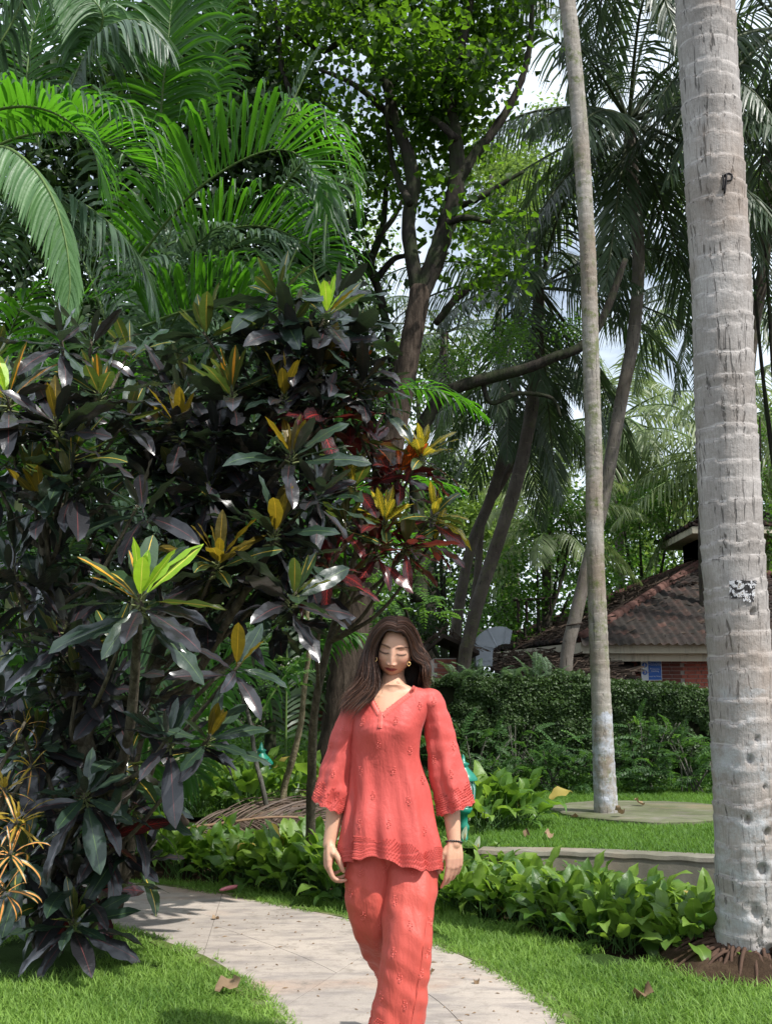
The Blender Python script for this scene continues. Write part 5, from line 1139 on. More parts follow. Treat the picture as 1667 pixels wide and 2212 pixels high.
M_C_NAR = leafmat('croton_narrow', (0.018, 0.045, 0.022), (0.04, 0.08, 0.03), (0.2, 0.25, 0.03), trans=.2, rough=.38, spec=.5, vein=(0.72, 0.30, 0.08), vein_w=.42, bumpy=.4)
M_PET = plain('petiole', (0.12, 0.14, 0.05), .6, .3)
CL_ = [blade_mesh('leaf', 1, w * 1.0, lance, [M_C_DARK, M_PET], bend=b, fold=f, wave=wv, tip=t, petiole=.10, pr=.013, twist=tw, seed=i, side_curl=sc, nl=9, nw=6) for i, (w, b, f, wv, t, tw, sc) in enumerate((
    (.27, .02, .20, .05, .0, .15, 0), (.26, .10, .16, .07, .05, -.2, .05), (.29, .18, .12, .08, .1, .25, .1), (.26, .28, .14, .07, .15, -.3, .1), (.28, .08, .10, .12, .1, .5, .15), (.25, .40, .18, .08, .1, .3, 0), (.30, -.05, .22, .06, .2, -.4, 0)))]
NL_ = [blade_mesh('leaf', 1, .10, strap, [M_C_NAR, M_PET], bend=b, fold=.3, wave=.1, tip=.1, petiole=.06, pr=.012, twist=tw, seed=i, nl=10, nw=4) for i, (b, tw) in enumerate(((.15, .2), (.4, -.4), (.7, .5), (1.0, -.3)))]
LOBE = [blade_mesh('leaf', 1, .42, lambda t: .25 + .45 * abs(math.sin(t * 8.2)) * (1.1 - t) if t < .97 else .03, [M_C_GOLD, M_PET], bend=b, fold=.15, wave=.06, petiole=.08, pr=.012, seed=i + 5, nl=14, nw=4) for i, b in enumerate((.15, .4))]
counters = {}
def put_leaf(root, me, P, X, Zh, size, mat_, limit=295, name='leaf', roll=0.0):
    X = nrm(A(X, float)); Z = A(Zh, float) - (A(Zh, float) @ X) * X; Z = nrm(Z); Y = np.cross(Z, X)
    if roll: c, s = math.cos(roll), math.sin(roll); Y, Z = Y * c + Z * s, Z * c - Y * s
    k = counters.setdefault(root.name, [0, []])
    M = Matrix(((X[0], Y[0], Z[0]), (X[1], Y[1], Z[1]), (X[2], Y[2], Z[2])))
    if k[0] >= limit: k[1].append((me, A(P, float), A([X, Y, Z]).T * size, mat_)); return
    o = link(name, me, root, loc=A(P) - A(root.location)); o.rotation_euler = M.to_euler(); o.scale = (size,) * 3
    if mat_ is not None: o.material_slots[0].link = 'OBJECT'; o.material_slots[0].material = mat_
    k[0] += 1
def flush_leaves(root, name='leaves'):
    k = counters.get(root.name)
    if not k or not k[1]: return
    mb = MB(); mats = []; cache = {}
    for me, P, M, m in k[1]:
        m = m or me.materials[0]
        if m not in mats: mats.append(m)
        if me.name not in cache:
            cache[me.name] = (A([v.co[:] for v in me.vertices]), A([list(p.vertices) for p in me.polygons]), None)
            uv = np.zeros((len(me.vertices), 2)); ul = me.uv_layers[0].data
            for l in me.loops: uv[l.vertex_index] = ul[l.index].uv
            cache[me.name] = (cache[me.name][0], cache[me.name][1], uv)
        V, Q, uv = cache[me.name]; mb.add(V @ M.T + P, Q, m=mats.index(m), a=random.random(), uv=uv)
    part(name, mb, mats, root, kind='stuff')
def rosette(root, c, axis, n, size, mats, seed, spread=(10, 104), meshes=None, droop=.0, jitter=.16, below=.10):
    "mats: list from inner to outer leaves"
    g = np.random.default_rng(seed); ax = nrm(A(axis, float)); t1 = nrm(np.cross(ax, A([.3, .9, .1]))); t2 = np.cross(ax, t1); ms = meshes or CL_
    for i in range(n):
        f = i / max(1, n - 1); el = R(spread[0] + (spread[1] - spread[0]) * f**.8 + g.normal(0, 12)); az = i * 2.39996 + g.normal(0, .38)
        rad = math.cos(az) * t1 + math.sin(az) * t2; d = math.cos(el) * ax + math.sin(el) * rad
        if droop: d = nrm(d + A([0, 0, -1.]) * droop * .8 * f**1.5 * g.uniform(.3, 1.4))
        zh = ax * 1.0 + A([0, 0, .7]) - rad * .4; s_ = size * (.50 + .50 * min(1, f * 2.0)) * g.uniform(.72, 1.18)
        k = int(np.clip(f * (len(ms) - .01) * .8 + g.integers(-1, 2), 0, len(ms) - 1)); m = mats[int(np.clip(f * len(mats) + g.normal(0, .35), 0, len(mats) - 1))]
        put_leaf(root, ms[k], A(c) - ax * below * size * 3.0 * f + rad * .01, d, zh, s_, m, roll=g.normal(0, .25))
def stems(root, base, nodes, trunk_pts, mat_, r0=.035):
    T = catmull(trunk_pts, 30)
    limb(None, list(np.linspace(r0 * 1.3, r0 * .5, len(trunk_pts))), mat_, root, name='trunk', world=[A(p) for p in trunk_pts], seg=10, knob=.04)
    for i, nd in enumerate(nodes):
        nd = A(nd); cost = np.linalg.norm(T[:, :2] - nd[:2], axis=1) + 1.4 * np.abs(T[:, 2] - (nd[2] - .45 * np.linalg.norm(T[:, :2] - nd[:2], axis=1) - .25)); s = T[int(np.argmin(cost))]
        m = (s + nd) / 2 + A([.04 * math.sin(i * 2.1), .05 * math.cos(i), -.10]); limb(None, [.017, .013, .010, .009], mat_, root, name='branch', world=[s, s * .6 + m * .4 + A([0, 0, -.02]), m, nd], seg=6, knob=.05)
M_CST = woodmat('croton_stem', (0.10, 0.085, 0.06), (0.20, 0.175, 0.125), 0, (30, 30, 12))
TOP = [M_C_GREEN, M_C_GREEN, M_C_SAGE, M_C_DARK, M_C_DARK, M_C_DARK]; DRK = [M_C_BRONZE, M_C_DARK, M_C_SAGE, M_C_DARK, M_C_DARK]; SAG = [M_C_GREEN, M_C_SAGE, M_C_SAGE, M_C_SAGE, M_C_DARK]
BRZ = [M_C_BRONZE, M_C_BRONZE, M_C_DARK, M_C_SAGE, M_C_DARK]; ORG = [M_C_ORANGE, M_C_GREEN, M_C_GREEN, M_C_SAGE, M_C_DARK, M_C_DARK]
cr1 = thing('croton_bush', 'tall dark purple croton bush with big glossy leaves at the left, rooted in bare soil', 'shrub', (CROTON_SOIL[0], CROTON_SOIL[1], 0), 'croton bushes along the path')
ros1 = [ # px, py, D, size, n, mats, axis, droop
    (215, 838, 5.7, .33, 19, ORG, (.05, -.25, 1), .15), (120, 905, 5.5, .33, 15, DRK, (-.2, -.3, 1), .3), (15, 850, 5.5, .32, 15, [M_C_LIME, M_C_ORANGE, M_C_DARK, M_C_DARK], (-.1, -.3, 1), .25),
    (303, 1278, 4.95, .34, 21, [M_C_LIME, M_C_LIME, M_C_ORANGE, M_C_GREEN, M_C_SAGE, M_C_DARK, M_C_DARK, M_C_SAGE], (.05, -.45, 1), .12), (90, 1080, 5.5, .30, 14, DRK, (-.3, -.3, 1), .35), (140, 1350, 5.5, .30, 14, [M_C_DARK, M_C_DARK], (-.3, -.4, 1), .4),
    (363, 1592, 5.2, .28, 17, [M_C_SAGE, M_C_SAGE, M_C_DARK, M_C_DARK, M_C_DARK], (-.1, -.6, .8), .25), (455, 1588, 5.2, .26, 15, [M_C_BRONZE, M_C_SAGE, M_C_SAGE, M_C_SAGE, M_C_DARK], (.4, -.5, .8), .1), (185, 1712, 5.4, .29, 18, [M_C_SAGE, M_C_SAGE, M_C_SAGE, M_C_DARK], (.1, -.7, .7), .45),
    (50, 1590, 5.6, .30, 14, [M_C_DARK, M_C_DARK], (-.2, -.4, 1), .4), (90, 1700, 5.8, .30, 12, [M_C_DARK], (-.2, -.3, 1), .5), (160, 1985, 5.5, .30, 17, [M_C_GREEN, M_C_GREEN, M_C_SAGE, M_C_SAGE, M_C_DARK, M_C_DARK], (.2, -.6, .8), .45),
    (228, 1800, 5.7, .27, 15, [M_C_DARK, M_C_RED, M_C_DARK], (.3, -.2, .8), .9), (290, 1735, 5.8, .27, 14, [M_C_SAGE, M_C_DARK], (.3, -.3, .8), .8), (30, 980, 5.8, .30, 12, DRK, (-.2, -.2, 1), .35), (20, 1230, 5.6, .30, 13, [M_C_SAGE, M_C_DARK], (-.3, -.3, 1), .4),
    (520, 1432, 5.2, .26, 10, [M_C_BRONZE, M_C_SAGE, M_C_DARK], (.5, -.4, .7), .15), (240, 1480, 5.6, .28, 12, [M_C_DARK], (0, -.3, 1), .5), (120, 1180, 5.9, .28, 10, [M_C_DARK], (0, -.3, 1), .4), (230, 1640, 5.8, .26, 12, [M_C_DARK], (0, -.4, 1), .5),
    (60, 1850, 6.1, .27, 10, [M_C_DARK], (-.2, -.3, 1), .7), (200, 1900, 5.9, .25, 10, [M_C_DARK, M_C_RED], (.2, -.3, 1), .8), (310, 1850, 6.0, .24, 9, [M_C_DARK, M_C_GREEN], (.4, -.3, 1), .7)]
gf = np.random.default_rng(70)
def filler(poly, n, D0, D1, mats, sz, seed):
    gg = np.random.default_rng(seed); out = []; got = []
    xs = [p[0] for p in poly]; ys = [p[1] for p in poly]
    for _ in range(4000):
        p = (gg.uniform(min(xs), max(xs)), gg.uniform(min(ys), max(ys)))
        if inside([p], poly)[0] and all(math.hypot(p[0] - q[0], p[1] - q[1]) > 58 for q in got):
            got.append(p); out.append((p[0], p[1], gg.uniform(D0, D1), sz * gg.uniform(.85, 1.1), int(gg.integers(11, 16)), mats[int(gg.integers(0, len(mats)))], (gg.normal(0, .35), -.35, 1), gg.uniform(.2, .6)))
        if len(got) >= n: break
    return out
FM = [[M_C_SAGE, M_C_DARK], [M_C_SAGE, M_C_DARK, M_C_DARK], [M_C_GREEN, M_C_SAGE, M_C_SAGE, M_C_DARK], [M_C_GREEN, M_C_SAGE]]
ros1 += filler([(-20, 760), (60, 740), (110, 690), (220, 690), (300, 740), (340, 900), (300, 1100), (330, 1250), (300, 1400), (330, 1480), (330, 1600), (250, 1700), (270, 1830), (180, 1950), (60, 1960), (-20, 1900)], 46, 5.5, 6.5, FM, .31, 1)
nodes = [U(x, y, D) for x, y, D, *_ in ros1]
b = A(cr1.location)
stems(cr1, b, nodes, [b - [0, 0, .05], b + [.05, -.1, .5], b + [.28, -.3, .95], b + [.10, -.2, 1.5], b + [-.05, -.2, 2.2], b + [.02, -.1, 2.9]], M_CST, .045)
limb(None, [.035, .03, .026, .02], M_CST, cr1, 'trunk', world=[b + [.05, .05, .0], b + [.25, -.15, .6], b + [.50, -.45, 1.1], U(303, 1300, 4.98)], seg=10, knob=.05)
for i, (x, y, D, s_, n, m, ax, dr) in enumerate(ros1): rosette(cr1, U(x, y, D), ax, int(n * 1.25), s_ * 1.12, m, 500 + i, droop=dr)
flush_leaves(cr1)
cr2 = thing('croton_bush', 'purple and grey-green croton bush whose leaves crowd the middle beside the forked tree', 'shrub', (-1.75, 7.0, 0), 'croton bushes along the path')
ros2 = [(385, 915, 6.0, .34, 16, BRZ, (-.1, -.3, 1), .25), (500, 838, 6.1, .35, 19, ORG, (0, -.25, 1), .2), (615, 845, 6.1, .34, 17, DRK, (0, -.3, 1), .25), (708, 668, 6.3, .35, 18, [M_C_LIME, M_C_BRONZE, M_C_GREEN, M_C_SAGE, M_C_SAGE, M_C_DARK], (.15, -.25, 1), .15),
    (640, 745, 6.3, .35, 15, [M_C_SAGE, M_C_DARK, M_C_DARK], (-.2, -.3, 1), .2), (632, 975, 5.9, .33, 16, [M_C_BRONZE, M_C_SAGE, M_C_SAGE, M_C_DARK], (.2, -.4, 1), .25), (472, 1205, 5.7, .32, 17, [M_C_BRONZE, M_C_BRONZE, M_C_GREEN, M_C_SAGE, M_C_DARK], (.1, -.35, 1), .2), (598, 1140, 5.8, .32, 17, [M_C_BRONZE, M_C_SAGE, M_C_SAGE, M_C_DARK], (.3, -.4, .9), .25),
    (448, 1045, 6.0, .33, 16, [M_C_DARK, M_C_DARK], (0, -.35, 1), .35), (700, 790, 6.3, .34, 16, [M_C_BRONZE, M_C_SAGE, M_C_DARK], (.4, -.3, .9), .25), (760, 720, 6.5, .34, 12, SAG, (.5, -.2, .8), .2), (640, 1280, 5.7, .32, 15, [M_C_GREEN, M_C_SAGE, M_C_DARK, M_C_DARK], (.4, -.3, .8), .35),
    (560, 990, 6.2, .32, 14, [M_C_DARK], (0, -.3, 1), .3), (330, 1020, 6.2, .30, 14, [M_C_DARK], (-.3, -.3, 1), .35), (560, 1240, 6.0, .30, 13, [M_C_DARK, M_C_SAGE], (0, -.3, 1), .4), (400, 820, 6.4, .30, 12, [M_C_GREEN, M_C_SAGE, M_C_DARK], (-.1, -.3, 1), .2), (790, 820, 6.4, .32, 13, [M_C_SAGE, M_C_DARK], (.4, -.3, .8), .25),
    (700, 880, 6.2, .32, 14, [M_C_DARK, M_C_RED], (.3, -.3, .9), .35), (690, 1060, 6.0, .30, 14, [M_C_SAGE, M_C_DARK], (.3, -.3, .9), .4), (540, 1100, 6.1, .30, 12, [M_C_DARK], (0, -.3, 1), .4), (420, 1130, 6.2, .30, 12, [M_C_DARK], (0, -.3, 1), .4), (660, 1190, 6.0, .30, 13, [M_C_SAGE, M_C_DARK], (.4, -.3, .8), .4),
    (300, 900, 6.3, .32, 13, [M_C_SAGE, M_C_DARK], (-.2, -.3, 1), .3), (560, 760, 6.5, .34, 13, [M_C_GREEN, M_C_SAGE, M_C_DARK], (0, -.3, 1), .2), (470, 940, 6.2, .32, 13, [M_C_DARK], (0, -.3, 1), .35)]
ros2 += filler([(300, 760), (380, 760), (430, 710), (540, 690), (600, 620), (680, 600), (780, 660), (830, 740), (840, 860), (760, 960), (720, 1080), (700, 1270), (600, 1330), (480, 1330), (380, 1280), (320, 1200), (300, 950)], 38, 6.1, 6.9, FM, .33, 2)
nodes = [U(x, y, D) for x, y, D, *_ in ros2]; b = A(cr2.location)
stems(cr2, b, nodes, [b - [0, 0, .05], b + [.10, -.15, .6], b + [.25, -.4, 1.2], b + [.45, -.5, 1.9], b + [.75, -.55, 2.6], b + [1.1, -.6, 3.2]], M_CST, .05)
limb(None, [.035, .03, .026, .02], M_CST, cr2, 'trunk', world=[b + [.05, .05, .0], b + [.3, -.3, .9], b + [.6, -.7, 1.4], U(600, 1160, 5.85)], seg=10, knob=.05)
for i, (x, y, D, s_, n, m, ax, dr) in enumerate(ros2): rosette(cr2, U(x, y, D), ax, int(n * 1.3), s_ * 1.13, m, 700 + i, droop=dr)
flush_leaves(cr2)
cr3 = thing('croton_bush', 'variegated croton with red, orange and yellow veined leaves above and left of the woman', 'shrub', (-.55, 8.1, 0.05), 'croton bushes along the path')
YR = [M_C_YEL, M_C_YEL, M_C_YEL, M_C_GREEN, M_C_RED, M_C_RED]; RD = [M_C_FIRE, M_C_RED, M_C_RED, M_C_RED]
ros3 = [(912, 975, 6.6, .28, 19, YR, (.15, -.3, 1), .15), (868, 1015, 6.7, .29, 17, [M_C_RED, M_C_FIRE, M_C_RED, M_C_RED], (.5, -.3, .7), .1), (832, 1118, 6.5, .27, 19, [M_C_YEL, M_C_YEL, M_C_YEL, M_C_GREEN, M_C_YEL, M_C_RED], (.1, -.35, 1), .2), (940, 1105, 6.6, .25, 16, [M_C_YEL, M_C_YEL, M_C_GREEN, M_C_YEL, M_C_RED], (.4, -.3, .8), .2),
    (765, 1035, 6.6, .26, 15, [M_C_YEL, M_C_GREEN, M_C_RED, M_C_RED], (-.1, -.35, 1), .3), (812, 1180, 6.5, .27, 15, [M_C_RED], (0, -.35, .9), .95), (880, 1170, 6.55, .26, 15, [M_C_GREEN, M_C_RED, M_C_RED], (.2, -.3, .9), .9), (755, 890, 6.6, .27, 14, RD, (-.1, -.3, 1), .5), (712, 1215, 6.2, .27, 12, [M_C_RED], (-.1, -.3, .9), .85),
    (800, 950, 6.8, .27, 14, [M_C_RED, M_C_RED], (0, -.3, 1), .3), (940, 1160, 6.7, .25, 12, [M_C_YEL, M_C_RED], (.4, -.3, .8), .75), (765, 800, 6.6, .25, 9, [M_C_FIRE, M_C_RED, M_C_SAGE], (.1, -.3, 1), .3), (850, 1060, 6.8, .26, 12, [M_C_RED], (.1, -.3, 1), .5), (745, 1130, 6.5, .26, 13, [M_C_GREEN, M_C_RED], (-.1, -.3, 1), .6)]
nodes = [U(x, y, D) for x, y, D, *_ in ros3]; b = A(cr3.location)
stems(cr3, b, nodes, [b - [0, 0, .05], b + [.02, -.3, .7], b + [.10, -.8, 1.4], U(790, 1130, 7.0), U(850, 1030, 6.9)], M_CST, .032)
for i, (x, y, D, s_, n, m, ax, dr) in enumerate(ros3): rosette(cr3, U(x, y, D), ax, int(n * 1.2), s_ * 1.08, m, 900 + i, droop=dr)
flush_leaves(cr3)
cr4 = thing('croton_bush', 'low yellow and orange narrow-leaved croton at the bottom left edge', 'shrub', (-2.35, 5.75, 0), 'croton bushes along the path')
GOL = [M_C_GOLD, M_C_GOLD, M_C_NAR]
ros4 = [(40, 1770, 5.1, .24, 17, GOL, (.2, -.5, .9)), (10, 1700, 5.2, .22, 14, GOL, (0, -.5, 1)), (25, 1840, 5.0, .26, 16, [M_C_NAR], (.2, -.6, .6)), (70, 1650, 5.4, .16, 12, [M_C_GOLD, M_C_NAR], (.2, -.4, .9)), (10, 1920, 5.1, .24, 13, [M_C_NAR], (.1, -.5, .5)), (55, 1560, 5.5, .15, 10, [M_C_GOLD, M_C_NAR], (.1, -.4, 1)), (-60, 1760, 5.1, .24, 12, GOL, (0, -.4, 1))]
b = A(cr4.location); nodes = [U(x, y, D) for x, y, D, *_ in ros4]; stems(cr4, b, nodes, [b, b + [.25, -.35, .4], b + [.35, -.5, .8]], M_CST, .025)
for i, (x, y, D, s_, n, m, ax) in enumerate(ros4): rosette(cr4, U(x, y, D), ax, n, s_ * .72, m, 950 + i, meshes=(LOBE + NL_) if m is GOL else NL_, droop=.45 if y > 1800 else .15)

# ---------------------------------------------------------------- peace lilies and other low plants
M_LILY = leafmat('lily_leaf', (0.030, 0.075, 0.016), (0.095, 0.19, 0.030), (0.34, 0.62, 0.04), trans=.36, rough=.40, spec=.45, vein=(0.13, 0.22, 0.05), vein_w=.03, patch=1.2, bumpy=.4)
M_LILYL = leafmat('lily_leaf_light', (0.065, 0.14, 0.022), (0.20, 0.31, 0.055), (0.45, 0.72, 0.06), trans=.40, rough=.42, spec=.4, vein=(0.25, 0.36, 0.08), vein_w=.03, patch=1.5, bumpy=.4)
M_DEADL = leafmat('yellowed_leaf', (0.30, 0.24, 0.05), (0.38, 0.30, 0.08), (0.5, 0.4, 0.1), trans=.3, rough=.6)
M_LPET = plain('lily_petiole', (0.045, 0.10, 0.02), .5, .35)
M_SPATHE = leafmat('lily_flower', (0.55, 0.62, 0.42), (0.72, 0.76, 0.60), (0.7, 0.8, 0.5), trans=.4, rough=.5)
LL = [blade_mesh('leaf', .21, w * 1.18, ovate, [M_LILY, M_LPET], bend=b, fold=f, wave=.11, wn=1.8, tip=t, petiole=p, pr=.0034, twist=tw, seed=i, nl=7, nw=4) for i, (w, b, f, t, p, tw) in enumerate(((.085, .30, .25, .1, .24, .1), (.095, .55, .2, .2, .20, -.2), (.08, .8, .25, .2, .26, .3), (.09, .15, .3, .3, .16, -.1), (.10, .45, .12, .3, .28, .5), (.085, 1.05, .2, .1, .22, -.3)))]
def lily(loc, seed, label, group, n=17, s=1.0, light=.5):
    g = np.random.default_rng(seed); root = thing('peace_lily', label, 'plant', loc, group)
    lt_ = float(np.clip(light + g.normal(0, .28), .05, .9))
    for i in range(n):
        f = i / n; az = i * 2.4 + g.normal(0, .4); el = R(82 - 62 * f**1.1 + g.normal(0, 7)); d = A([math.cos(az) * math.cos(el), math.sin(az) * math.cos(el), math.sin(el)])
        k = int(g.integers(0, 3)) + (3 if False else 0); k = int(np.clip(f * 4 + g.integers(-1, 3), 0, 5)); p = A(loc) + A([g.normal(0, .035), g.normal(0, .035), 0])
        put_leaf(root, LL[k], p, d, A([0, 0, 1.]) if el < 1.2 else A([-math.cos(az), -math.sin(az), .4]), s * g.uniform(.8, 1.15), M_DEADL if g.random() < .015 else (M_LILYL if g.random() < lt_ else M_LILY), roll=g.normal(0, .3))
    return root
def bed(poly_px, z, n, seed, label, group, mind=.2, s=1.0, leaves=17, light=.5, zf=None):
    poly = [G(x, y, z)[:2] for x, y in poly_px]; g = np.random.default_rng(seed); xs = [p[0] for p in poly]; ys = [p[1] for p in poly]; got = []
    tries = 0
    while len(got) < n and tries < 6000:
        p = A([g.uniform(min(xs), max(xs)), g.uniform(min(ys), max(ys))]); tries += 1
        if inside([p], poly)[0] and all(np.hypot(*(p - q)) > mind for q in got): got.append(p)
    for i, p in enumerate(got):
        zz = z if zf is None else zf(p[0], p[1]); lily((p[0], p[1], zz - .02), seed * 100 + i, label, group, leaves + int(g.integers(-3, 4)), s * g.uniform(.85, 1.15), light)
bed([(960, 1925), (1040, 1912), (1200, 1958), (1400, 2002), (1570, 2025), (1575, 2075), (1470, 2072), (1300, 2045), (1120, 1998), (950, 1965)], 0, 44, 3, 'leafy peace lily plant in the sunlit bed between path lawn and kerb', 'peace lilies in the right bed', .17, .80, 24, .7)
bed([(980, 1800), (1010, 1768), (1110, 1768), (1150, 1795), (1060, 1812)], .3, 9, 4, 'peace lily plant beside the green lamp post at the lawn edge', 'peace lilies round the right lamp post', .24, 1.0, 20, .4)
bed([(330, 1890), (330, 1860), (480, 1868), (640, 1885), (760, 1905), (800, 1960), (740, 1955), (600, 1925), (450, 1905)], 0.0, 34, 5, 'peace lily plant in the bed left of the woman along the path', 'peace lilies in the left bed', .20, .92, 24, .45)
bed([(380, 1730), (540, 1722), (760, 1730), (800, 1755), (560, 1760), (390, 1765)], .3, 22, 6, 'peace lily plant in the shaded bed behind the fallen palm frond', 'peace lilies behind the fallen frond', .3, 1.1, 15, .45)
# flowers
def spathe(px, py, D, label, z0=0.0):
    p = U(px, py, D); root = thing('lily_flower', label, 'flower', (p[0], p[1], z0))
    mb = MB(); mb.tube(catmull([A([p[0] + .03, p[1], z0]), A([p[0] + .02, p[1], (p[2] + z0) / 2]), p], 8), .003, 5, m=0); part('stalk', mb, M_LPET, root)
    m2 = blade_mesh('spathe', .11, .05, ovate, M_SPATHE, bend=.1, fold=.5, wave=.02, nl=6, nw=4, seed=3); m2.transform(Matrix.Rotation(R(-80), 4, 'Y')); m2.transform(Matrix.Rotation(R(-60), 4, 'Z')); link('spathe', m2, root, loc=p - A(root.location))
    mb = MB(); mb.tube([p, p + A([.004, -.006, .05])], [.005, .004], 6); part('spadix', mb, M_C_GOLD, root)
spathe(1012, 1775, 8.6, 'white lily flower standing highest beside the green lamp post', .3); spathe(1003, 1815, 8.0, 'pale lily flower just below the highest one near the lamp post', .1); spathe(1031, 1838, 7.8, 'small white lily flower at the near corner of the kerb', .05)

# feathery pinnate leaves
M_PIN = leafmat('pinnate_leaflet', (0.035, 0.09, 0.02), (0.10, 0.21, 0.045), (0.30, 0.60, 0.06), trans=.4, rough=.5, spec=.3, patch=1.5)
M_PIND = leafmat('pinnate_leaflet_dark', (0.020, 0.050, 0.016), (0.055, 0.125, 0.032), (0.16, 0.36, 0.04), trans=.35, rough=.5, spec=.35, patch=1.5)
def pinnate_mesh(name, L, n, ll, lw, mats, bend, seed):
    g = np.random.default_rng(seed); s = np.linspace(0, 1, 9); ang = .25 - bend * s; C = np.column_stack([np.cumsum(np.cos(ang)) * L / 9, .02 * L * np.sin(s * 5 + seed), np.cumsum(np.sin(ang)) * L / 9])
    mb = MB(); mb.tube(C, np.linspace(.0035, .0012, 9), 4, m=1, caps=False)
    for k in range(n):
        t = (k + 1) / (n + .5); x = t * 8; p = A([np.interp(x, np.arange(9), C[:, i]) for i in range(3)]); T = nrm(C[min(8, int(x) + 1)] - C[int(x)] if int(x) < 8 else C[8] - C[7])
        for sg in (1, -1):
            l = ll * (.65 + .5 * math.sin(math.pi * min(1, t + .1))) * g.uniform(.85, 1.1); d = nrm(T * .55 + A([0, sg, -.12 + g.normal(0, .12)])); w = nrm(np.cross(d, A([0, 0, 1.]) + g.normal(0, .25, 3))) * lw * .5
            mb.add([p, p + d * l * .35 + w * 1.0, p + d * l * .75 + w * .8, p + d * l, p + d * l * .75 - w * .8, p + d * l * .35 - w], Q=[[0, 1, 2, 5], [5, 2, 3, 4]], a=g.random())
    return mb.mesh(name, mats)
PL = [pinnate_mesh('leaf', .30, 9, .045, .020, [M_PIN, M_LPET], b, i) for i, b in enumerate((.4, .9, 1.4))]
PD = [pinnate_mesh('leaf', .34, 11, .05, .020, [M_PIND, M_LPET], b, i + 5) for i, b in enumerate((.5, 1.0, 1.5))]
def sprays(root, c, rad, n, seed, meshes, s=1.0, up=.4):
    g = np.random.default_rng(seed)
    for i in range(n):
        d = nrm(g.normal(0, 1, 3) * A([1, 1, .6]) + A([0, 0, up])); p = A(c) + d * A(rad) * g.uniform(.1, .75); put_leaf(root, meshes[g.integers(0, len(meshes))], p, d, (0, 0, 1.), s * g.uniform(.7, 1.2), None, roll=g.normal(0, .35))
# sapling with pale trunk
sp_ = thing('sapling', 'slender sapling with pale yellowish curved trunk and feathery leaves left of the woman', 'sapling', G(614, 1745, .28))
limb([(612, 1752, 9.9), (614, 1700, 9.9), (632, 1640, 9.8), (650, 1560, 9.7), (658, 1480, 9.6), (668, 1400, 9.5), (664, 1330, 9.4), (668, 1250, 9.4)], [.034, .031, .028, .025, .023, .021, .019, .017], M_BARKY, sp_, 'trunk', 12, .05)
for i, (x, y, n) in enumerate(((600, 1380, 9), (560, 1440, 8), (640, 1340, 7), (690, 1340, 5), (580, 1330, 7), (610, 1460, 7), (700, 1290, 6), (540, 1370, 7), (575, 1510, 6), (520, 1460, 6))): sprays(sp_, U(x, y, 9.2), (.28, .3, .18), n, 1200 + i, PL, 1.0)
fn = thing('feathery_shrub', 'light green feathery shrub branch hanging just above the woman and beside the trunk', 'shrub', (.35, 11.5, .3))
limb([(900, 1600, 11.5), (890, 1450, 11.4), (880, 1330, 11.2), (850, 1290, 11)], [.03, .025, .02, .012], M_BARKD, fn, 'trunk', 8, .05)
for i, (x, y, n) in enumerate(((850, 1290, 13), (880, 1275, 11), (912, 1300, 11), (820, 1320, 9), (895, 1330, 9), (860, 1245, 8), (800, 1270, 6))): sprays(fn, U(x, y, 11), (.3, .3, .2), n, 1300 + i, PL, 1.15)
# stake
stk = thing('leaning_stake', 'grey weathered stick leaning in the bed beside the left lamp post', 'stick', U(574, 1745, 9.2)); limb([(578, 1752, 9.2), (565, 1690, 9.2), (552, 1640, 9.3), (540, 1560, 9.4), (516, 1480, 9.5), (490, 1440, 9.6)], [.022, .020, .019, .018, .016, .012], M_BARKG, stk, 'stick', 8, .04)
# shrubs at the foot of the wall
def wall_shrub(px, py, D, w, h0, n, seed, meshes, label, s=1.0):
    h = h0 * .78; c = U(px, py, D); root = thing('feathery_shrub', label, 'shrub', (c[0], D, .28), 'shrubs at the foot of the creeper wall'); g = np.random.default_rng(seed)
    for i in range(6):
        a = g.uniform(-.5, .5); limb(None, [.012, .009, .005], M_BARKG, root, 'stem', 5, .05, world=[A([c[0] + .05 * i - .12, D, .28]), A([c[0] + a * w * .6, D + g.normal(0, .1), .28 + h * .5]), A([c[0] + a * w * 1.3, D + g.normal(0, .15), .28 + h * .95])])
    for i in range(n):
        x = g.uniform(-1, 1); zz = g.uniform(.05, 1) * (1 - .35 * abs(x)); p = A([c[0] + x * w, D + g.normal(0, .18), .28 + zz * h]); d = nrm(A([x * .7 + g.normal(0, .6), g.normal(-.5, .5), .35 + g.normal(0, .3)]))
        put_leaf(root, meshes[g.integers(0, len(meshes))], p, d, (0, -.3, 1.), s * g.uniform(.7, 1.2), None, roll=g.normal(0, .35))
wall_shrub(1020, 1600, 12.2, .75, .85, 80, 21, PD, 'bushy dark green feathery shrub at the wall foot right of the woman', 1.1)
wall_shrub(1110, 1590, 12.4, .5, 1.0, 55, 22, PD, 'tall sprig shrub climbing the wall left of the slim palm', .9)
wall_shrub(1190, 1620, 12.1, .7, .65, 70, 23, PD, 'low spreading feathery shrub just left of the slim palm foot', 1.1)
wall_shrub(1380, 1560, 12.2, .75, 1.05, 110, 24, PD + PL[:1], 'tall light green feathery shrub against the wall right of the slim palm', 1.05)
wall_shrub(1490, 1600, 12.0, .6, .8, 70, 25, PD, 'feathery shrub at the wall foot beside the thick palm', 1.1)
wall_shrub(1290, 1650, 12.3, .45, .5, 35, 26, PD, 'small dark shrub hidden behind the slim palm foot', 1.0)
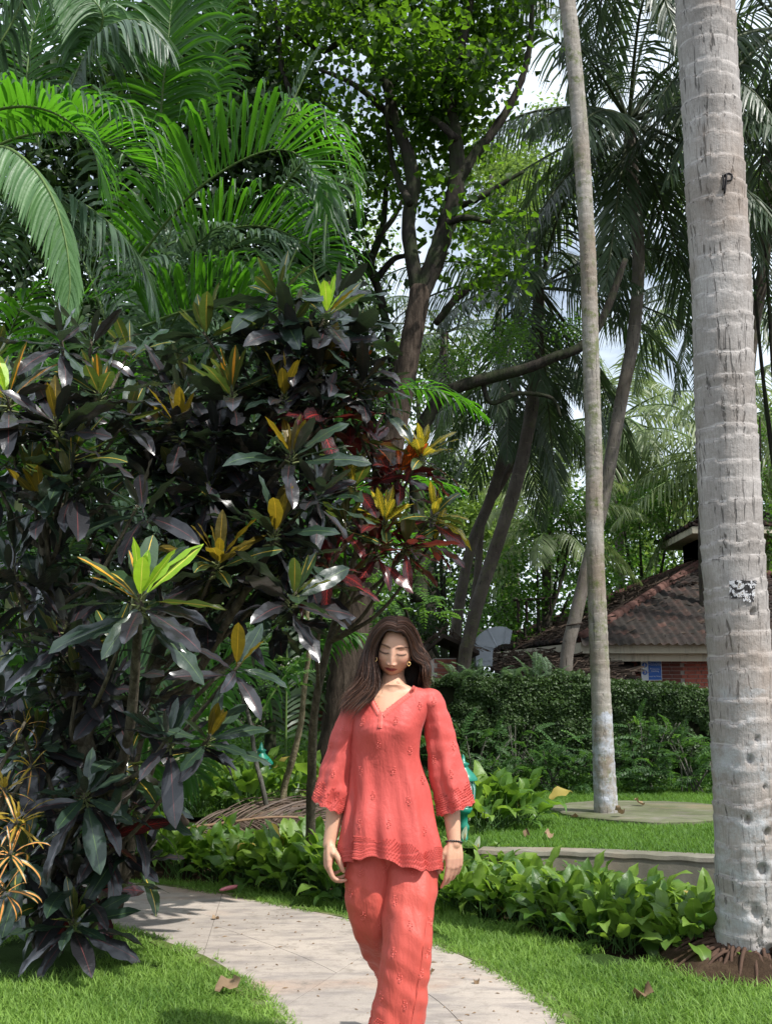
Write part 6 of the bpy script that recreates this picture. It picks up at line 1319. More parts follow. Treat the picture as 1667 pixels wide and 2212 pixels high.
# ferns on the wall top
M_FERN = leafmat('fern_leaflet', (0.05, 0.085, 0.045), (0.11, 0.17, 0.09), (0.2, 0.36, 0.1), trans=.3, rough=.55, spec=.3)
FL = [pinnate_mesh('frond', .38, 16, .05, .014, [M_FERN, M_LPET], b, i + 9) for i, b in enumerate((.9, 1.6, 2.2))]
for (x, y, n, lab, sc) in ((1000, 1445, 26, 'pale fern tuft on top of the creeper wall near its left end', 1.0), (1150, 1435, 24, 'wide grey-green fern spreading on the wall top below the eave', 1.1), (1090, 1440, 12, 'small fern on the wall top between two larger ferns', .8), (1205, 1440, 12, 'fern tuft on the wall top left of the slim palm', .85)):
    c = U(x, 1468, 13.1); root = thing('fern', lab, 'fern', c, 'ferns on the wall top'); g = np.random.default_rng(x)
    for i in range(n):
        az = g.uniform(0, 6.28); el = R(g.uniform(15, 80)); put_leaf(root, FL[g.integers(0, 3)], c + A([g.normal(0, .12 * sc), g.normal(0, .06), 0]), A([math.cos(az) * math.cos(el), math.sin(az) * math.cos(el) * .8, math.sin(el)]), (0, 0, 1.), sc * g.uniform(.55, 1.0), None, name='frond')
# low leafy ground cover at the shaded back, weeds
def weeds(name, label, n, x0, x1, y0, y1, z, size, h, seed, m, cat='undergrowth'):
    g = np.random.default_rng(seed); P = np.column_stack([g.uniform(x0, x1, n), g.uniform(y0, y1, n), z + h * g.uniform(0, 1, n)**1.3]); P[:, 2] += .25 * h * A([mnoise.noise(Vector((p[0] * 1.5, p[1] * 1.5, 0))) for p in P])
    o = link(name, leafcloud(P, A([0, -.3, 1]), size, seed).mesh(name, m)); tag(o, label, cat, kind='stuff')
weeds('ground_cover', 'low leafy undergrowth beyond the shaded left lawn', 9000, -4, 1, 18, 20, .3, .07, .45, 91, M_LF2)
weeds('ground_cover', 'dark undergrowth at the left edge behind the crotons', 9000, -5.2, -2.3, 8.3, 11, .1, .09, .75, 92, M_LFD)
weeds('ground_cover', 'weeds and leaf litter along the foot of the creeper wall', 5000, .3, 5.2, 12.1, 12.9, .3, .04, .14, 93, M_LF2)
# fallen dry frond
ff = thing('fallen_frond', 'fallen dry brown coconut frond lying across the left bed', 'palm frond', U(480, 1810, 9.2))
m = frond_mb([U(400, 1792, 9.0), U(500, 1776, 9.0), U(600, 1765, 9.0), U(700, 1772, 9.1), U(780, 1796, 9.2)], (0, -.5, 1.), .66, 74, .013, .35, 1.0, 4, 33, 4, 50, 18, (.016, .006), (1, -1), .02, None, False, .05, twist=.5)
part('frond_blade', m, [M_DRYL, M_DRYR], ff)
m = frond_mb([U(780, 1742, 9.6), U(690, 1736, 9.6), U(600, 1748, 9.5), U(520, 1772, 9.5), U(450, 1800, 9.4)], (0, -.5, 1.), .6, 74, .012, .35, 1.0, 4, 34, 4, 45, 16, (.014, .005), (1, -1), .02, None, False, .12, twist=.5)
part('frond_blade', m, [M_DRYL, M_DRYR], ff)

# ---------------------------------------------------------------- litter on path and lawn
M_DEAD = leafmat('dead_leaf', (0.12, 0.075, 0.04), (0.34, 0.24, 0.15), (0.3, 0.2, 0.1), trans=.15, rough=.7, spec=.2)
DLs = [blade_mesh('dead_leaf', .085, .05, ovate, M_DEAD, bend=b, fold=.5, wave=.3, wn=1.5, nl=5, nw=4, twist=tw, seed=i) for i, (b, tw) in enumerate(((-.5, .4), (.8, -.6), (-.9, .9)))]
for i, (x, y, s, z, lab) in enumerate(((465, 2135, 1.6, .04, 'crumpled brown dead leaf on the near lawn left of the path'), (1398, 2150, 1.8, .05, 'curled dark dead leaf on the grass at the lower right'), (497, 1925, 0.01, 0, ''), (1090, 1985, .9, .04, 'dry brown leaf on the grass between path and right bed'), (458, 1984, .75, .03, 'dry leaf lying flat on the far part of the path'), (1390, 1735, 1.6, .38, 'dry leaf on the round slab right of the slim palm'), (1345, 1758, 1.5, .37, 'dry curled leaf on the near rim of the round slab'),
                                   (1232, 1763, 1.5, .33, 'dry leaf at the foot of the slim palm'), (1135, 1808, 1.0, .32, 'brown leaf on the raised lawn'), (1112, 1968, .7, .03, 'small dead leaf near the mossy edge'), (1030, 2118, .6, .03, 'small dark leaf on the path right of the trousers'), (925, 2100, .5, .03, 'tiny leaf on the path beside the trousers'), (1185, 1810, 1.3, .33, 'dark dead leaf on the raised lawn near the kerb'))):
    if not lab: continue
    o = link('dead_leaf', DLs[i % 3].copy(), loc=G(x, y, z)); o.rotation_euler = (rng.normal(0, .2), rng.normal(0, .2), i * 1.7); o.scale = (s,) * 3; tag(o, lab, 'leaf', 'dead leaves lying about')
pk_ = thing('pink_plastic_strip', 'small pink plastic strip lying on the grass at the far edge of the path', 'litter', G(490, 1920, .04))
mb = MB(); mb.tube(catmull([G(475, 1923, .05), G(490, 1919, .055), G(505, 1916, .055), G(513, 1915, .055)], 8), [.006, .012, .014, .015, .016, .016, .015, .012], 6); part('strip', mb, plain('pink_plastic', (.70, .22, .25), .4, .5), pk_)
hs = thing('coconut_husk', 'rough brown coconut husk lying at the end of the left bed', 'coconut', U(389, 1778, 8.6)); mb = MB(); c = U(389, 1778, 8.6); mb.tube([c + [-.06, 0, 0], c + [-.03, 0, .005], c + [.02, 0, .01], c + [.07, 0, 0]], [.02, .05, .055, .015], 10); part('husk', mb, M_LITTER, hs)
# crumbs and specks on the path, one scatter
g = np.random.default_rng(4); P = scatter(-2.6, 1.6, 3.4, 7.2, 900, 44); P = P[inside(P, PATH_POLY)]; P = P[np.argsort(g.random(len(P)))[:230]]
mb = MB()
for p in P:
    s_ = g.uniform(.002, .007); a = g.uniform(0, 6.28); d = A([math.cos(a), math.sin(a), 0]) * s_ * g.uniform(1, 3.5); w = A([-math.sin(a), math.cos(a), 0]) * s_; c = A([p[0], p[1], .024]); mb.add([c - d, c + w, c + d, c - w, c + [0, 0, s_ * .7]], T=[[0, 3, 4], [3, 2, 4], [2, 1, 4], [1, 0, 4]], a=g.random())
o = link('path_crumbs', mb.mesh('path_crumbs', M_DEAD, False)); tag(o, 'specks of soil and leaf crumbs scattered over the path', 'debris', kind='stuff')

# ---------------------------------------------------------------- green lamp posts
M_GREENP = plain('green_paint', (0.005, 0.17, 0.11), .35, .5, var=.15, bump=.05)
def glassmat():
    t = NT('lamp_glass'); a = t.bsdf((.75, .85, .85), .25, .5); b = t.n('ShaderNodeBsdfTransparent').outputs[0]; return t.done(t.n('ShaderNodeMixShader', {0: .45, 1: b, 2: a}).outputs[0])
M_GL = glassmat()
def lathe(mb, c, prof, seg=16, m=0):
    th = np.linspace(0, 2 * np.pi, seg, endpoint=False); mb.grid(A([[[c[0] + r * math.cos(t), c[1] + r * math.sin(t), c[2] + z] for t in th] for r, z in prof]), True, m)
def lamp(label, x, y, z0, H, k=1.0):
    root = thing('garden_lamp', label, 'lamp post', (x, y, z0), 'green garden lamp posts'); c = A([x, y, z0]); h = H - .42 * k
    mb = MB(); lathe(mb, c, [(.001, 0), (.085 * k, 0), (.085 * k, .05), (.06 * k, .07), (.065 * k, .2), (.045 * k, .25), (.038 * k, .27)]); part('base', mb, M_GREENP, root)
    mb = MB(); lathe(mb, c, [(.034 * k, .25), (.032 * k, h * .5), (.030 * k, h - .12), (.042 * k, h - .10), (.042 * k, h - .08), (.030 * k, h - .06), (.030 * k, h), (.05 * k, h + .01), (.07 * k, h + .05 * k), (.045 * k, h + .06 * k)]); part('post', mb, M_GREENP, root)
    mb = MB(); lathe(mb, c, [(.055 * k, h + .06 * k), (.085 * k, h + .12 * k), (.09 * k, h + .2 * k), (.075 * k, h + .26 * k)]); part('glass_globe', mb, M_GL, root)
    for i in range(6):
        a = i * math.pi / 3 + .3; mb = MB(); mb.tube(A([[x + r * k * math.cos(a), y + r * k * math.sin(a), z0 + h + z * k] for r, z in ((.058, .055), (.092, .12), (.097, .2), (.08, .27))]), .006 * k, 5); part('rib', mb, M_GREENP, root)
    mb = MB(); lathe(mb, c, [(.11 * k, h + .26 * k), (.11 * k, h + .275 * k), (.085 * k, h + .31 * k), (.045 * k, h + .35 * k), (.035 * k, h + .37 * k), (.05 * k, h + .385 * k), (.02 * k, h + .40 * k), (.012 * k, h + .44 * k), (.001, h + .46 * k)]); part('cap', mb, M_GREENP, root)
    mb = MB(); lathe(mb, c, [(.001, h + .06 * k), (.02 * k, h + .07 * k), (.025 * k, h + .16 * k), (.001, h + .2 * k)]); part('bulb', mb, M_SW, root); return root
p = U(1003, 1900, 8.1); top_ = U(1003, 1640, 8.1)[2]; lamp('green lamp post standing in the leafy bed just right of the woman', p[0], 8.1, .0, top_ - .0, .95)
p = U(563, 1700, 10.9); top_ = U(563, 1612, 10.9)[2]; lamp('green lamp post in the bed left of the woman behind the grey stick', p[0], 10.9, .28, top_ - .28, 1.1)
p = U(376, 1700, 14); lamp('small far green lamp post half hidden by the croton leaves', p[0], 14, .3, .9, 1.0)
# ---------------------------------------------------------------- the woman
PD_ = 4.10
def Wp(px, py, dy=0.0): return U(px, py, PD_ + dy)
woman = thing('person', 'woman in coral embroidered tunic and trousers walking on the path, looking down', 'person', (Wp(845, 2000)[0], PD_, 0))
def skinmat():
    t = NT('skin'); c = t.n('ShaderNodeAttribute', attribute_name='col').outputs['Color']; P = t.pos()
    c = t.mix(t.math('MULTIPLY', t.noise(60, 4, .6, P), .25), c, (0.36, 0.17, 0.11, 1), 'MIX')
    return t.done(t.bsdf(c, .48, .35, t.bump(t.noise(500, 3, .6, P), .08, .002), Subsurface_Weight=.12, Subsurface_Radius=(.012, .005, .003), Subsurface_Scale=1.0))
M_SKIN = skinmat()
def clothmat(name, a, b):
    t = NT(name); P = t.obj(); w = t.noise(1.0, 5, .6, t.scaled(P, (9, 9, 2.6)), dist=.6); fine = t.noise(1.0, 3, .6, t.scaled(P, (420, 420, 90)))
    c = t.mix(t.noise(3, 4, .6, P), (*a, 1), (*b, 1)); c = t.mix(t.math('MULTIPLY', fine, .25), c, tuple(x * .75 for x in a))
    h = t.math('ADD', t.math('MULTIPLY', w, 1.0), t.math('MULTIPLY', fine, .05)); h = t.math('ADD', h, t.math('MULTIPLY', t.noise(1.0, 4, .6, t.scaled(P, (26, 26, 14)), dist=1.0), .22))
    bs = t.bsdf(c, .55, .35, t.bump(h, .62, .022), Sheen_Weight=.12, Sheen_Roughness=.4, Sheen_Tint=(1, .6, .6, 1))
    tr = t.n('ShaderNodeBsdfTranslucent', {'Color': (.75, .10, .09, 1)}).outputs[0]
    return t.done(t.n('ShaderNodeMixShader', {0: .10, 1: bs, 2: tr}).outputs[0])
M_CLOTH = clothmat('coral_cloth', (0.53, 0.078, 0.066), (0.62, 0.100, 0.084)); M_CLOTH2 = clothmat('coral_trouser_cloth', (0.50, 0.078, 0.058), (0.58, 0.098, 0.072))
M_EMB = plain('coral_thread', (0.64, 0.125, 0.10), .6, .4, var=.2, sc=90, bump=.3)
M_HAIR = None
def hairmat():
    t = NT('hair'); r = t.attr('rnd'); sp = t.n('ShaderNodeSeparateXYZ', {0: t.n('ShaderNodeUVMap').outputs[0]}).outputs[1]; P = t.pos()
    c = t.mix(r, (0.008, 0.004, 0.003, 1), (0.10, 0.044, 0.025, 1)); c = t.mix(t.math('MULTIPLY', t.ramp(sp, [(.45, 0.0), (1.0, 1.0)]), t.math('MULTIPLY', r, .8)), c, (0.14, 0.058, 0.028, 1))
    return t.done(t.bsdf(c, .42, .32, t.bump(t.noise(1.0, 3, .6, t.scaled(P, (500, 500, 30))), .8, .004)))
M_HAIR = hairmat()

# ---- body: limbs, trunk and hands grown together into one skin
def capsule(mb, pts, rad, seg=14, n=None):
    pts = [A(p, float) for p in pts]; n = n or max(8, 5 * len(pts)); C = catmull(pts, n); r = np.interp(np.linspace(0, 1, n), np.linspace(0, 1, len(rad)), rad)
    d0, d1 = nrm(C[0] - C[1]), nrm(C[-1] - C[-2]); k = 4; a0 = [(C[0] + d0 * r[0] * math.sin(t), r[0] * math.cos(t)) for t in np.linspace(math.pi / 2 * .98, 0, k, endpoint=False)]; a1 = [(C[-1] + d1 * r[-1] * math.sin(t), r[-1] * math.cos(t)) for t in np.linspace(0, math.pi / 2 * .98, k + 1)[1:]]
    P = np.vstack([[a[0] for a in a0], C, [a[0] for a in a1]]); rr = np.concatenate([[a[1] for a in a0], r, [a[1] for a in a1]]); mb.tube(P, rr, seg)
def ellip(mb, c, r, M=None, n=18):
    th = np.linspace(0, 2 * np.pi, n, endpoint=False); ph = np.linspace(.02, math.pi - .02, n // 2 + 3); P = A([[[math.sin(p) * math.cos(t), math.sin(p) * math.sin(t), -math.cos(p)] for t in th] for p in ph]) * A(r)
    if M is not None: P = P @ A(M).T
    mb.grid(P + A(c), True); k = mb.n
    for row, fl in ((0, True), (len(ph) - 1, False)):
        base = mb.n; mb.add([P[row].mean(0) + A(c)]); off = k - n * len(ph) + row * n; ii = np.arange(n); jj = (ii + 1) % n; T = np.stack([off + ii, off + jj, np.full(n, base)], -1); mb.t.append(T[:, ::-1] if fl else T); mb.tm.append(np.zeros(n, int))
def hand(mb, wrist, X, Yt, curls, thumb, s=1.0, splay=1.0, flip=1):
    "X from wrist to knuckles, Yt toward the thumb side; palm faces -Z (Z = X x Yt)"
    X = nrm(A(X, float)); Y = nrm(A(Yt, float) - (A(Yt, float) @ X) * X); Z = np.cross(X, Y) * flip; w = A(wrist, float)
    F = lambda x, y, z: w + (X * x + Y * y + Z * z) * s
    kn = [(.082, .027), (.085, .009), (.081, -.009), (.073, -.0255)]; ln = [(.040, .024, .020), (.044, .028, .021), (.041, .026, .020), (.032, .019, .017)]
    for i, ((kx, ky), l) in enumerate(zip(kn, ln)):
        capsule(mb, [F(-.01, ky * .45, 0), F(.035, ky * .85, .002), F(kx, ky, .0)], [.014 * s, .0135 * s, .0105 * s])
        a = 0; p = A([kx, ky, 0.]); pts = [F(*p)]; sp = A([1, (ky * 1.6) * splay, 0])
        for j in range(3):
            a += curls[i][j]; d = nrm(A([math.cos(a), sp[1] * math.cos(a), -math.sin(a)])); p = p + d * l[j]; pts.append(F(*p))
        capsule(mb, pts, [.0092 * s, .0084 * s, .0074 * s, .0060 * s], 12, 16)
    capsule(mb, [F(.0, .0, -.004), F(.045, .0, -.006), F(.07, .0, -.004)], [.017 * s, .019 * s, .014 * s])
    capsule(mb, [F(.008, .014, -.006), F(.035, .034, -.010)], [.015 * s, .0135 * s])
    pts = [F(.020, .026, -.008)]; p = A([.020, .026, -.008]); 
    for d, l in zip(thumb, (.036, .030, .024)): p = p + nrm(A(d, float)) * l; pts.append(F(*p))
    capsule(mb, pts, [.0135 * s, .0115 * s, .0098 * s, .0072 * s], 12, 16)
bm_ = MB()
# trunk
secs = [(1478, .050, .052, .052, 848), (1490, .095, .046, .06, 849), (1505, .13, .064, .075, 849), (1530, .135, .090, .08, 846), (1565, .125, .108, .08, 838), (1600, .115, .098, .075, 833), (1640, .108, .082, .07, 832), (1700, .13, .085, .09, 836), (1760, .15, .09, .11, 838), (1830, .125, .070, .085, 838), (1870, .085, .045, .055, 838)]
P = []
th = np.linspace(0, 2 * np.pi, 40, endpoint=False)
for py, ax, yf, yb, cx in secs:
    c = Wp(cx, py); x = np.sign(np.cos(th)) * np.abs(np.cos(th))**.85 * ax; y = np.where(np.sin(th) < 0, np.sin(th) * yf, np.sin(th) * yb); P.append(np.column_stack([c[0] + x, PD_ + .01 + y, np.full(40, c[2])]))
P = A(P); P = np.stack([catmull(P[:, i], 60) for i in range(40)], 1); bm_.grid(P, True)
for row in (0, 59):
    base = bm_.n; bm_.add([P[row].mean(0)]); off = base - 60 * 40 - (0 if row == 0 else 1) + row * 40; ii = np.arange(40); jj = (ii + 1) % 40; T = np.stack([off + ii, off + jj, np.full(40, base)], -1); bm_.t.append(T); bm_.tm.append(np.zeros(40, int))
# neck, collar bones
capsule(bm_, [Wp(850, 1420, .060), Wp(849, 1460, .048), Wp(848, 1496, .020)], [.044, .0430, .062], 24)
capsule(bm_, [Wp(843, 1512, -.050), Wp(815, 1504, -.040), Wp(785, 1500, -.010)], [.008, .008, .010]); capsule(bm_, [Wp(855, 1511, -.050), Wp(880, 1502, -.040), Wp(915, 1498, -.01)], [.008, .008, .010])

# arms
LW, RW = Wp(711, 1824, -.03), Wp(981, 1822, -.04)
capsule(bm_, [Wp(768, 1524, .01), Wp(744, 1585, .02), Wp(731, 1660, .03)], [.040, .040, .038], 18); capsule(bm_, [Wp(731, 1655, .03), Wp(727, 1710, .015), Wp(721, 1770, -.01), LW], [.040, .038, .031, .0235], 18)
capsule(bm_, [Wp(928, 1524, .01), Wp(949, 1585, .02), Wp(962, 1660, .02)], [.040, .040, .038], 18); capsule(bm_, [Wp(962, 1655, .02), Wp(969, 1705, .005), Wp(976, 1765, -.02), RW], [.040, .038, .031, .0235], 18)
hand(bm_, LW, (-.05, -.25, -1), (.25, -1, -.1), [(.45, .7, .5), (.55, .8, .5), (.65, .9, .5), (.7, .9, .5)], [(.75, .25, -.55), (.9, .0, -.45), (.85, -.15, -.5)], .98)
hand(bm_, RW, (-.03, -.12, -1), (-1, -.55, .0), [(.25, .35, .25), (.40, .6, .4), (.5, .75, .45), (.55, .8, .5)], [(.85, .45, -.25), (.95, .12, -.25), (.97, -.05, -.2)], 1.0, flip=-1)
# legs and feet
kneeF, ankF = Wp(880, 2010, -.12), A([Wp(855, 2270)[0], PD_ - .14, .10]); hipF = Wp(882, 1850, .0)
capsule(bm_, [hipF, (hipF + kneeF) / 2 + A([0, -.01, 0]), kneeF], [.062, .060, .050], 20); capsule(bm_, [kneeF, (kneeF + ankF) / 2 + A([0, .015, .05]), ankF], [.054, .052, .036], 20)
hipB, kneeB, ankB = Wp(800, 1850, .01), Wp(806, 2000, .0), Wp(845, 2080, .40)
capsule(bm_, [hipB, (hipB + kneeB) / 2, kneeB], [.062, .060, .050], 20); capsule(bm_, [kneeB, (kneeB + ankB) / 2 + A([0, 0, -.01]), ankB], [.054, .050, .036], 20)
def foot(ank, d, up):
    d = nrm(A(d, float)); up = nrm(A(up, float) - (A(up, float) @ d) * d); sd = np.cross(d, up)
    for k, o in enumerate((-.026, -.009, .009, .026)): capsule(bm_, [ank - up * .055 - d * .035 + sd * o * .6, ank - up * .045 + d * .06 + sd * o, ank - up * .068 + d * (.155 - .012 * abs(k - .5)) + sd * o * 1.1], [.024, .022, .011])
    capsule(bm_, [ank + up * .0, ank - up * .045 - d * .03], [.036, .027])
    return ank - up * .08, d, sd, up
fF = foot(ankF + A([0, 0, .0]), (-.05, -1, 0), (0, 0, 1)); fB = foot(ankB, (0, -.35, -.94), (0, -.94, .35))
me = bm_.mesh('body_raw', M_SKIN); ob = bpy.data.objects.new('tmp', me); COL.objects.link(ob)
md = ob.modifiers.new('r', 'REMESH'); md.mode = 'VOXEL'; md.voxel_size = .0031; md2 = ob.modifiers.new('s', 'SMOOTH'); md2.factor = .5; md2.iterations = 3
dg = bpy.context.evaluated_depsgraph_get(); body_me = bpy.data.meshes.new_from_object(ob.evaluated_get(dg)); bpy.data.objects.remove(ob)
BV = np.zeros(len(body_me.vertices) * 3); body_me.vertices.foreach_get('co', BV); BV = BV.reshape(-1, 3)
BF = [list(p.vertices) for p in body_me.polygons]
# nails and fingertips a little pinker
# ---- head
Hc = (Wp(835, 1407, -.075) + Wp(869, 1411.5, -.075)) / 2 + A([0, .088, 0])      # between the eyes, moved back into the skull
pit, rol, yaw = R(13), R(7.0), R(-3)
Hc = Hc + A([0, -.086 * (math.cos(pit) - 1) * 0, .084 * math.sin(pit)])
Rm = (Matrix.Rotation(rol, 3, 'Y') @ Matrix.Rotation(pit, 3, 'X') @ Matrix.Rotation(yaw, 3, 'Z')); Rm = A(Rm)
na, ne = 190, 170
az = np.linspace(-np.pi, np.pi, na, endpoint=False); az = az - .45 * np.sin(az) * 1.0       # denser in front
el = np.linspace(-np.pi / 2 + .01, np.pi / 2 - .01, ne)
Az, El = np.meshgrid(az, el)
x = np.cos(El) * np.sin(Az); f = np.cos(El) * np.cos(Az); z = np.sin(El)
X_ = x * .0680; F_ = np.where(f > 0, f * .088, f * .098); Z_ = np.where(z > 0, z * .108, z * .100) + .004
s = np.clip((-.012 - Z_) / .085, 0, 1.1); X_ = X_ * (1 - .32 * s**2.4); F_ = F_ * np.where(F_ > 0, 1 - .10 * s**2, 1 - .55 * s**1.2)
F_ = F_ - .012 * np.clip((Z_ - .05) / .06, 0, 1)**2 * (f > 0)
X_ = X_ * (1 - .06 * np.exp(-((Z_ - .02) / .02)**2) * (f > 0.3))
wf = np.clip(f * 1.6, 0, 1)
def gs(x0, z0, sx, sz, amp): return amp * np.exp(-((X_ - x0) / sx)**2 - ((Z_ - z0) / sz)**2)
D = np.zeros_like(F_)
D += gs(0, .050, .05, .03, .002)                                        # forehead
for k in (-1, 1):
    D += gs(k * .030, .004, .0155, .012, -.0085); D += gs(k * .030, .000, .0125, .0085, .0062)     # socket, closed lid
    D += gs(k * .030, .020, .020, .006, .0028); D += gs(k * .040, -.030, .020, .018, .0045); D += gs(k * .0115, -.0405, .0055, .0055, .0100)  # brow, cheek, nostril
    D += gs(k * .022, -.060, .006, .012, -.0010); D += gs(k * .009, -.0465, .0035, .0022, -.004)
D += gs(0, -.030, .055, .04, .002)
ridge = np.interp(Z_, [-.060, -.046, -.040, -.034, -.012, .006, .020], [0, .014, .0215, .0195, .0100, .0050, 0]); D += ridge * np.exp(-(X_ / np.interp(Z_, [-.045, -.03, .01], [.0125, .0108, .0105]))**2)
D += gs(0, -.0565, .022, .013, .0055)                                   # mouth mound
D += gs(-.006, -.0545, .0075, .0030, .0030) + gs(.006, -.0545, .0075, .0030, .0030) + gs(0, -.0635, .0125, .0045, .0050)
D += gs(0, -.0585, .020, .0014, -.0050) + gs(0, -.0725, .014, .0035, -.0030) + gs(0, -.0890, .016, .010, .0055) + gs(0, -.052, .0030, .0040, -.0012)
F2 = F_ + D * wf
HL = np.stack([X_ * 1.09, F2, np.where(Z_ < 0, Z_ * 1.13, Z_)], -1)                                         # local: x right, forward, up
HW = np.stack([HL[..., 0], -HL[..., 1], HL[..., 2]], -1) @ Rm.T + Hc
SK = A([0.62, 0.355, 0.245]); col = np.broadcast_to(SK, HL.shape).copy()
def paint(mask, c, k=1.0):
    global col
    m = (np.clip(mask, 0, 1) * k)[..., None]; col = col * (1 - m) + A(c) * m
front = (f > .1)
soft = lambda d, w: np.clip(1 - d / w, 0, 1)
for k in (-1, 1): paint(gs(k * .043, -.030, .018, .014, 1.0) * front, (.52, .20, .15), .45); paint(gs(k * .030, .004, .018, .010, 1.0) * front, (.30, .15, .11), .55)
paint(gs(0, -.04, .010, .010, 1.) * front, (.50, .24, .18), .4)
lipw = .0225; lx = np.abs(X_) / lipw; upz = -.0585 + .0062 * np.clip(1 - lx**2, 0, 1) - .0012 * np.exp(-(X_ / .003)**2) + .0; lowz = -.0585 - .0098 * np.clip(1 - lx**2.2, 0, 1)
paint(((Z_ < upz) & (Z_ > lowz) & (lx < 1) & front).astype(float), (.26, .035, .040), 1); paint(soft(np.abs(Z_ + .0585), .0011) * (lx < 1.05) * front, (.10, .02, .02), .8)
for k in (-1, 1):
    xe = (X_ * k - .030) / .0165; lz = -.0045 - .0028 * (1 - xe**2); paint(soft(np.abs(Z_ - lz), .0036)**.6 * (np.abs(xe) < 1.05) * front, (.018, .010, .008), .95)
    cz = .0075 + .001 * (1 - xe**2); paint(soft(np.abs(Z_ - cz), .0009) * (np.abs(xe) < .95) * front, (.26, .12, .08), .6)
    xb = (X_ * k - .031) / .0215; bz_ = .0185 + .0038 * (1 - (xb - .25)**2) - .001; wdt = np.interp(xb, [-1, -.6, .4, 1.05], [.0020, .0031, .0024, .0007]); paint(soft(np.abs(Z_ - bz_), wdt * 1.7)**.5 * (np.abs(xb) < 1.05) * front, (.035, .018, .012), .95)
    paint(gs(k * .0088, -.0470, .0030, .0016, 1.) * front, (.09, .03, .02), .8)
hm = MB(); hm.grid(HW[:, ::-1], True)
for row in (0, ne - 1):
    base = hm.n; hm.add([HW[row].mean(0)]); off = row * na; ii = np.arange(na); jj = (ii + 1) % na; T = np.stack([off + ii, off + jj, np.full(na, base)], -1); hm.t.append(T if row else T[:, ::-1]); hm.tm.append(np.zeros(na, int))
cols = [col[:, ::-1].reshape(-1, 3), np.broadcast_to(SK, (2, 3))]
def HP(x, f_, z): return A([x, -f_, z]) @ Rm.T + Hc
n0 = hm.n
for k in (-1, 1): ellip(hm, HP(k * .067, -.010, -.014), (.008, .016, .028), Rm @ A(Matrix.Rotation(R(12) * k, 3, 'Z')))       # ears
cols.append(np.broadcast_to(A([.46, .22, .15]), (hm.n - n0, 3)))
bc = np.broadcast_to(A([0.58, 0.335, 0.22]), BV.shape).copy()
lowh = (BV[:, 2] < Wp(0, 1850)[2]) & (BV[:, 2] > .6); bc[lowh] = A([.50, .265, .185])
hm.v = [BV] + [v for v in hm.v]; nb = len(BV)
full = MB(); q_ = A([p for p in BF if len(p) == 4]); t_ = [p for p in BF if len(p) == 3]; full.add(BV, q_, A(t_) if t_ else None)
full.v += hm.v[1:]; full.a += hm.a; full.uv += hm.uv; full.q += [q + nb for q in hm.q]; full.qm += hm.qm; full.t += [t + nb for t in hm.t]; full.tm += hm.tm; full.n += hm.n
me = full.mesh('body', M_SKIN); CC = np.concatenate([bc] + cols); ca = me.color_attributes.new('col', 'FLOAT_COLOR', 'POINT'); ca.data.foreach_set('color', np.column_stack([CC, np.ones(len(CC))]).astype(np.float32).ravel())
me.transform(Matrix.Translation(-Vector(woman.location))); link('body', me, woman)

# lashes as small dark fringes
for k in (-1, 1):
    mb = MB()
    for i in range(16):
        xe = -1 + 2 * i / 15; xx = k * (.030 + xe * .0165); zz = -.0045 - .0028 * (1 - xe**2); zz *= 1.13; j = np.argmin((HL[..., 0] - xx)**2 + (HL[..., 2] - zz)**2 + (HL[..., 1] < 0) * 1.); ff = HL.reshape(-1, 3)[j, 1]
        mb.tube([HP(xx, ff - .001, zz), HP(xx + k * xe * .0015, ff + .004, zz - .0022), HP(xx + k * xe * .003, ff + .0065, zz - .0030)], [.0005, .0004, .0002], 4, caps=False)
    part('eyelashes', mb, M_INK, woman)

# ---- tunic
def ringsec(c, ax, yf, yb, n=96, e=.88):
    th = np.linspace(0, 2 * np.pi, n, endpoint=False); x = np.sign(np.cos(th)) * np.abs(np.cos(th))**e * ax; y = np.sign(np.sin(th)) * np.abs(np.sin(th))**e; y = np.where(y < 0, y * yf, y * yb); return np.column_stack([c[0] + x, c[1] + y, np.full(n, c[2])])
ks = [(1482, 806, 896, .056, .062), (1486, 790, 912, .062, .068), (1491, 772, 930, .068, .075), (1500, 758, 941, .078, .083), (1520, 756, 936, .094, .090), (1545, 757, 924, .112, .092), (1575, 758, 911, .122, .092), (1600, 758, 906, .120, .090), (1633, 757, 904, .108, .088), (1665, 753, 915, .103, .094), (1700, 750, 930, .106, .105), (1745, 744, 938, .120, .118), (1795, 737, 945, .136, .128), (1835, 733, 951, .148, .134), (1862, 730, 955, .156, .138)]
NT_, NR = 160, 130
sec = A([[py, (Wp(l, py)[0] + Wp(r, py)[0]) / 2, (Wp(r, py)[0] - Wp(l, py)[0]) / 2, yf, yb] for py, l, r, yf, yb in ks])
ii = np.linspace(0, len(ks) - 1, NR); Sx_ = np.stack([catmull(np.column_stack([np.arange(len(ks)), sec[:, c], sec[:, c] * 0]), NR)[:, 1] if False else np.interp(ii, np.arange(len(ks)), sec[:, c]) for c in range(5)], 1)
for c in range(5):
    k_ = np.convolve(np.pad(Sx_[:, c], 3, mode='edge'), np.ones(7) / 7, 'valid'); Sx_[3:-3, c] = k_[3:-3]
th = np.linspace(0, 2 * np.pi, NT_, endpoint=False); P = np.zeros((NR, NT_, 3)); rowt = np.linspace(0, 1, NR)
for i in range(NR):
    py, cx, ax, yf, yb = Sx_[i]; P[i] = ringsec((cx, PD_ + .005, Wp(cx, py)[2]), ax, yf, yb, NT_)
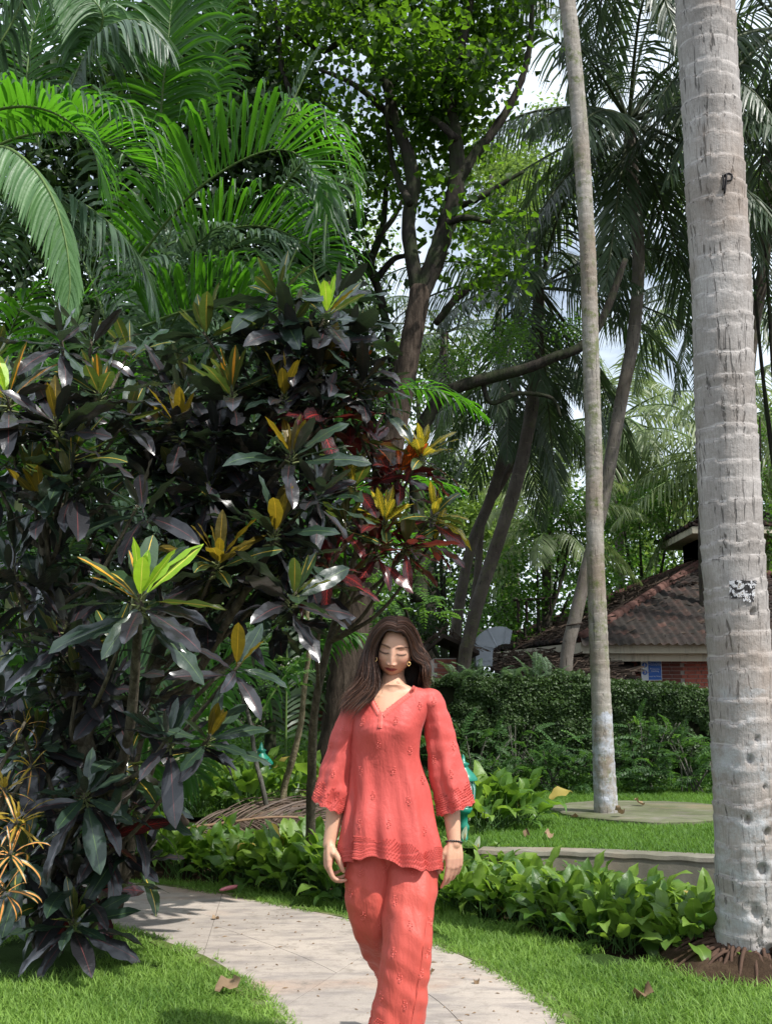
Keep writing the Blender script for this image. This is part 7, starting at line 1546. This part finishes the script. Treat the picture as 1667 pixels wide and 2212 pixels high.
# hem line: scalloped, lower at the sides
hem_x = A([728, 745, 765, 785, 805, 824, 838, 853, 880, 900, 930, 957]); hem_y = A([1868, 1861, 1852, 1846, 1843, 1842, 1850, 1858, 1866, 1869, 1874, 1878])
ztop = P[:, :, 2].copy(); front_ = np.sin(th) < 0
zb = np.zeros(NT_)
for j in range(NT_):
    xx = P[-1, j, 0]; pxx = xx * (FPX / (PD_ * CP)) + 833.5; hy = np.interp(pxx, hem_x, hem_y) if np.sin(th[j]) < .15 else 1880; zb[j] = Wp(0, hy)[2]
zb = np.convolve(np.pad(zb, 3, mode='wrap'), np.ones(7) / 7, 'valid'); zb += .010 * np.abs(np.sin(th * 9))
zh = Wp(0, 1700)[2]; zend = P[-1, 0, 2]
for j in range(NT_):
    zz = P[:, j, 2]; m = zz < zh; P[m, j, 2] = zh + (zz[m] - zh) * (zh - zb[j]) / (zh - zend)
# folds
zc = P[:, :, 2]; dn = np.clip((Wp(0, 1600)[2] - zc) / (Wp(0, 1600)[2] - zend), 0, 1.2); Nn = np.stack([np.cos(th), np.sin(th), 0 * th], -1)[None]
fold = .0040 * np.sin(7 * th[None] + 1.0 + 3 * zc) + .0045 * np.sin(11 * th[None] + 2.2 - 2 * zc) + .0022 * np.sin(19 * th[None] + 9 * zc) 
lump = vnoise(P.reshape(-1, 3), 9.0, 3.).reshape(NR, NT_) * .0045 + vnoise(P.reshape(-1, 3) * A([2.2, 2.2, .7]), 9.0, 8.).reshape(NR, NT_) * .0035
pull = .004 * np.exp(-((P[..., 0] - Wp(824, 1560)[0]) / .09)**2) * np.exp(-((zc - Wp(0, 1560)[2]) / .03)**2) * np.sin(zc * 260 + np.abs(P[..., 0] - Wp(824, 0)[0]) * 90) * (P[..., 1] < PD_)
P = P + Nn * (fold * dn * 2.0 + lump * 1.5 * np.clip(dn * .8 + .6, 0, 1.3) + pull * .25)[..., None]
# bust and belly shape
for bx, amp in ((802, .016), (868, .016)): P[..., 1] -= amp * np.exp(-((P[..., 0] - Wp(bx, 1570)[0]) / .048)**2 - ((zc - Wp(0, 1572)[2]) / .048)**2) * (np.sin(th)[None] < 0)
KP = P.copy()
ctr = (P[:-1, :, :] + P[1:, :, :]) / 2; ctr = (ctr + np.roll(ctr, -1, 1)) / 2
vpoly = [(Wp(x, y)[0], Wp(x, y)[2]) for x, y in ((794, 1440), (798, 1490), (824, 1539), (896, 1487), (900, 1440))]
ins = inside(ctr[..., [0, 2]].reshape(-1, 2), vpoly).reshape(ctr.shape[:2]) & (ctr[..., 1] < PD_ - .01)
tm_ = MB(); tm_.grid(P, True, keep=~ins)
tm_.grid(np.stack([P[-1], P[-1] * A([1, 1, 1]) + (A([P[-1, :, 0].mean(), P[-1, :, 1].mean(), 0]) - P[-1]) * A([.03, .03, 0])]), True)
# sleeves
def sleeve(mb, cs, n=56, hem=None, fl=1.0, seed=0):
    "cs rows: px_left, py_left, px_right, py_right, dy, half depth"
    rows = []; L = A([Wp(a, b, d) for a, b, c, e, d, h in cs]); Rr = A([Wp(c, e, d) for a, b, c, e, d, h in cs]); H = A([h for *_, h in cs]); nr = 60
    L, Rr = catmull(L, nr), catmull(Rr, nr); H = np.interp(np.linspace(0, 1, nr), np.linspace(0, 1, len(H)), H); th = np.linspace(0, 2 * np.pi, n, endpoint=False)
    g = seed
    for i in range(nr):
        c = (L[i] + Rr[i]) / 2; u = (Rr[i] - L[i]) / 2; t = i / (nr - 1); r_ = np.cos(th)[:, None] * u + np.sin(th)[:, None] * A([0, 1, 0]) * H[i]
        f_ = 1 + fl * t * (.07 * np.sin(5 * th + g + t * 2) + .05 * np.sin(8 * th + 2 * g - t)) + .02 * np.sin(3 * th + t * 14 + g) * (1 - t)
        rows.append(c + r_ * f_[:, None])
    P = A(rows); P[..., 2] += 0; nn = vnoise(P.reshape(-1, 3), 13., seed).reshape(nr, n) * .006 + vnoise(P.reshape(-1, 3) * A([.8, .8, 2.2]), 15., seed + 4).reshape(nr, n) * .005; d = nrm(P - P.mean(1, keepdims=True)); P = P + d * nn[..., None]
    P[-1, :, 2] += .009 * np.abs(np.sin(th * 5)); P[-2, :, 2] += .005 * np.abs(np.sin(th * 5)) ; mb.grid(P, True); mb.grid(np.stack([P[-1], P[-1] + (P[-1].mean(0) - P[-1]) * .04]), True); return P
SR = sleeve(tm_, [(893, 1525, 904, 1484, .010, .056), (900, 1536, 926, 1485, .010, .066), (906, 1546, 945, 1493, .011, .070), (911, 1555, 957, 1510, .012, .070), (914, 1570, 966, 1535, .012, .066), (918, 1600, 979, 1580, .01, .062), (921, 1640, 991, 1626, .005, .066), (928, 1685, 1003, 1668, 0, .070), (939, 1730, 1016, 1712, -.005, .074), (947, 1764, 1024, 1737, -.01, .078)], seed=1.0)
SL = sleeve(tm_, [(798, 1484, 808, 1525, .010, .056), (776, 1486, 800, 1536, .010, .066), (758, 1494, 794, 1546, .011, .070), (745, 1508, 788, 1556, .012, .070), (733, 1540, 782, 1572, .012, .066), (714, 1590, 772, 1605, .01, .062), (702, 1630, 766, 1645, .005, .064), (691, 1667, 760, 1690, 0, .068), (680, 1706, 750, 1730, -.005, .072), (674, 1729, 738, 1760, -.01, .076)], seed=2.3)
tunic = part('tunic', tm_, M_CLOTH, woman)
# bands of the neckline and the placket
BT = BVHTree.FromPolygons([Vector(v) for v in np.concatenate(tm_.v)], [list(map(int, q)) for q in np.concatenate(tm_.q)])
def onfront(x, z, off=.002, y0=PD_ - .6):
    h = BT.ray_cast(Vector((x, y0, z)), Vector((0, 1, 0)))
    return (A(h[0][:]) - A([0, off, 0]), A(h[1][:])) if h[0] is not None else (None, None)
def band(line, w, name, off=.003, nd=40):
    C = catmull([[Wp(x, y)[0], 0, Wp(x, y)[2]] for x, y in line], nd); T = nrm(np.gradient(C, axis=0)); S_ = np.stack([-T[:, 2], 0 * T[:, 0], T[:, 0]], -1); rows = []
    for k in range(nd):
        r = []
        for s_ in np.linspace(w[0], w[1], 5):
            q = C[k] + S_[k] * s_; h, n = onfront(q[0], q[2], off)
            if h is None or h[1] > PD_ - .02: h = A([q[0], rows[-1][len(r)][1] if rows else PD_ - .075, q[2]])
            r.append(h)
        rows.append(r)
    P = A(rows); P[:, 1:4, 1] -= .0012; P[:, [0, 4], 1] += .004; mb = MB(); mb.grid(P); return part(name, mb, M_EMB, woman), P
b1_, PB1 = band([(891, 1480), (880, 1495), (858, 1512), (838, 1528), (824, 1540)], (.001, .021), 'neck_band'); b2_, PB2 = band([(800, 1482), (803, 1500), (812, 1520), (824, 1540)], (-.021, -.001), 'neck_band')
b3_, PB3 = band([(822, 1536), (821, 1552), (820, 1570)], (-.012, .012), 'placket')
# embroidery: chevrons on the bands, sprigs over the cloth, worked borders at the hems
em = MB(); g = np.random.default_rng(15)
def stitch(a, b, r=.0011):
    a, b = A(a), A(b); d = nrm(b - a); s_ = nrm(np.cross(d, A([0, 1., 0]))) * r; m = (a + b) / 2 - A([0, r * 1.6, 0]); em.add([a, b, m + s_, m - s_], T=[[0, 3, 1], [0, 1, 2], [0, 2, 3], [1, 3, 2]])
def chev(PB):
    for k in range(1, len(PB) - 2, 2):
        stitch(PB[k, 1] - [0, .002, 0], PB[k + 1, 2] - [0, .002, 0]); stitch(PB[k, 3] - [0, .002, 0], PB[k + 1, 2] - [0, .002, 0])
for q in (PB1, PB2, PB3): chev(q)
def sprig(x, z, s=1.0, y0=PD_ - .6, tree=None, ang=0.0):
    tree = tree or BT; h = tree.ray_cast(Vector((x, y0, z)), Vector((0, 1, 0)))
    if h[0] is None: return
    def pt(dx, dz):
        c, s2 = math.cos(ang), math.sin(ang); q = tree.ray_cast(Vector((x + dx * c - dz * s2, y0, z + dx * s2 + dz * c)), Vector((0, 1, 0))); return None if q[0] is None else A(q[0][:]) - A([0, .0012, 0])
    def st(a, b, r=.0013):
        p, q = pt(*a), pt(*b)
        if p is not None and q is not None and np.linalg.norm(p - q) < .03: stitch(p, q, r)
    for k in range(5):
        a = k * 1.2566 + .6; st((.0025 * s * math.cos(a), .0025 * s * math.sin(a) + .004 * s), (.0075 * s * math.cos(a), .0075 * s * math.sin(a) + .004 * s), .0019)
    st((0, 0), (0, -.012 * s)); st((0, -.006 * s), (.006 * s, -.002 * s)); st((0, -.008 * s), (-.006 * s, -.004 * s)); st((0, .011 * s), (.003 * s, .016 * s)); st((0, .011 * s), (-.003 * s, .016 * s))
for x, y in ((1125, 0),): pass
for zx, zy in ((460, 905), (703, 890), (880, 785), (578, 1065), (808, 1108), (450, 1255), (685, 1252), (905, 1325), (540, 1430), (798, 1468), (448, 1628), (655, 1628), (912, 1690), (985, 755), (1130, 1080), (1110, 1280), (250, 1275), (215, 1070), (330, 960), (980, 1180)):
    p = Wp(648 + zx * .2930, 1296.5 + zy * .2930); sprig(p[0], p[2], 1.35, ang=g.normal(0, .15))
def border(P, rows, h, dens, trees=None):
    "worked rows above a hem ring: P ring grid rows (last row = hem)"
    n = P.shape[1]; L = P[-1] - P[-8]; up = nrm(P[-8] - P[-1]); out = nrm(P[-4] - P[-4].mean(0)); out[:, 2] = 0; out = nrm(out)
    seg = np.linalg.norm(np.roll(P[-1], -1, 0) - P[-1], axis=1).sum()
    for r_ in range(rows):
        m = int(seg / dens); d = .004 + r_ * h
        for k in range(m):
            x = (k + .5 * (r_ % 2)) / m * n; i = int(x) % n; fr = x - int(x); j = (i + 1) % n
            lim = (0.55 + .45 * abs(math.sin(x / n * math.pi * 7)))
            if r_ / rows > lim: continue
            base = P[-1, i] * (1 - fr) + P[-1, j] * fr; need = d; row = len(P) - 1; acc = 0
            while row > 1 and acc < need: acc += np.linalg.norm(P[row, i] - P[row - 1, i]); row -= 1
            q = P[row, i] * (1 - fr) + P[row, j] * fr; o = out[i]; t_ = nrm(P[row, j] - P[row, i]); u_ = nrm(P[row - 1, i] - P[row, i])
            for a in (0, 2.09, 4.19):
                e1 = q + (t_ * math.cos(a) + u_ * math.sin(a)) * dens * .36; e2 = q + (t_ * math.cos(a + 2.09) + u_ * math.sin(a + 2.09)) * dens * .36
                m_ = (e1 + e2) / 2 + o * .0032; em.add([e1 + o * .0006, e2 + o * .0006, m_ + u_ * .0008, m_ - u_ * .0008], T=[[0, 2, 1], [0, 1, 3], [0, 3, 2]])
border(KP, 11, .0070, .0090); border(SR, 11, .0068, .0090); border(SL, 11, .0068, .0090)
part('embroidery', em, M_EMB, woman, False, kind='stuff')

# ---- trousers
def trouser(mb, cs, n=72, nr=110, seed=0, hemn=.0, flut=.03):
    "rows: centre point, half width x, half depth y"
    C = catmull(A([c for c, a, b in cs]), nr); ax = np.interp(np.linspace(0, 1, nr), np.linspace(0, 1, len(cs)), [a for c, a, b in cs]); ay = np.interp(np.linspace(0, 1, nr), np.linspace(0, 1, len(cs)), [b for c, a, b in cs])
    th = np.linspace(0, 2 * np.pi, n, endpoint=False); T = nrm(np.gradient(C, axis=0)); rows = []
    for i in range(nr):
        t = i / (nr - 1); X = nrm(A([1., 0, 0]) - T[i, 0] * T[i]); Y = nrm(np.cross(T[i], X)); Y = Y if Y[1] > 0 else -Y
        f_ = 1 + flut * (.3 + t) * (np.sin(6 * th + seed) + .7 * np.sin(9 * th + 2 * seed + 3 * t)); cs_, sn = np.sign(np.cos(th)) * np.abs(np.cos(th))**.9, np.sign(np.sin(th)) * np.abs(np.sin(th))**.9
        rows.append(C[i] + (X * (ax[i] * cs_ * f_)[:, None] + Y * (ay[i] * sn * f_)[:, None]))
    P = A(rows); d = nrm(P - C[:, None]); q = P.reshape(-1, 3)
    nn = vnoise(q * A([1.5, 1.5, 1.0]) + A([0, 0, 1]) * (q[:, :1] * .9), 8., seed).reshape(nr, n) * .010 + vnoise(q @ A([[1, 0, .6], [0, 1, 0], [-.6, 0, 1.]]) * A([.6, .6, 2.0]), 12., seed + 5).reshape(nr, n) * .0055
    P = P + d * nn[..., None]; P[-1, :, 2] += .004 * np.abs(np.sin(th * 9)); mb.grid(P, True); mb.grid(np.stack([P[-1], P[-1] + (P[-1].mean(0) - P[-1]) * .04]), True); return P
def cw(l, r, py, dy): return A([(Wp(l, py, dy)[0] + Wp(r, py, dy)[0]) / 2, PD_ + dy, Wp(0, py, dy)[2]]), (Wp(r, py, dy)[0] - Wp(l, py, dy)[0]) / 2
tr = MB(); rowsF = []
for l, r, py, dy, b in ((835, 905, 1790, .01, .07), (832, 932, 1830, .0, .082), (828, 945, 1875, -.012, .090), (829, 941, 1930, -.045, .095), (829, 935, 1990, -.08, .094), (827, 931, 2040, -.11, .09), (820, 926, 2110, -.12, .088), (806, 916, 2180, -.12, .09), (793, 906, 2235, -.12, .095), (785, 900, 2275, -.12, .10)):
    c, a = cw(l, r, py, dy); rowsF.append((c, a, b))
PF = trouser(tr, rowsF, seed=1.7)
rowsB = []
for l, r, py, dy, b in ((765, 840, 1790, .01, .07), (752, 848, 1830, .005, .082), (742, 855, 1885, .0, .088), (749, 855, 1940, .0, .088), (762, 860, 1990, .03, .088)): c, a = cw(l, r, py, dy); rowsB.append((c, a, b))
rowsB += [(Wp(826, 2033, .16), .086, .080), (Wp(846, 2062, .30), .085, .080), (Wp(858, 2086, .42), .088, .085)]
PBk = trouser(tr, rowsB, seed=4.1)
rowsP = []
for l, r, py, dy, b in ((760, 915, 1780, .01, .08), (748, 930, 1820, .005, .088), (744, 938, 1850, .0, .088), (752, 925, 1872, -.004, .080), (800, 880, 1890, -.004, .060), (825, 850, 1902, 0, .03)): c, a = cw(l, r, py, dy); rowsP.append((c, a, b))
trouser(tr, rowsP, nr=40, seed=2.9)
part('trousers', tr, M_CLOTH2, woman)
BT2 = BVHTree.FromPolygons([Vector(v) for v in np.concatenate(tr.v)], [list(map(int, q)) for q in np.concatenate(tr.q)])
em = MB()
for zx, zy in ((1018, 725), (735, 700), (835, 985), (985, 1200), (1180, 1190), (820, 1455), (880, 1690), (1085, 1665), (695, 1890), (500, 735), (395, 945), (520, 1175), (695, 1265), (660, 1515), (930, 1950), (1150, 1480)):
    p = Wp(670 + zx * .2189, 1728.6 + zy * .2189, -.1); sprig(p[0], p[2], 1.45, tree=BT2, ang=g.normal(0, .2))
border(PF, 13, .0095, .0110); border(PBk, 8, .0095, .0110)
part('embroidery', em, M_EMB, woman, False, kind='stuff')
# side seam and crease of the front leg
mb = MB(); q = []
for x, y in ((942, 1876), (938, 1930), (930, 1975), (921, 2030), (914, 2080), (905, 2140), (893, 2200), (886, 2240)):
    p = Wp(x - 8, y, -.1); h = BT2.ray_cast(Vector((p[0], PD_ - .6, p[2])), Vector((0, 1, 0)))
    if h[0]: q.append(A(h[0][:]) - A([0, .001, 0]))
if len(q) > 3: mb.tube(catmull(q, 50), .0016, 5); part('seam', mb, M_CLOTH2, woman)
# sandals
M_SAND = plain('tan_leather', (.30, .17, .09), .6, .4)
for a, d, sd, up in (fF, fB):
    mb = MB(); P = []
    for t in np.linspace(-.06, .175, 14):
        w = .033 + .008 * math.sin((t + .06) / .235 * 3.0); w *= 1 if t < .15 else .75; P.append([a + d * t + sd * w * sgn2 - up * h for sgn2, h in ((-1, -.0), (1, 0), (1, .012), (-1, .012))])
    mb.grid(A(P), True); part('sandal', mb, M_SAND, woman, False)

# ---- hair
Lg = [[(857, 1367, -.102), (839, 1362, -.095), (825, 1377, -.080), (814, 1404, -.060), (811, 1428, -.056), (817, 1452, -.062), (817, 1482, -.080), (803, 1506, -.108), (785, 1530, -.124), (766, 1549, -.126)],
      [(857, 1345, -.085), (836, 1341, -.072), (813, 1364, -.055), (800, 1400, -.040), (795, 1430, -.038), (796, 1460, -.048), (790, 1490, -.080), (777, 1514, -.108), (763, 1536, -.118), (754, 1552, -.118)],
      [(857, 1331, -.030), (836, 1333, -.010), (807, 1361, 0), (794, 1395, 0), (785, 1427, 0), (775, 1460, -.012), (762, 1490, -.045), (749, 1511, -.072), (741, 1530, -.086), (741, 1546, -.090)],
      [(856, 1332, .030), (832, 1338, .060), (807, 1370, .070), (796, 1410, .080), (790, 1440, .085), (785, 1470, .090), (780, 1500, .10), (775, 1530, .108), (772, 1556, .112), (770, 1575, .115)],
      [(855, 1336, .060), (852, 1352, .100), (850, 1380, .120), (850, 1410, .125), (850, 1440, .122), (850, 1470, .122), (850, 1500, .125), (850, 1525, .125), (850, 1550, .125), (850, 1575, .125)]]
Rg = [[(858, 1367, -.102), (868, 1367, -.096), (880, 1386, -.066), (886, 1409, -.040), (893, 1424, -.036), (903, 1432, -.034), (913, 1439, -.030), (917, 1454, -.036), (914, 1472, -.03), (911, 1489, -.03)],
      [(858, 1348, -.087), (874, 1350, -.076), (890, 1372, -.042), (898, 1400, -.022), (909, 1419, -.020), (917, 1431, -.018), (921, 1447, -.024), (920, 1462, -.018), (917, 1478, -.014), (914, 1492, -.012)],
      [(858, 1331, -.030), (878, 1337, -.010), (897, 1364, 0), (907, 1395, 0), (914, 1420, 0), (918, 1440, 0), (920, 1457, .008), (919, 1474, .018), (915, 1489, .03), (910, 1503, .045)],
      [(857, 1332, .030), (876, 1342, .060), (893, 1370, .070), (901, 1405, .076), (904, 1435, .078), (904, 1460, .08), (902, 1480, .085), (898, 1505, .10), (894, 1530, .108), (892, 1555, .112)],
      Lg[4]]
ha = MB()
def hairside(Gs, seed, n=3000):
    g = np.random.default_rng(seed); K = 44; C = A([catmull([Wp(*p) for p in q], K) for q in Gs])        # guides x K x 3
    na_ = 60; surf = np.stack([catmull(C[:, k], na_) for k in range(K)], 1)                                 # na_ x K x 3
    cen = A([Hc[0], Hc[1] + .02, 0]); out = surf - cen; out[..., 2] = 0; out = nrm(out); tt = np.linspace(0, 1, K)
    rid = .0030 * np.sin(np.linspace(0, 46, na_))[:, None] * np.clip(tt * 3, 0, 1)[None] + .002 * np.sin(np.linspace(0, 19, na_)[:, None] + tt[None] * 7)
    wave = (.0055 * np.sin(tt * 17 + seed * 2) * np.clip(tt * 2 - .7, 0, 1))[None, :, None] * A([1, .6, 0.]); surf = surf + wave
    KE = int(K * .86)
    ha.grid((surf + out * (rid[..., None] - .004))[:, :KE], m=0, a=np.full((na_, KE), .25), uv=np.stack(np.meshgrid(tt[:KE], np.linspace(0, 1, na_)), -1)[..., ::-1])
    ha.grid((surf - out * .016)[:, :KE], m=0, a=np.full((na_, KE), .1), uv=np.stack(np.meshgrid(tt[:KE], np.linspace(0, 1, na_)), -1)[..., ::-1])
    for i in range(n):
        a = g.uniform(0, 1)**.85 * (na_ - 1.001); i0 = int(a); f_ = a - i0; c = surf[i0] * (1 - f_) + surf[i0 + 1] * f_; o = out[i0]
        w = g.normal(0, 1, 3); amp = np.clip(tt * 1.6 - .2, 0, 1)[:, None]; wv = A([math.sin(tt_ * 9 + w[0] * 3) for tt_ in tt])[:, None]
        e = c + o * (g.uniform(-.003, .007) + .004 * amp * g.random()) + amp * wv * .0035 * A([1, .5, .3]) + amp**2 * g.normal(0, .0060 if g.random() < .9 else .016, 3)
        end = int(K * g.uniform(.80, 1.001)**.8); e = e[:end][::2] if end > 8 else e; m = len(e); T = nrm(np.gradient(e, axis=0)); s_ = nrm(np.cross(T, o[:len(T)] if len(o) >= len(T) else o[0])) 
        hw = (.0011 * np.interp(np.linspace(0, 1, m), [0, .1, .8, 1], [.6, 1, .8, .15]))[:, None]; s_ = nrm(s_ + (o if len(o) == len(s_) else o[0]) * g.normal(0, .5))
        r_ = float(np.clip(.38 + .34 * w[1], 0, 1)); tv = np.linspace(0, 1, m); ha.grid(np.stack([e - s_ * hw, e + s_ * hw], 1), a=np.full((m, 2), r_), uv=np.stack([np.tile([0., 1.], (m, 1)), np.tile(tv[:, None], (1, 2))], -1))
hairside(Lg, 1); hairside(Rg, 2)
o = part('hair', ha, M_HAIR, woman); 
# earrings and beaded bracelet
M_GOLDM = plain('gold', (.75, .50, .20), .3, .5, Metallic=1.0); M_BEAD = plain('black_bead', (.012, .012, .014), .25, .5)
for px, py, k in ((811, 1424, -1), (883, 1434, 1)):
    c = Wp(px, py, -.055); mb = MB(); t_ = np.linspace(0, 2 * np.pi, 15); mb.tube(A([c + [.0055 * math.cos(t), .002 * math.sin(t), .0075 * math.sin(t)] for t in t_]), .0013, 5, caps=False); part('earring', mb, M_GOLDM, woman)
wc, wd_ = Wp(980, 1819, -.036), nrm(RW - Wp(976, 1765, -.02)); e1 = nrm(np.cross(wd_, A([0, 1., 0]))); e2 = np.cross(wd_, e1); brc = link('bracelet', None, woman, loc=wc - A(woman.location))
bdm = MB(); ellip(bdm, (0, 0, 0), (.0040,) * 3, n=8); bdm = bdm.mesh('bead', M_BEAD)
for k in range(24):
    t = k / 24 * 2 * math.pi; p = (e1 * math.cos(t) * .0285 + e2 * math.sin(t) * .0265) + wd_ * (.004 * math.cos(t + .4)); link('bead', bdm, brc, loc=p)
